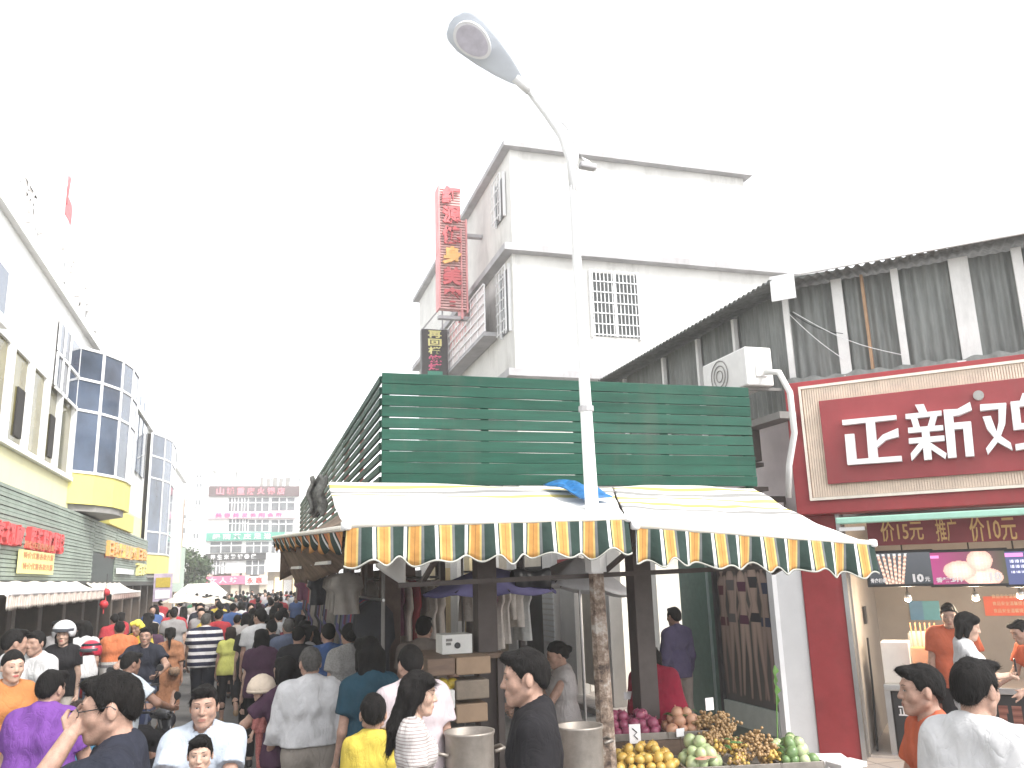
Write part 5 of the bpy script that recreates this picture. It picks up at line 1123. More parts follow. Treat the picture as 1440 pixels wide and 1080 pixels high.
pile('pomegranate', [fmesh('pomegranate', .048, mR, .95, True), fmesh('pomegranate', .045, mR, 1.0, True)], .047, W * .345, W * .555, .53, .91, FZ + .077, 3, 'pinkish orange pomegranate in the raised back tray', 'pomegranates in the raised tray', seed=4)
pile('lime', [fmesh('lime', .043, mD, 1.1), fmesh('lime', .04, mD, 1.25), fmesh('guava', .041, mG, 1.1)], .042, W * .805, W * .995, .03, .49, zt0 + .015, 3, 'dark green round fruit in the tray nearest the red shop', 'green fruit in the end tray', seed=5)
# longans: bunches of small brown balls on twigs
rs_ = random.Random(8)
for bno in range(58):
    x = rs_.uniform(W * .50, W * .80); y = rs_.uniform(.05, .75) if x < W * .7 else rs_.uniform(.05, .4); z = zt0 + .045 + .07 * rs_.random() + .3 * max(0, y - .05)
    p = (TFr @ np.array([x, y, z, 1]))[:3]; mb = MB(); ring = []
    for i in range(15):
        d = np.array([rs_.gauss(0, .026), rs_.gauss(0, .026), rs_.gauss(0, .02)]); r_ = rs_.uniform(.0125, .0165)
        mb.lathe(p + d, [(max(.0004, r_ * math.sin(t_)), -r_ * math.cos(t_)) for t_ in np.linspace(.05, 3.09, 6)], 8, cap=False); mb.tube([p, p + d], .0025, 4)
    yel = bno % 4 == 0 and y < .3
    mb.build('longan_bunch', mB if not yel else mO, smooth=True, label='bunch of small brown longans heaped in the tray' if not yel else 'bunch of small yellow fruit heaped in front of the longans', cat='fruit', group='longan bunches in the tray' if not yel else 'yellow bunches in the tray')
for i, (x, y) in enumerate(((.43, .05), (.47, .08), (.41, .02))):
    p = (TFr @ np.array([W * x, y - .0, zt0 + .11, 1]))[:3]; t = thing('cut_guava', tuple(p), 'halved guava with pink flesh on the guava pile', 'fruit', 'cut guavas on the pile')
    MB().lathe(p, [(.001, -.035), (.03, -.025), (.046, 0)], 14, cap=False).build('skin', mG, t, True)
    MB().lathe(p, [(.045, .0), (.03, .004), (.001, .004)], 14, cap=False).build('flesh', mat('pink_flesh', (.6, .25, .2), .5, .15, 20), t, True)
for i, (px_, py_, zz_, off) in enumerate(((893, 1032, FZ + .1, .3), (921, 991, FZ + .28, .72), (998, 990, FZ + .28, .75), (957, 1030, FZ + .08, .35), (885, 978, FZ + .25, .9))):
    p = onY(px_, py_, fl0[1] + off); t = thing('price_card', (p[0], p[1], p[2] - .06), ('white price card with a scrawled mark stuck in the persimmons', 'white price card stuck in the plums', 'white price card stuck in the pomegranates', 'small white price card between persimmons and guavas', 'pale price card lying behind the plums')[i], 'card')
    w_, h_ = ((.045, .07), (.035, .06), (.04, .05), (.04, .03), (.06, .03))[i]
    T_ = frame((p[0], p[1], p[2]), (1, -.15 + .12 * i)); MB(T_).box(-w_, w_, 0, .006, -h_, h_).build('card', M_wl, t)
    MB(T_).tube([(0, .003, -h_ - .1), (0, .003, -h_)], .004).build('stick', M_wood, t)
    if i == 0: MB(T_).tube([(-.02, -.003, .04), (.015, -.003, .01), (-.01, -.003, -.01), (.02, -.003, -.04)], .004, 5).build('scrawl', M_black, t)
# foam lids on the ground side and a slim green plant stick
for i, (px_, py_) in enumerate(((1165, 1066), (1190, 1074))):
    p = onZ(px_, py_, .62); MB(frame((p[0], p[1], p[2]), (1, -.4 + .5 * i))).box(-.13, .13, -.09, .09, -.02, .02).build('foam_sheet', M_wl, label=('flat white foam lid on a stack beside the green fruit', 'white foam lid leaning out toward the red shop')[i], cat='lid', bevel=.008)
    MB(frame((p[0], p[1], 0), (1, .2))).box(-.1, .1, -.08, .08, 0, p[2] - .021).build('foam_box', M_wl, label=('white foam box under the flat foam lid', 'white foam box next to the shop pavement')[i], cat='box', bevel=.01)
p = onY(1090, 1010, fl0[1] + .55); t = thing('green_spray', (p[0], p[1], p[2]), 'thin green plant stem standing behind the dark green fruit', 'plant')
MB().tube([(p[0], p[1], FZ - .09), (p[0] + .03, p[1], p[2] + .15), (p[0] + .05, p[1] + .02, p[2] + .42)], [.006, .005, .003], 5).build('stem', mat('stem_green', (.12, .25, .06), .6, .2), t)
for i in range(4): MB().add([(p[0] + .03, p[1], p[2] + .1 + .08 * i), (p[0] + .05 + .02 * (i % 2), p[1] - .02, p[2] + .14 + .08 * i), (p[0] + .045, p[1], p[2] + .19 + .08 * i), (p[0] + .025, p[1] + .01, p[2] + .14 + .08 * i)], [(0, 1, 2, 3)]).build('leaf', MATS['stem_green'], t, solid=.002)

# leaves tucked among the fruit
rs_ = random.Random(31); M_leaf = mat('fruit_leaf', (.06, .13, .035), .5, .4, 20)
for i in range(26):
    x, y, z = ((rs_.uniform(.81, .99) * W, rs_.uniform(.05, .45), zt0 + .12), (rs_.uniform(.36, .55) * W, rs_.uniform(.56, .88), FZ + .2), (rs_.uniform(.55, .78) * W, rs_.uniform(.05, .5), zt0 + .16))[i % 3]
    p = (TFr @ np.array([x, y, z + rs_.uniform(0, .05), 1]))[:3]; a = rs_.random() * 6.28; d = np.array((math.cos(a), math.sin(a), rs_.uniform(-.3, .4))); e_ = np.array((-math.sin(a), math.cos(a), rs_.uniform(-.3, .3)))
    MB().add([p - d * .05, p - d * .01 + e_ * .018, p + d * .05 + (0, 0, -.012), p - d * .01 - e_ * .018, p + (0, 0, .006)], [(0, 1, 4), (1, 2, 4), (2, 3, 4), (3, 0, 4)]).build('fruit_leaf', M_leaf, solid=.0015, label='green leaf tucked among the heaped fruit', cat='leaf', group='leaves among the fruit')
# ------------------------------------------------------------------ people: distance fields meshed into one continuous surface per body
class Field:
    def __init__(s, xs, ys, zs):
        s.c = [np.asarray(a, np.float32) for a in (xs, ys, zs)]; s.D = np.full([len(a) for a in s.c], 1.0, np.float32)
    def box(s, lo, hi):
        sl = tuple(slice(max(0, int(np.searchsorted(a, l)) - 1), int(np.searchsorted(a, h)) + 1) for a, l, h in zip(s.c, lo, hi))
        return sl, s.c[0][sl[0]][:, None, None], s.c[1][sl[1]][None, :, None], s.c[2][sl[2]][None, None, :]
    def op(s, prim, k=0.02, mode='u', grow=0.0, cut=None):
        kind = prim[0]
        if kind == 'c':
            _, a, b, ra, rb = prim; a = np.asarray(a, float); b = np.asarray(b, float); m = max(ra, rb) + grow + k + .05
            lo, hi = np.minimum(a, b) - m, np.maximum(a, b) + m
        else:
            _, c, rad, rot = prim; c = np.asarray(c, float); m = max(rad) + grow + k + .05; lo, hi = c - m, c + m
        sl, X, Y, Zz = s.box(lo, hi)
        if s.D[sl].size == 0: return
        if kind == 'c':
            ba = b - a; n2 = float(ba @ ba) + 1e-9
            px, py, pz = X - a[0], Y - a[1], Zz - a[2]
            t = np.clip((px * ba[0] + py * ba[1] + pz * ba[2]) / n2, 0, 1)
            d = np.sqrt((px - t * ba[0]) ** 2 + (py - t * ba[1]) ** 2 + (pz - t * ba[2]) ** 2) - (ra + (rb - ra) * t)
        else:
            px, py, pz = X - c[0], Y - c[1], Zz - c[2]
            if rot is not None: px, py, pz = [px * rot[0, i] + py * rot[1, i] + pz * rot[2, i] for i in range(3)]
            r = rad; k0 = np.sqrt((px / r[0]) ** 2 + (py / r[1]) ** 2 + (pz / r[2]) ** 2); k1 = np.sqrt((px / r[0] ** 2) ** 2 + (py / r[1] ** 2) ** 2 + (pz / r[2] ** 2) ** 2) + 1e-6
            d = k0 * (k0 - 1) / k1
        d = d - grow
        if cut is not None:
            for cc in cut:
                q, n = cc[0], cc[1]; e = (X - q[0]) * n[0] + (Y - q[1]) * n[1] + (Zz - q[2]) * n[2]
                if len(cc) > 2:
                    e = e + cc[3] * (np.sin(X * 170 + 3 * np.sin(Zz * 60)) + .7 * np.sin(X * 83 + Zz * 40 + 1)) * .5; kk = cc[2]; h = np.clip(.5 + .5 * (d - e) / kk, 0, 1); d = d * h + e * (1 - h) + kk * h * (1 - h)
                else: d = np.maximum(d, e)
        o = s.D[sl]
        if mode == 'u':
            h = np.clip(.5 + .5 * (o - d) / k, 0, 1); s.D[sl] = o * (1 - h) + d * h - k * h * (1 - h)
        else:
            h = np.clip(.5 - .5 * (o + d) / k, 0, 1); s.D[sl] = o * (1 - h) - d * h + k * h * (1 - h)
    def plane(s, q, n, k=.004):
        X, Y, Zz = s.c[0][:, None, None], s.c[1][None, :, None], s.c[2][None, None, :]
        s.D = np.maximum(s.D, (X - q[0]) * n[0] + (Y - q[1]) * n[1] + (Zz - q[2]) * n[2]).astype(np.float32)
    def noise(s, amp, f, seed=0, zf=1.0):
        rs_ = np.random.RandomState(seed); X, Y, Zz = s.c[0][:, None, None], s.c[1][None, :, None], s.c[2][None, None, :]
        tot = 0
        for i in range(4):
            w = rs_.normal(size=3); w /= np.linalg.norm(w); w = w * f * (1 + .5 * i); p = rs_.rand() * 6
            tot = tot + np.sin(X * w[0] + Y * w[1] + Zz * w[2] * zf + p + 1.2 * np.sin(X * w[1] * .6 - Zz * w[0] * .5 + Y * w[2])) / (1 + .5 * i)
        s.D = (s.D + amp * tot * .5).astype(np.float32)
    def mesh(s):
        D = s.D; S = D < 0; xs, ys, zs = s.c
        cnt = sum(S[i:S.shape[0] - 1 + i, j:S.shape[1] - 1 + j, k:S.shape[2] - 1 + k].astype(np.int8) for i in (0, 1) for j in (0, 1) for k in (0, 1))
        act = (cnt > 0) & (cnt < 8); I, J, K = np.nonzero(act); n = len(I)
        idx = np.full(act.shape, -1, np.int64); idx[I, J, K] = np.arange(n)
        P = np.zeros((n, 3)); W = np.zeros(n)
        for ax in range(3):
            o1, o2 = [a for a in range(3) if a != ax]
            for e1 in (0, 1):
                for e2 in (0, 1):
                    a = [I.copy(), J.copy(), K.copy()]; a[o1] = a[o1] + e1; a[o2] = a[o2] + e2; b = [q.copy() for q in a]; b[ax] = b[ax] + 1
                    da, db = D[tuple(a)], D[tuple(b)]; m = (da < 0) != (db < 0)
                    t = np.where(m, da / np.where(m, da - db, 1), 0)
                    for c_ in range(3):
                        ca = s.c[c_][a[c_]]; cb = s.c[c_][b[c_]]; P[:, c_] += np.where(m, ca + (cb - ca) * t, 0)
                    W += m
        P /= W[:, None]
        Q = []
        for ax in range(3):
            o1, o2 = (ax + 1) % 3, (ax + 2) % 3
            A = np.take(S, range(S.shape[ax] - 1), ax); B = np.take(S, range(1, S.shape[ax]), ax)
            e = np.nonzero(A != B); e = list(e); ok = (e[o1] > 0) & (e[o2] > 0) & (e[o1] < act.shape[o1]) & (e[o2] < act.shape[o2]); e = [q[ok] for q in e]
            fl_ = A[tuple(e)]
            def cell(d1, d2):
                q = [v.copy() for v in e]; q[o1] = q[o1] + d1; q[o2] = q[o2] + d2; return idx[tuple(q)]
            q = np.stack([cell(-1, -1), cell(0, -1), cell(0, 0), cell(-1, 0)], 1)
            q[~fl_] = q[~fl_][:, ::-1]; Q.append(q)
        Q = np.concatenate(Q); Q = Q[(Q >= 0).all(1)]
        return P, Q
def np_mesh(name, P, Q, m_):
    me = bpy.data.meshes.new(name); me.vertices.add(len(P)); me.vertices.foreach_set('co', P.astype(np.float32).ravel())
    me.loops.add(len(Q) * 4); me.loops.foreach_set('vertex_index', Q.astype(np.int32).ravel())
    me.polygons.add(len(Q)); me.polygons.foreach_set('loop_start', np.arange(0, len(Q) * 4, 4, dtype=np.int32))
    try: me.polygons.foreach_set('loop_total', np.full(len(Q), 4, np.int32))
    except Exception: pass
    me.update(calc_edges=True); me.polygons.foreach_set('use_smooth', [True] * len(Q)); me.materials.append(m_); return me
def axis(lo, hi, step, fine=()):
    pts = list(np.arange(lo, hi + step, step))
    for a, b, st_ in fine:
        a, b = max(a, lo), min(b, hi)
        if b <= a: continue
        pts = [p for p in pts if p < a - st_ * .6 or p > b + st_ * .6] + list(np.arange(a, b + st_ * .5, st_))
    return np.array(sorted(pts))
def rx(a): c, s_ = math.cos(a), math.sin(a); return np.array([[1, 0, 0], [0, c, -s_], [0, s_, c]])
def rz(a): c, s_ = math.cos(a), math.sin(a); return np.array([[c, -s_, 0], [s_, c, 0], [0, 0, 1]])
def ry(a): c, s_ = math.cos(a), math.sin(a); return np.array([[c, 0, s_], [0, 1, 0], [-s_, 0, c]])
def skin_mat(name, c):
    M = mat(name, c, .5, .22, 30, .2, 260, spec=.35)
    b = M.node_tree.nodes['Principled BSDF']; b.inputs['Subsurface Weight'].default_value = .12; b.inputs['Subsurface Radius'].default_value = (.012, .005, .003); return M
SK = [skin_mat('skin_tan', (.38, .235, .178)), skin_mat('skin_fair', (.49, .325, .25)), skin_mat('skin_brown', (.25, .14, .10))]
HAIRM = mat('black_hair', (.008, .0068, .0064), .7, .5, 30, .6, 150, spec=.16, stretch=(1, 1, .2))
HAIRG = mat('grey_hair', (.085, .08, .075), .65, .5, 40, .6, 150, spec=.2)
HAIRB = mat('dark_brown_hair', (.022, .012, .009), .55, .4, 30, .6, 150, spec=.22, stretch=(1, 1, .2))
M_eye = mat('eye_white', (.42, .38, .35), .3, .03); M_iris = mat('dark_iris', (.02, .013, .01), .15, .1); M_lip = mat('lips', (.29, .125, .10), .45, .1); M_lipw = mat('painted_lips', (.4, .1, .095), .4, .1); M_brow = mat('eyebrow', (.025, .018, .015), .7, .3, 80)
M_shoe = mat('dark_shoe', (.04, .035, .035), .5, .2); M_sandal = mat('tan_sandal', (.3, .2, .12), .6, .2); M_sneak = mat('white_shoe', (.65, .65, .64), .5, .1)
def creases(M, strength=.4):
    """ridged noise relief: crisp folds on cloth"""
    n = M.node_tree.nodes; l = M.node_tree.links; b = n['Principled BSDF']
    tc = n.new('ShaderNodeTexCoord'); mp = n.new('ShaderNodeMapping'); mp.inputs['Scale'].default_value = (1.3, 1.3, .75); mp.inputs['Rotation'].default_value = (.4, .3, .2); l.new(tc.outputs['Object'], mp.inputs['Vector'])
    nz = n.new('ShaderNodeTexNoise'); nz.inputs['Scale'].default_value = 7.5; nz.inputs['Detail'].default_value = 3.5; nz.inputs['Distortion'].default_value = 1.1; l.new(mp.outputs[0], nz.inputs['Vector'])
    s1 = n.new('ShaderNodeMath'); s1.operation = 'SUBTRACT'; s1.inputs[1].default_value = .5; l.new(nz.outputs[0], s1.inputs[0])
    s2 = n.new('ShaderNodeMath'); s2.operation = 'ABSOLUTE'; l.new(s1.outputs[0], s2.inputs[0])
    s3 = n.new('ShaderNodeMath'); s3.operation = 'POWER'; s3.inputs[1].default_value = .55; l.new(s2.outputs[0], s3.inputs[0])
    wv = n.new('ShaderNodeTexNoise'); wv.inputs['Scale'].default_value = 420; l.new(tc.outputs['Object'], wv.inputs['Vector'])
    ad = n.new('ShaderNodeMath'); ad.operation = 'MULTIPLY_ADD'; ad.inputs[1].default_value = .06; l.new(wv.outputs[0], ad.inputs[0]); l.new(s3.outputs[0], ad.inputs[2])
    bp = n.new('ShaderNodeBump'); bp.inputs['Strength'].default_value = strength; bp.inputs['Distance'].default_value = .03; l.new(ad.outputs[0], bp.inputs['Height']); l.new(bp.outputs[0], b.inputs['Normal'])
    return M
def cloth(name, c, var=.1):
    new = 'cloth_' + name not in MATS; M = mat('cloth_' + name, c, .85, var, 14, spec=.15)
    return creases(M) if new else M
def skeleton(sp):
    """joints for a 1.70 m figure facing +y, before scaling"""
    J = {}; f = sp.get('sex', 'm'); sw = {'m': .172, 'f': .15, 'c': .15}[f] * sp.get('girth', 1) ** .5
    sit = sp.get('sit'); legs = sp.get('legs', ((0, 4), (0, 4)))
    if sit: legs = ((82, 88), (78, 84)) if sit is True else sit
    spread = sp.get('spread', .02)
    for i, (s_, nm) in enumerate(((-1, 'l'), (1, 'r'))):
        a, b = R(legs[i][0]), R(legs[i][1]); hip = np.array((s_ * .092, 0, .91)); kn = hip + .42 * np.array((s_ * spread, math.sin(a), -math.cos(a))); an = kn + .405 * np.array((0, math.sin(a - b), -math.cos(a - b)))
        J['hip' + nm], J['kn' + nm], J['an' + nm] = hip, kn, an
        fd = rx(-(a - b) * .6 if not sit else 0) @ np.array((s_ * .15, 1, 0)); fd /= np.linalg.norm(fd); J['toe' + nm] = an + fd * .17 + np.array((0, 0, -.045)); J['heel' + nm] = an + np.array((0, -.035, -.05))
    dz = 0.0 if sit else .085 - min(J['anl'][2], J['anr'][2])
    Rt = rx(-R(sp.get('lean', 2))) @ rz(R(sp.get('twist', 0))); piv = np.array((0, 0, .95))
    def tor(p): return piv + Rt @ (np.array(p, float) - piv)
    for nm, p in dict(pel=(0, 0, .95), waist=(0, .005, 1.08), chest=(0, .0, 1.27), neck=(0, -.012, 1.43), hc=(0, .012, 1.592), shl=(-sw, -.005, 1.385), shr=(sw, -.005, 1.385)).items(): J[nm] = tor(p)
    J['Rt'] = Rt
    hr = Rt @ rz(R(sp.get('hyaw', 0))) @ rx(R(sp.get('hpitch', 0))) @ ry(R(sp.get('hroll', 0))); nb = J['neck'] + (J['hc'] - J['neck']) * .42
    J['Rh'] = hr; J['nt'] = nb; J['hc'] = nb + hr @ np.array((0, .014, .094 + .09 * (sp.get('hs', 1) - 1)))
    U, Fo = .285, .245
    for s_, nm in ((-1, 'l'), (1, 'r')):
        ar = sp.get('arm' + nm, (3, 9, 14)); sh = J['sh' + nm]
        if ar[0] == 'ik':
            tg = np.array(ar[1], float); v = tg - sh; L = min(np.linalg.norm(v), (U + Fo) * .995); v = v / np.linalg.norm(v)
            ca = (U * U + L * L - Fo * Fo) / (2 * U * L); pole = np.array(ar[2] if len(ar) > 2 else (s_ * .6, -.3, -1.0)); pole = pole - v * (pole @ v); pole /= np.linalg.norm(pole)
            el = sh + U * (v * ca + pole * math.sqrt(max(0, 1 - ca * ca))); wr = sh + v * L
        else:
            sw_, ab, eb = [R(q) for q in ar[:3]]
            d = np.array((s_ * math.sin(ab), math.sin(sw_) * math.cos(ab), -math.cos(sw_) * math.cos(ab))); el = sh + U * (Rt @ d if not sit else d)
            d2 = np.array((s_ * math.sin(ab) * .5, math.sin(sw_ + eb), -math.cos(sw_ + eb))); d2 /= np.linalg.norm(d2); wr = el + Fo * d2
        J['el' + nm], J['wr' + nm] = el, wr
    up = np.array((0, 0, dz))
    for k_ in list(J):
        if k_ not in ('Rt', 'Rh'): J[k_] = J[k_] + up
    return J
def hand_prims(J, s_, nm, curl=.5):
    w = J['wr' + nm]; d = w - J['el' + nm]; d /= np.linalg.norm(d)
    ac = np.array((0, 1.0, 0)) - d * d[1]
    if np.linalg.norm(ac) < .4: ac = np.array((0, 0, 1.0)) - d * d[2]
    ac /= np.linalg.norm(ac); pn = np.cross(d, ac)
    if pn[0] * s_ > 0: pn = -pn          # palm faces the body
    kn = w + d * .082
    out = [('c', w, w + d * .05, .024, .024)]
    rot = np.stack([pn, ac, d], 1); out.append(('e', w + d * .05, (.016, .04, .048), rot))
    for i in range(4):
        o = (.032 - .021 * i); b0 = kn + ac * o; ln = (.042, .047, .044, .034)[i]
        d1 = d * math.cos(curl) + pn * math.sin(curl); d2 = d * math.cos(curl * 2.1) + pn * math.sin(curl * 2.1)
        m1 = b0 + d1 * ln; m2 = m1 + d2 * ln * .85
        out += [('c', b0 - d * .02, m1, .0098, .0088), ('c', m1, m2, .0088, .0072)]
    t0 = w + d * .025 + ac * .026; t1 = t0 + (d * .6 + ac * .7 + pn * .35) * .042; t2 = t1 + (d * .85 + ac * .2 + pn * .45) * .034
    out += [('c', t0, t1, .0125, .0105), ('c', t1, t2, .0105, .008)]
    return out
def make_person(sp):
    """returns the list of (name, mesh) for one figure, in metres, facing +y, feet at z=0"""
    J = skeleton(sp); sex = sp.get('sex', 'm'); g = sp.get('girth', 1.0); lvl = sp.get('lvl', 1); hs = sp.get('hs', 1.0); s = 1.0
    limb = {'m': 1.0, 'f': .86, 'c': .82}[sex] * g ** .6
    Rt, Rh = J['Rt'], J['Rh']; hc = J['hc']
    def T(p, o='pel'): return J[o] + Rt @ np.array(p, float)
    def Hd(x, y, z): return hc + Rh @ (np.array((x, y, z)) * hs)
    def E(c_, r, rot=None): return ('e', Hd(*c_), tuple(q * hs for q in r), Rh if rot is None else Rh @ rot)
    def C(a, b, ra, rb): return ('c', Hd(*a), Hd(*b), ra * hs, rb * hs)
    ch = {'m': (.092, .108), 'f': (.078, .1), 'c': (.075, .1)}[sex]; wa = {'m': (.072, .1), 'f': (.055, .088), 'c': (.055, .092)}[sex]; pe = {'m': (.078, .106), 'f': (.09, .108), 'c': (.07, .1)}[sex]
    torso = [('c', T((-ch[0] * g, .0, .0), 'chest'), T((ch[0] * g, 0, 0), 'chest'), ch[1] * g, ch[1] * g), ('c', T((-wa[0] * g, .01, 0), 'waist'), T((wa[0] * g, .01, 0), 'waist'), wa[1] * g, wa[1] * g),
             ('c', T((-pe[0] * g, 0, -.01)), T((pe[0] * g, 0, -.01)), pe[1] * g, pe[1] * g), ('c', J['shl'] + Rt @ (.03, 0, -.005), J['shr'] + Rt @ (-.03, 0, -.005), .062 * limb ** .5, .062 * limb ** .5),
             ('c', J['neck'] + Rt @ (0, -.012, .012), J['shl'] + Rt @ (.05, -.01, .012), .042, .042), ('c', J['neck'] + Rt @ (0, -.012, .012), J['shr'] + Rt @ (-.05, -.01, .012), .042, .042)]
    if sex == 'f': torso += [('e', T((s_ * .065, .075, .0), 'chest'), (.058, .055, .058), None) for s_ in (-1, 1)]
    if sp.get('belly'): torso.append(('e', T((0, .05, .0), 'waist'), (.13, .12, .15), None))
    arms = {}; legs = {}
    for s_, nm in ((-1, 'l'), (1, 'r')):
        arms[nm] = [('c', J['sh' + nm], J['el' + nm], .052 * limb, .041 * limb), ('c', J['el' + nm], J['wr' + nm], .041 * limb, .027 * limb)]
        legs[nm] = [('c', J['hip' + nm], J['kn' + nm], .088 * limb * g ** .3, .056 * limb), ('c', J['kn' + nm], J['kn' + nm] * .6 + J['an' + nm] * .4 + np.array((0, -.012, 0)), .056 * limb, .054 * limb), ('c', J['kn' + nm] * .6 + J['an' + nm] * .4 + np.array((0, -.012, 0)), J['an' + nm], .054 * limb, .036 * limb)]
    neckp = ('c', J['neck'] + Rt @ (0, -.005, -.02), Hd(0, -.016, -.055), .056 * limb ** .5, .05 * limb ** .4)
    # --- body
    hands = sp.get('hands', lvl >= 1)
    allp = np.array([J[k_] for k_ in J if k_ not in ('Rt', 'Rh')]); lo = allp.min(0) - .2; hi = allp.max(0) + .16 * max(1, hs); lo[2] = allp[:, 2].min() - .08
    st_ = {0: .026, 1: .0165, 2: .0135}[lvl]
    fine = [[], [], []]
    if lvl >= 1:
        fs = .0042 if lvl == 2 else .0085
        for a_, (l, h) in enumerate(((-.095, .095), (-.115, .13), (-.13, .12))): fine[a_].append((hc[a_] + l * hs, hc[a_] + h * hs, fs))
    if hands:
        hst = .0055 if lvl == 2 else .0075
        for nm in sp.get('show', 'lr'):
            w = J['wr' + nm]; d = w - J['el' + nm]; d /= np.linalg.norm(d); c_ = w + d * .09
            for a_ in range(3): fine[a_].append((c_[a_] - .1, c_[a_] + .1, hst))
    ax_ = []
    for a_ in range(3):
        iv = sorted(fine[a_]); mg = []
        for q in iv:
            if mg and q[0] < mg[-1][1] + .01: mg[-1] = (mg[-1][0], max(mg[-1][1], q[1]), min(mg[-1][2], q[2]))
            else: mg.append(q)
        ax_.append(axis(lo[a_], hi[a_], st_, mg))
    F = Field(*ax_)
    for p in torso: F.op(p, .07, grow=-.008)
    for nm in 'lr':
        for p in legs[nm]: F.op(p, .03)
        F.op(('c', J['heel' + nm], J['toe' + nm], .034 * limb, .026 * limb), .03)
        F.op(('c', J['an' + nm], J['an' + nm] * .4 + J['toe' + nm] * .6, .034 * limb, .026 * limb), .03)
    for nm in 'lr':
        for p in arms[nm]: F.op(p, .022)
    F.op(neckp, .035)
    F.op(E((0, -.012, .02), (.074, .092, .088)), .03); F.op(E((0, .028, -.012), (.062, .062, .085)), .03)
    F.op(C((0, .03, -.055), (0, .06, -.092), .05, .03), .025)
    for s_ in (-1, 1):
        F.op(C((s_ * .047, .002, -.06), (s_ * .018, .058, -.093), .022, .02), .02); F.op(E((s_ * .04, .052, -.028), (.024, .028, .026)), .02)
        F.op(E((s_ * .076, -.014, -.014), (.009, .018, .03), rz(s_ * R(-20))), .008)
    if lvl >= 1:
        F.op(C((-.038, .073, .022), (.038, .073, .022), .013, .013), .018)
        for s_ in (-1, 1): F.op(E((s_ * .032, .104, .002), (.021, .02, .013)), .012, 's')
        F.op(C((0, .083, .008), (0, .104, -.03), .0095, .0125), .01)
        for s_ in (-1, 1): F.op(E((s_ * .0125, .094, -.034), (.0095, .011, .0085)), .006)
        F.op(E((0, .072, -.066), (.03, .026, .024)), .015); F.op(E((0, .072, -.1), (.021, .02, .018)), .015)
        F.op(C((-.018, .091, -.0605), (.018, .091, -.0605), .0055, .0055), .006); F.op(C((-.015, .09, -.073), (.015, .09, -.073), .0065, .0065), .006)
        if lvl == 2: F.op(C((-.02, .1, -.067), (.02, .1, -.067), .0025, .0025), .004, 's')
    else: F.op(C((0, .083, .008), (0, .1, -.03), .012, .016), .01)
    for s_, nm in ((-1, 'l'), (1, 'r')):
        if hands:
            for p in hand_prims(J, s_, nm, sp.get('curl', .45)): F.op(p, .0035)
        else:
            d = J['wr' + nm] - J['el' + nm]; d /= np.linalg.norm(d); w = J['wr' + nm]; ac = np.array((0, 1, 0)) - d * d[1]; ac /= (np.linalg.norm(ac) + 1e-6)
            F.op(('c', w, w + d * .09, .03, .028), .02)
            for o in (-.02, .02): F.op(('c', w + d * .08 + ac * o, w + d * .16 + ac * o * 1.2, .015, .012), .01)
            F.op(('c', w + d * .03 + ac * .03, w + d * .08 + ac * .06, .014, .012), .01)
    P, Q = F.mesh(); skin = SK[sp.get('skin', 0)]
    out = [('body', np_mesh('body', P, Q, skin))]; BP = P
    # --- clothes
    cs = {0: .026, 1: .0165, 2: .0115}[lvl]; seed = sp.get('seed', 1)
    def cfield(): return Field(axis(lo[0] - .05, hi[0] + .05, cs), axis(lo[1] - .05, hi[1] + .05, cs), axis(lo[2], J['nt'][2] + .06, cs))
    sh = sp['shirt']; G = cfield(); loose = sh.get('loose', .016); hem = sh.get('hem', .86) ; dzv = J['pel'][2] - .95
    for p in torso: G.op(p, .08, grow=loose - .004)
    hemz = hem + dzv
    if sp.get('sit'): hemz = max(hemz, J['pel'][2] - .12)
    for s_ in (-1, 1):   # hanging skirt of the shirt
        top = T((s_ * .07 * g, .0, 0), 'waist'); G.op(('c', top, np.array((s_ * (.075 * g), T((0, 0, 0))[1] + .0, min(hemz, J['pel'][2]))), .1 * g + loose, (.108 * g + loose) * sh.get('flare', 1.0)), .06)
    sl_ = sh.get('sleeve', .62)
    for s_, nm in ((-1, 'l'), (1, 'r')):
        a, b, c_ = J['sh' + nm], J['el' + nm], J['wr' + nm]; sl2 = .012 + loose * .7
        if sl_ <= 0: continue
        if sl_ <= 1:
            e = a + (b - a) * sl_; n_ = (b - a) / np.linalg.norm(b - a)
            G.op(('c', a + (0, 0, .0), e + n_ * .05, .054 * limb + sl2, .052 * limb + sl2 * 1.25), .03, cut=[(e, n_)])
        else:
            f_ = sl_ - 1; e = b + (c_ - b) * f_; n_ = (c_ - b) / np.linalg.norm(c_ - b)
            G.op(('c', a, b, .054 * limb + sl2, .046 * limb + sl2), .03); G.op(('c', b, e + n_ * .04, .046 * limb + sl2, .036 * limb + sl2), .02, cut=[(e, n_)])
    if sh.get('dress'):
        kz = sh['dress'] + dzv
        for s_ in (-1, 1): G.op(('c', T((s_ * .06, 0, 0)), np.array((s_ * .075, T((0, 0, 0))[1], kz)), .12 * g, .14 * g), .08)
        hemz = kz
    G.noise(sh.get('fold', .007), 27, seed, .55)
    G.noise(.004 if lvl == 2 else .003, 55, seed + 5, .35)
    G.plane((0, 0, hemz), (0, 0, -1))
    if not sh.get('collar'): G.op(('c', J['neck'] + Rt @ (0, .034, .082), J['neck'] + Rt @ (0, .02, .2), .073, .09), .006, 's')
    else:
        n0 = J['neck'] + Rt @ (0, .0, .0); n1 = J['neck'] + Rt @ (0, .012, .052); G.op(('c', n0, n1, .072, .067), .015, cut=[(n1, Rt @ (0, .35, .94)), (n0 - Rt @ (0, 0, .02), Rt @ (0, 0, -1))]); G.op(('c', n0 + Rt @ (0, .02, .0), J['neck'] + Rt @ (0, .05, .14), .052, .062), .004, 's')
    P, Q = G.mesh(); out.append((sh.get('name', 'shirt'), np_mesh('shirt', P, Q, sh['m'])))
    pt = sp.get('pants')
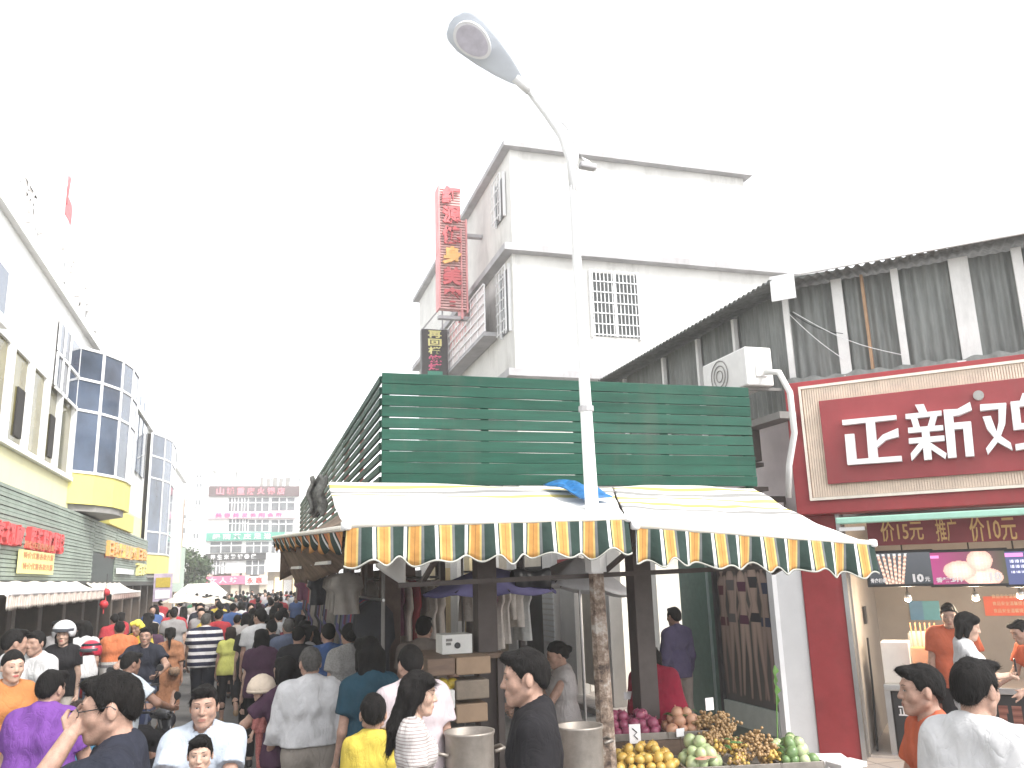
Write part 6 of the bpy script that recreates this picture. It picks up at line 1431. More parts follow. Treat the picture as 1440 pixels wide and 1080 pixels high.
    if pt:
        G = cfield(); lo_ = pt.get('loose', .014)
        for p in torso[1:3]: G.op(p, .06, grow=lo_ * .6)
        ln = pt.get('len', .95)
        for nm in 'lr':
            k_, a_ = J['kn' + nm], J['an' + nm]; G.op(('c', J['hip' + nm], k_, .092 * limb * g ** .3 + lo_, .058 * limb + lo_), .03)
            if ln > .5:
                e = k_ + (a_ - k_) * (ln - .5) * 2; n_ = (a_ - k_) / np.linalg.norm(a_ - k_); G.op(('c', k_, e + n_ * .03, .058 * limb + lo_, .046 * limb + lo_ * pt.get('wide', 1)), .02, cut=[(e, n_)])
        G.noise(.005, 24, seed + 2, .6); G.plane(T((0, 0, pt.get('top', .06))), Rt @ (0, 0, 1)); P, Q = G.mesh(); out.append((pt.get('name', 'trousers'), np_mesh('trousers', P, Q, pt['m'])))
    if lvl >= 0 and sp.get('shoe'):
        G = Field(axis(lo[0], hi[0], cs), axis(lo[1], hi[1], cs), axis(lo[2] - .02, max(J['anl'][2], J['anr'][2]) + .1, cs))
        for nm in 'lr':
            G.op(('c', J['heel' + nm] + (0, 0, .004), J['toe' + nm] + (0, .012, .006), .043, .036), .02); G.op(('c', J['an' + nm] + (0, -.005, -.02), J['an' + nm] * .45 + J['toe' + nm] * .55, .044, .036), .03)
        G.plane((0, 0, min(J['toel'][2], J['toer'][2]) - .03), (0, 0, -1)); P, Q = G.mesh(); out.append(('shoes', np_mesh('shoes', P, Q, sp['shoe'])))
    if sp.get('belt'):
        c0 = T((0, 0, .062)); G = Field(axis(lo[0], hi[0], .012), axis(lo[1], hi[1], .012), axis(c0[2] - .08, c0[2] + .08, .007))
        for p in torso[1:3]: G.op(p, .06, grow=loose + .004)
        n_ = Rt @ (0, 0, 1); G.plane(c0 + n_ * .018, n_); G.plane(c0 - n_ * .018, -n_); P, Q = G.mesh(); out.append(('belt', np_mesh('belt', P, Q, M_black)))
    # --- hair
    hair = sp.get('hair', 'short'); hm = sp.get('hairm', HAIRM)
    if hair:
        fs = {0: .02, 1: .0095, 2: .0052}[lvl]; hb = hc
        dn = {'long': .5, 'pony': .36, 'bob': .2}.get(hair, .16) * (hs if hair in ('bob',) else 1)
        G = Field(axis(hb[0] - .17 * hs, hb[0] + .17 * hs, fs), axis(hb[1] - .22 * hs, hb[1] + .2 * hs, fs), axis(hb[2] - dn - .02, hb[2] + .16 * hs, fs))
        cutq = lambda y, z, ny, nz: (Hd(0, y, z), Rh @ np.array((0, ny, nz)))
        fr = (.082, .058); bk = (-.06, -.038) if hair in ('short', 'buzz') else (-.06, -.055); ny, nz = (fr[1] - bk[1]), -(fr[0] - bk[0]); q = np.hypot(ny, nz); ny, nz = ny / q, nz / q
        th = {'buzz': .005, 'bald': .003, 'short': .0105}.get(hair, .013)
        vol = (.074 + th * .62, .094 + th * .9, .089 + th * 1.3)
        if hair == 'bald': cutl = [cutq(0, .035, 0, 1), cutq(.0, -.03, .7, -.7)]
        else: cutl = [cutq(fr[0], fr[1], ny, nz) + (.022, .004)]
        G.op(('e', Hd(0, -.013, .021), tuple(v * hs for v in vol), Rh), .01, cut=cutl)
        if hair in ('short', 'buzz'):
            for s_ in (-1, 1): G.op(E((s_ * .068, .012, .022), (.014 if hair == 'short' else .01, .022, .03)), .014)
            G.op(E((0, -.07, -.018), (.058, .032, .042)), .02)
            if hair == 'short': G.op(E((.015, .062, .088), (.06, .04, .026)), .02)
            for s_ in (-1, 1): G.op(E((s_ * .086, -.012, -.012), (.02, .027, .036)), .008, 's')
        if hair in ('long', 'pony', 'bob'):
            for s_ in (-1, 1):
                G.op(E((s_ * .052, .03, .068), (.038, .056, .045)), .02); G.op(E((s_ * .07, -.01, .0), (.022, .05, .06)), .02)
        if hair == 'long':
            e1 = J['neck'] + Rt @ (0, -.1, -.02); e2 = J['chest'] + Rt @ (0, -.135, .0)
            for o in (-.055, 0, .055):
                G.op(('c', Hd(o, -.07, .0), e1 + Rt @ (o * 1.1, 0, 0), .042, .04), .02); G.op(('c', e1 + Rt @ (o * 1.1, 0, 0), e2 + Rt @ (o, 0, .02 * abs(o) * 10), .04, .018), .02)
            for s_ in (-1, 1): G.op(('c', Hd(s_ * .075, -.015, .0), J['neck'] + Rt @ (s_ * .085, -.02, .0), .024, .022), .02); G.op(('c', J['neck'] + Rt @ (s_ * .085, -.03, .0), J['chest'] + Rt @ (s_ * .095, -.095, .06), .022, .01), .02)
        if hair == 'bob':
            for o in (-.06, -.02, .02, .06): G.op(('c', Hd(o, -.06, .0), Hd(o * 1.15, -.06, -.11), .038, .03), .02)
            for s_ in (-1, 1): G.op(('c', Hd(s_ * .075, -.0, .0), Hd(s_ * .078, .0, -.09), .024, .02), .02)
        if hair == 'pony':
            G.op(E((0, -.085, -.02), (.05, .03, .05)), .02); G.op(('c', Hd(0, -.115, .02), Hd(0, -.15, -.06), .028, .03), .02); G.op(('c', Hd(0, -.15, -.06), J['chest'] + Rt @ (.0, -.15, .06), .03, .01), .02)
        if hair == 'bun': G.op(E((0, -.085, -.025), (.052, .03, .045)), .02); G.op(E((0, -.125, .01), (.04, .036, .038)), .012)
        G.noise(.004 if lvl == 2 else .0035, 85 if lvl == 2 else 60, seed + 9, .35)
        P, Q = G.mesh(); out.append(('hair', np_mesh('hair', P, Q, hm)))
        if lvl == 2 and hair != 'bald':       # loose strands break the outline
            rs_ = np.random.RandomState(seed + 3); e1 = P[Q[:, 1]] - P[Q[:, 0]]; e2 = P[Q[:, 3]] - P[Q[:, 0]]; nn = np.cross(e1, e2); ar = np.linalg.norm(nn, axis=1) + 1e-12; nn = nn / ar[:, None]; cc = P[Q].mean(1)
            sel = rs_.choice(len(Q), 3200, p=ar / ar.sum()); V = []; Fc = []
            fwd = Rh @ np.array((0, 1.0, 0)); upv = Rh @ np.array((0, 0, 1.0)); cen = Hd(0, -.03, .07)
            for k_ in sel:
                n_ = nn[k_]; p = cc[k_]; fl_ = p - cen; fl_ = fl_ - n_ * (fl_ @ n_); fl_ = fl_ / (np.linalg.norm(fl_) + 1e-6) + np.array((0, 0, -.35)) * (1 if hair != 'short' else .3) + rs_.normal(size=3) * .25
                fl_ = fl_ / np.linalg.norm(fl_); sd_ = np.cross(n_, fl_); L = (.017 if hair in ('short',) else .009 if hair == 'buzz' else .045) * (.5 + rs_.rand()) * hs; w_ = .0011
                b_ = len(V); lift = .3 if hair == 'short' else .12
                for t_ in (0, .5, 1): q_ = p - n_ * .003 + fl_ * L * t_ + n_ * (lift * L * t_ * (1.2 - t_ * .7)); V += [q_ - sd_ * w_ * (1 - .8 * t_), q_ + sd_ * w_ * (1 - .8 * t_)]
                Fc += [(b_, b_ + 1, b_ + 3, b_ + 2), (b_ + 2, b_ + 3, b_ + 5, b_ + 4)]
            out.append(('loose_hair', np_mesh('loose_hair', np.array(V), np.array(Fc), hm)))
    # --- face
    if lvl >= 1 and sp.get('face', True):
        loc = (BP - hc) @ Rh / hs; fm_ = (loc[:, 1] > .03) & (np.abs(loc[:, 0]) < .06) & (np.abs(loc[:, 2]) < .12); LV = loc[fm_]
        def surf(x, z):
            d = (LV[:, 0] - x) ** 2 + (LV[:, 2] - z) ** 2; i = np.argsort(d)[:4]; w = 1 / (d[i] + 1e-6); return float((LV[i, 1] * w).sum() / w.sum())
        def patch(name, pts_fn, nu, nv, off, m_):
            V = [Hd(x, surf(x, z) + off, z) for j in range(nv + 1) for i in range(nu + 1) for x, z in [pts_fn(i / nu, j / nv)]]
            Qd = [(j * (nu + 1) + i, j * (nu + 1) + i + 1, (j + 1) * (nu + 1) + i + 1, (j + 1) * (nu + 1) + i) for j in range(nv) for i in range(nu)]
            out.append((name, np_mesh(name, np.array(V), np.array(Qd), m_)))
        for s_ in (-1, 1):
            ey = lambda u, v: (s_ * .0325 + .0145 * (2 * u - 1), .0005 + s_ * .0012 * (2 * u - 1) + (.0038 * (1 - (2 * u - 1) ** 2) + .0003) * (2 * v - 1))
            patch('eye', ey, 8, 4, .0016, M_eye)
            patch('iris', lambda u, v: (s_ * .0325 + .0056 * (2 * u - 1), .0006 + (.0037 * math.sqrt(max(.05, 1 - (2 * u - 1) ** 2))) * (2 * v - 1)), 6, 3, .0024, M_iris)
            patch('eyelash', lambda u, v: (s_ * .0325 + .0162 * (2 * u - 1), .0033 - .0034 * (2 * u - 1) ** 2 + .0015 * v), 8, 1, .003, M_brow)
            patch('eyebrow', lambda u, v: (s_ * (.015 + .036 * u), .0215 + .005 * math.sin(u * 2.4) + (.0052 - .003 * u) * v), 8, 2, .0018, M_brow)
        patch('lips', lambda u, v: (.0225 * (2 * u - 1), -.0668 + (.0085 * (1 - (2 * u - 1) ** 2) ** .7 * (1 - .18 * (abs(2 * u - 1) < .2) * (v > .5)) + .0004) * (2 * v - 1)), 10, 4, .0014, M_lipw if sex == 'f' else M_lip)
    return out, J
PEOPLE = {}
def put_person(parts, name, loc, rot, scale, label, cat='person', group=None, mats=None):
    t = thing(name, loc, label, cat, group); t.rotation_euler = (0, 0, rot); t.scale = (scale,) * 3
    for nm, me in parts:
        o = bpy.data.objects.new(nm, me); col.objects.link(o); o.parent = t
        if mats and nm in mats and mats[nm]:
            o.material_slots[0].link = 'OBJECT'; o.material_slots[0].material = mats[nm]
    return t
def person(px_, py_, hpx, head, label, D=None, group=None, **sp):
    """px_,py_ = top of the head in the photograph; hpx = head height there; head = heading in degrees (0 = up the street)"""
    hh = .238 * sp.get('hs', 1) if sp.get('sex') != 'c' else .225
    D = D or hh * FPX / hpx; p = atd(px_, py_, D)
    sp.setdefault('seed', int(px_)); parts, J = make_person(sp)
    top = J['hc'] + J['Rh'] @ (np.array((0, -.01, .122)) * sp.get('hs', 1))
    if sp.get('sit') or sp.get('base') is not None:
        s = sp.get('scale', 1.0); z0 = p[2] - top[2] * s
        if sp.get('base') is not None: z0 = sp['base']; s = (p[2] - z0) / top[2]
    else: s = p[2] / top[2]; z0 = 0.0
    th = R(head); c, sn = math.cos(th), math.sin(th)
    ox = (top[0] * c - top[1] * sn) * s; oy = (top[0] * sn + top[1] * c) * s
    t = put_person(parts, 'person', (p[0] - ox, p[1] - oy, z0), th, s, label, 'person', group)
    PEOPLE[label] = (t, J, s, th, np.array((p[0] - ox, p[1] - oy, z0)))
    return t, J, s
def to_world(rec, q):
    t, J, s, th, o = rec; q = np.array(q) * s; c, sn = math.cos(th), math.sin(th); return o + np.array((q[0] * c - q[1] * sn, q[0] * sn + q[1] * c, q[2]))
W_ = cloth('white', (.55, .545, .55)); W2 = cloth('off_white', (.42, .39, .38)); NV = cloth('navy', (.022, .024, .035)); BK = cloth('black', (.016, .015, .017)); PUR = cloth('purple', (.15, .055, .25)); LB = cloth('light_blue', (.39, .43, .49)); YL = cloth('yellow', (.52, .40, .07)); LM = cloth('lime', (.5, .5, .14)); ORG = cloth('orange', (.42, .10, .05)); RD = cloth('red', (.38, .04, .05)); DEN = cloth('denim', (.1, .12, .18)); GYc = cloth('grey', (.26, .25, .25)); TAU = cloth('taupe', (.18, .15, .13)); TRS = cloth('trouser_grey', (.27, .24, .21)); CRM = cloth('cream', (.44, .39, .35)); BLU = cloth('blue', (.06, .11, .26)); DPU = cloth('dark_plum', (.07, .035, .06)); BRD = cloth('rust_dress', (.30, .14, .075), .3); PNK = cloth('pale_pink', (.45, .39, .41)); TEAL = cloth('teal', (.05, .15, .24)); PCH = cloth('peach', (.6, .4, .3)); FLO = mat('cloth_red_floral', (.22, .02, .03), .85, .0, 40, .3, 24, c2=(.4, .25, .2)); FLO2 = mat('cloth_grey_print', (.2, .19, .18), .85, .3, 60, .3, 24, c2=(.34, .33, .32))
FLO = mat('cloth_red_flowers', (.12, .015, .02), .85, .5, 55, .3, 24, c2=(.5, .2, .17))
STRP = stripe_mat('cloth_fine_stripes', 'Z', .0175, [(0, (.56, .53, .52)), (.66, (.33, .28, .27))], bump=.3)
STRB = stripe_mat('cloth_bold_stripes', 'Z', .11, [(0, (.02, .022, .05)), (.55, (.7, .68, .68))], bump=.3)
STRO = stripe_mat('cloth_orange_stripes', 'Z', .9, [(0, (.5, .48, .46)), (.22, (.15, .14, .15)), (.27, (.5, .48, .46)), (.32, (.55, .17, .07))], offset=.1, bump=.3)
for _m in (STRP, STRB, STRO): creases(_m, .45)
S = lambda m_, **k: dict(m=m_, **k)
# ---- nearest people
person(158, 944, 112, 90, 'man in glasses and dark navy T-shirt raising a hand to his face', D=3.3, skin=0, lvl=2, shirt=S(NV), pants=S(BK), hair='short', arml=('ik', (-.035, .165, 1.50), (-.5, .35, -1)), hpitch=-4, girth=1.1, show='l', shoe=M_shoe, curl=.75)
person(74, 941, 60, -22, 'man in bright purple polo shirt seen from behind', D=5.4, skin=0, lvl=2, shirt=S(PUR, collar=True, loose=.02), pants=S(BK), hair='short', girth=1.15, armr=(30, 12, 45), lean=6, shoe=M_shoe, face=False, hands=False)
person(289, 962, 80, 172, 'man in pale blue polo facing the crowd on a scooter with a child', D=5.1, skin=0, lvl=2, shirt=S(LB, collar=True, loose=.02), pants=S(DEN), hair='short', sit=True, girth=.98, arml=('ik', (-.2, .4, 1.0), (-.1, -.3, -1)), armr=('ik', (.2, .4, 1.0), (.1, -.3, -1)), hands=False, shoe=M_shoe, hyaw=4)
person(283, 1033, 50, 178, 'small child in front of the man on the scooter', D=4.5, skin=1, lvl=2, sex='c', hs=1.35, shirt=S(W_), pants=S(DEN), hair='short', base=.32, hands=False, shoe=M_sneak, girth=.95)
person(437, 909, 53, 6, 'older man in long white shirt and grey belted trousers seen from behind', D=6.4, skin=0, lvl=2, shirt=S(W_, sleeve=1.93, hem=1.0, loose=.022, fold=.009, collar=True), pants=S(TRS, loose=.022, top=.075), hair='short', hairm=HAIRG, belt=True, face=False, arml=(14, 12, 30), armr=(-4, 16, 12), legs=((8, 6), (-8, 10)), shoe=M_shoe, girth=1.06)
person(525, 974, 47, -6, 'boy in yellow T-shirt seen from behind', D=5.3, skin=0, lvl=2, sex='c', hs=1.22, shirt=S(YL, loose=.022), pants=S(GYc, len=.5), hair='short', face=False, shoe=M_sneak, armr=(20, 10, 30), hands=False)
person(590, 943, 84, -100, 'woman with long dark hair in a fine striped top, in profile', D=4.7, skin=1, lvl=2, sex='f', shirt=S(STRP, loose=.008, sleeve=.6), pants=S(BK), hair='long', shoe=M_shoe, hpitch=-6, armr=(10, 8, 25), hands=False)
person(737, 911, 97, 74, 'young man in plain dark T-shirt in profile beside the cooking pot', D=4, skin=0, lvl=2, shirt=S(BK, loose=.018), pants=S(BK), hair='short', shoe=M_shoe, hands=False, hpitch=-3)
person(1292, 933, 80, 62, 'young man in orange T-shirt looking across in front of the red shop', D=4.1, skin=0, lvl=2, shirt=S(ORG), pants=S(DEN), hair='short', shoe=M_shoe, hands=False, girth=.9, armr=(20, 10, 60))
person(1364, 924, 99, -74, 'man in plain white T-shirt with his back turned, before the snack counter', D=3.55, skin=0, lvl=2, shirt=S(W_, fold=.007), pants=S(BK), hair='short', shoe=M_shoe, hands=False, face=False)
# ---- middle distance, street side
person(576, 906, 54, 8, 'person in pale pink T-shirt seen from behind beside the striped woman', D=5.6, skin=0, shirt=S(PNK, loose=.022), pants=S(BK), hair='short', shoe=M_shoe, face=False, hands=False, lean=10)
person(519, 894, 56, 14, 'woman in teal top with bobbed black hair seen from behind', D=6, skin=0, sex='f', shirt=S(cloth('dull_teal', (.02, .055, .08))), pants=S(BK), hair='bob', shoe=M_shoe, face=False, hands=False, girth=.92)
person(404, 922, 46, 20, 'person in dark plum T-shirt carrying a baby on the shoulder', D=6.6, skin=0, sex='f', shirt=S(DPU), pants=S(BK), hair='bob', shoe=M_shoe, face=False, arml=('ik', (-.12, .26, 1.18), (-1, 0, -.6)))
person(369, 957, 34, 60, 'baby in beige hat and red floral clothes held on a shoulder', D=6.5, skin=1, sex='c', hs=1.7, shirt=S(FLO, sleeve=1.7, loose=.03), pants=S(FLO), hair='buzz', base=.72, face=False, hands=False)
person(91, 878, 30, 176, 'woman in helmet, black T-shirt and cream trousers facing the street', D=10.5, skin=1, sex='f', shirt=S(BK, loose=.014), pants=S(CRM, loose=.02), hair='bob', shoe=M_sneak, legs=((10, 6), (-10, 12)))
person(240, 882, 30, 4, 'woman in rust coloured dress with a long ponytail seen from behind', D=13, skin=0, sex='f', shirt=S(BRD, dress=.34, sleeve=.9, loose=.02, name='dress'), hair='pony', shoe=M_sandal, face=False, arml=(14, 10, 20), armr=(-10, 10, 20), legs=((12, 5), (-14, 16)))
person(290, 862, 30, -4, 'man in navy and white striped T-shirt walking away', D=13.8, skin=0, shirt=S(STRB, loose=.024), pants=S(NV), hair='short', hairm=HAIRG, shoe=M_shoe, face=False, girth=1.2, arml=(8, 12, 20), armr=(0, 12, 30), legs=((10, 6), (-10, 12)))
person(325, 881, 26, 6, 'woman in lime yellow top and black cropped trousers walking away', D=13.5, skin=0, sex='f', shirt=S(LM, loose=.02, sleeve=.5), pants=S(BK, len=.8), hair='bob', hairm=HAIRB, shoe=M_sandal, face=False, arml=(10, 10, 10), armr=(-6, 12, 10), legs=((8, 6), (-20, 34)), girth=1.05)
person(367, 856, 33, 2, 'man in plain white T-shirt and black trousers walking away', D=12.3, skin=0, shirt=S(W_, loose=.024), pants=S(BK), hair='short', shoe=M_shoe, face=False, hyaw=35, legs=((10, 6), (-12, 14)))
person(308, 857, 25, -8, 'person in red T-shirt walking away beside the striped man', D=16, skin=0, shirt=S(RD), pants=S(BK), hair='short', shoe=M_shoe, face=False)
person(347, 862, 26, 5, 'woman in pale loose blouse and plum trousers walking away', D=15, skin=0, sex='f', shirt=S(W2, loose=.026), pants=S(DPU), hair='bob', shoe=M_sandal, face=False)
person(334, 864, 24, -10, 'person in cream shirt half hidden behind the pale blouse', D=16.5, skin=0, shirt=S(CRM), pants=S(BK), hair='short', shoe=M_shoe, face=False)
person(406, 870, 33, 4, 'man in faded denim blue shirt seen from behind', D=11.5, skin=0, shirt=S(DEN, loose=.022), pants=S(BK), hair='short', hairm=HAIRG, shoe=M_shoe, face=False)
person(462, 876, 34, 4, 'person in blue shirt walking behind the older man', D=9.5, skin=0, shirt=S(BLU), pants=S(BK), hair='short', shoe=M_shoe, face=False, hands=False)
person(491, 876, 40, 10, 'woman in grey printed dress with dark bun beside the stall', D=8.8, skin=0, sex='f', shirt=S(FLO2, dress=.42, loose=.024, name='dress', sleeve=.5), hair='bun', shoe=M_sandal, face=False, girth=1.1)
person(520, 868, 34, -30, 'person in mustard yellow top bending into the clothes stall', D=9.6, skin=0, sex='f', shirt=S(YL, loose=.02), pants=S(BK), hair='short', shoe=M_shoe, face=False, lean=28, hands=False)
person(542, 852, 32, -50, 'person in dull red top reaching into the clothes stall', D=10, skin=0, sex='f', shirt=S(RD, loose=.02, sleeve=1.5), pants=S(BK), hair='bob', shoe=M_shoe, face=False, hands=False, armr=(40, 10, 40))
person(596, 866, 40, -20, 'man in taupe shirt working in the stall, back turned', D=8.5, skin=0, shirt=S(TAU, loose=.024), pants=S(BK), hair='short', shoe=M_shoe, face=False, hands=False, girth=1.1, armr=(35, 12, 40))
person(440, 880, 30, 12, 'woman in black top with long hair walking behind the older man', D=11.5, skin=0, sex='f', shirt=S(BK), pants=S(DEN), hair='long', shoe=M_shoe, face=False, hands=False)
# ---- left side
person(22, 884, 37, -60, 'young man in white T-shirt looking right beside the shops', D=7.8, skin=0, shirt=S(W_), pants=S(DEN), hair='short', shoe=M_shoe, hands=False)
person(52, 887, 34, 150, 'person in white T-shirt behind the young man, hair over the forehead', D=8.8, skin=0, shirt=S(W_, loose=.022), pants=S(BK), hair='short', shoe=M_shoe, hands=False, face=False)
person(20, 914, 44, -150, 'woman in burnt orange top glancing to the street with tied back hair', D=6.6, skin=1, sex='f', shirt=S(cloth('burnt_orange', (.42, .17, .06))), pants=S(BK), hair='bun', shoe=M_shoe, hands=False)
person(83, 872, 24, 168, 'woman with loose dark hair standing behind the helmet', D=13.5, skin=1, sex='f', shirt=S(GYc), pants=S(BK), hair='long', shoe=M_shoe, hands=False)
person(121, 873, 26, 25, 'person in white sleeveless top beside the parked scooters', D=12.8, skin=0, sex='f', shirt=S(W_, sleeve=.15), pants=S(DEN), hair='bob', shoe=M_shoe, face=False, hands=False)
person(112, 985, 40, -30, 'child with brown hair half hidden behind the purple polo', D=6.2, skin=0, sex='c', hs=1.25, shirt=S(TEAL), pants=S(BK), hair='bob', hairm=HAIRB, shoe=M_sneak, face=False, hands=False)
# ---- stall keepers and shoppers on the right
person(779, 902, 40, 80, 'woman in pale sleeveless top with tied hair tending the pots', D=7.4, skin=0, sex='f', shirt=S(W2, sleeve=.12), pants=S(BK), hair='bun', shoe=M_shoe, hpitch=-14, armr=(40, 8, 40), arml=(40, 8, 40), girth=1.15)
person(742, 908, 34, 100, 'woman in grey green top behind the young man in dark T-shirt', D=8, skin=0, sex='f', shirt=S(cloth('sage', (.25, .29, .27))), pants=S(BK), hair='bob', shoe=M_shoe, hands=False)
person(912, 906, 34, -15, 'stooping person in crimson top behind the fruit trays', D=7.5, skin=0, sex='f', shirt=S(cloth('crimson', (.2, .012, .03)), sleeve=1.6, loose=.03), pants=S(BK), hair='bob', shoe=M_shoe, face=False, hands=False, lean=24, girth=1.15)
person(947, 853, 30, 10, 'person in grey and purple jacket walking up the lane past the clothes shop', D=10.6, skin=2, girth=.82, shirt=S(cloth('dim_lane_jacket', (.055, .045, .085)), sleeve=1.8, loose=.014), pants=S(TAU), hair='short', shoe=M_shoe, face=False, hands=False)  # low light of the lane put into the dark jacket colour
# ---- inside the red shop
person(1332, 848, 34, 135, 'shop worker in red top and dark apron behind the juice tank', D=8.9, skin=0, shirt=S(ORG), pants=S(BK), hair='short', shoe=M_shoe, hands=False, hpitch=-12)
person(1362, 861, 38, -130, 'girl in white T-shirt looking at her phone by the counter', D=7.7, skin=1, sex='f', shirt=S(W_), pants=S(DEN), hair='bob', shoe=M_sneak, hpitch=-14, armr=('ik', (.06, .3, 1.16), (1, -.2, -.6)), arml=('ik', (-.06, .28, 1.14), (-1, -.2, -.6)), show='r')
person(1428, 872, 36, 75, 'shop worker in orange red T-shirt leaning over the counter', D=8.5, skin=0, shirt=S(ORG), pants=S(BK), hair='short', shoe=M_shoe, lean=22, arml=(40, 10, 20), armr=(40, 10, 20), hands=False)
# ------------------------------------------------------------------ riders and scooters
person(186, 916, 38, -48, 'scooter rider in pale blue white T-shirt reaching for the handlebar, back turned', D=8.8, skin=2, shirt=S(cloth('ice', (.42, .46, .5)), loose=.02), pants=S(BK), hair='short', sit=True, arml=('ik', (-.26, .42, 1.12), (-1, 0, -.6)), armr=('ik', (.26, .42, 1.12), (1, 0, -.6)), face=False, shoe=M_shoe, lean=8)
person(206, 881, 32, 174, 'scooter rider in navy shirt facing the street crowd', D=11.5, skin=0, shirt=S(NV, collar=True), pants=S(DEN), hair='short', sit=True, arml=('ik', (-.26, .4, 1.12), (-1, 0, -.6)), armr=('ik', (.26, .4, 1.12), (1, 0, -.6)), shoe=M_shoe)
person(169, 873, 27, 8, 'rider in orange and grey striped top on a parked scooter, back turned', D=13.5, skin=0, shirt=S(STRO, loose=.024, sleeve=.8), pants=S(BK), hair='short', sit=True, arml=('ik', (-.26, .4, 1.12), (-1, 0, -.6)), armr=('ik', (.26, .4, 1.12), (1, 0, -.6)), face=False, shoe=M_shoe, girth=1.2, hands=False)
person(192, 872, 27, 150, 'woman in bright yellow top leaning between the scooters', D=13.6, skin=0, sex='f', shirt=S(cloth('sun_yellow', (.55, .45, .07)), sleeve=1.4, loose=.026), pants=S(BK), hair='bob', hairm=cloth('yellow_scarf', (.7, .58, .1)), shoe=M_shoe, lean=18, hands=False)
M_tyre = mat('tyre_rubber', (.02, .02, .02), .85, .2, 20); M_chrome = mat('chrome', (.6, .6, .6), .2, .05, 5, metal=1.0); M_seat = mat('black_vinyl', (.02, .02, .02), .45, .15, 10); M_glassl = mat('headlamp_glass', (.6, .6, .62), .1, .05, spec=.8)
def gloss(n_, c_): return mat('scooter_' + n_, c_, .25, .08, 4, spec=.6)
def scooter(loc, th, paint, label, sc=1.0):
    t = thing('scooter', loc, label, 'scooter', 'scooters in the street'); t.rotation_euler = (0, 0, th); t.scale = (sc,) * 3
    def sdf(name, prims, m_, st_=.018, cuts=()):
        pts = np.array([q for p in prims for q in ((p[1], p[2]) if p[0] == 'c' else (p[1],))], float); r = max(max(p[3], p[4]) if p[0] == 'c' else max(p[2]) for p in prims)
        lo, hi = pts.min(0) - r - .04, pts.max(0) + r + .04; G = Field(*[axis(lo[i], hi[i], st_) for i in range(3)])
        for p in prims: G.op(p, .05)
        for q, n_ in cuts: G.plane(q, n_)
        P, Q = G.mesh(); o = bpy.data.objects.new(name, np_mesh(name, P, Q, m_)); col.objects.link(o); o.parent = t; return o
    def part(mb, name, m_, smooth=False, par=None, **k):
        WLk = WL.get(par or t); o = None
        WL[par or t] = np.zeros(3); o = mb.build(name, m_, par or t, smooth, **k); WL[par or t] = WLk; return o
    for y, nm in ((.6, 'wheel'), (-.58, 'wheel')):
        w = part(MB().tube([(-.05, y, .23), (-.03, y, .23), (.03, y, .23), (.05, y, .23)], [.17, .22, .22, .17], 24), 'wheel', M_tyre, True)
        WL[w] = np.zeros(3); MB().tube([(-.055, y, .23), (.055, y, .23)], .12, 18).build('rim', M_chrome, w)
    sdf('rear_body', [('c', (0, -.2, .55), (0, -.75, .66), .13, .09), ('c', (-.08, -.15, .5), (-.07, -.6, .6), .1, .07), ('c', (.08, -.15, .5), (.07, -.6, .6), .1, .07)], paint)
    sdf('seat', [('c', (0, -.02, .74), (0, -.62, .8), .11, .09), ('e', (0, -.35, .76), (.13, .33, .06), None)], M_seat, cuts=[((0, 0, .7), (0, 0, -1))])
    sdf('leg_shield', [('e', (0, .42, .62), (.2, .06, .33), rx(R(-14))), ('e', (0, .52, .92), (.13, .09, .12), None)], paint)
    part(MB().box(-.16, .16, -.12, .42, .27, .33), 'floorboard', M_seat, bevel=.02)
    sdf('front_fender', [('e', (0, .6, .33), (.075, .22, .15), None)], paint, cuts=[((0, 0, .36), (0, 0, -1))])
    sdf('handlebar_cover', [('c', (-.14, .4, 1.0), (.14, .4, 1.0), .055, .055), ('e', (0, .45, 1.02), (.13, .09, .09), None)], paint)
    part(MB().tube([(-.34, .3, 1.02), (-.2, .38, 1.02), (.2, .38, 1.02), (.34, .3, 1.02)], .016, 8), 'handlebar', M_black, True)
    part(MB().tube([(0, .38, .98), (0, .5, .6), (0, .6, .23)], .03, 8), 'fork', M_chrome)
    part(MB().tube([(0, .53, 1.02), (0, .555, 1.02)], .07, 18), 'headlight', M_glassl)
    part(MB().box(-.06, .06, -.86, -.83, .62, .68), 'tail_light', mat('tail_red', (.4, .02, .02), .3, .1), bevel=.01)
    part(MB().box(-.07, .07, -.87, -.865, .47, .58), 'number_plate', M_wl)
    for s_ in (-1, 1):
        mr = part(MB().tube([(s_ * .24, .36, 1.03), (s_ * .3, .38, 1.14), (s_ * .34, .38, 1.22)], .008, 6), 'mirror', M_black, True)
        WL[mr] = np.zeros(3); MB().tube([(s_ * .35, .37, 1.26), (s_ * .35, .4, 1.26)], [.055, .048], 16).build('mirror_shell', M_black, mr)
    return t
def under(label, paint, slabel, dy=0.0):
    rec = PEOPLE[label]; t, J, s, th, o = rec; pz = to_world(rec, J['pel']); fwd = np.array((-math.sin(th), math.cos(th)))
    seat = pz[2] - .1 * s; sc = max(.8, min(1.15, seat / .85)); q = pz[:2] + fwd * .22 * sc
    return scooter((q[0], q[1], 0), th, paint, slabel, sc)
under('man in pale blue polo facing the crowd on a scooter with a child', gloss('black', (.02, .02, .022)), 'black scooter ridden by the man in pale blue with the child')
under('scooter rider in pale blue white T-shirt reaching for the handlebar, back turned', gloss('charcoal', (.03, .03, .035)), 'dark grey scooter under the rider in pale blue white')
under('scooter rider in navy shirt facing the street crowd', gloss('blue', (.03, .04, .09)), 'dark blue scooter under the rider in navy')
under('rider in orange and grey striped top on a parked scooter, back turned', gloss('plum', (.1, .02, .03)), 'maroon scooter under the rider in orange stripes')
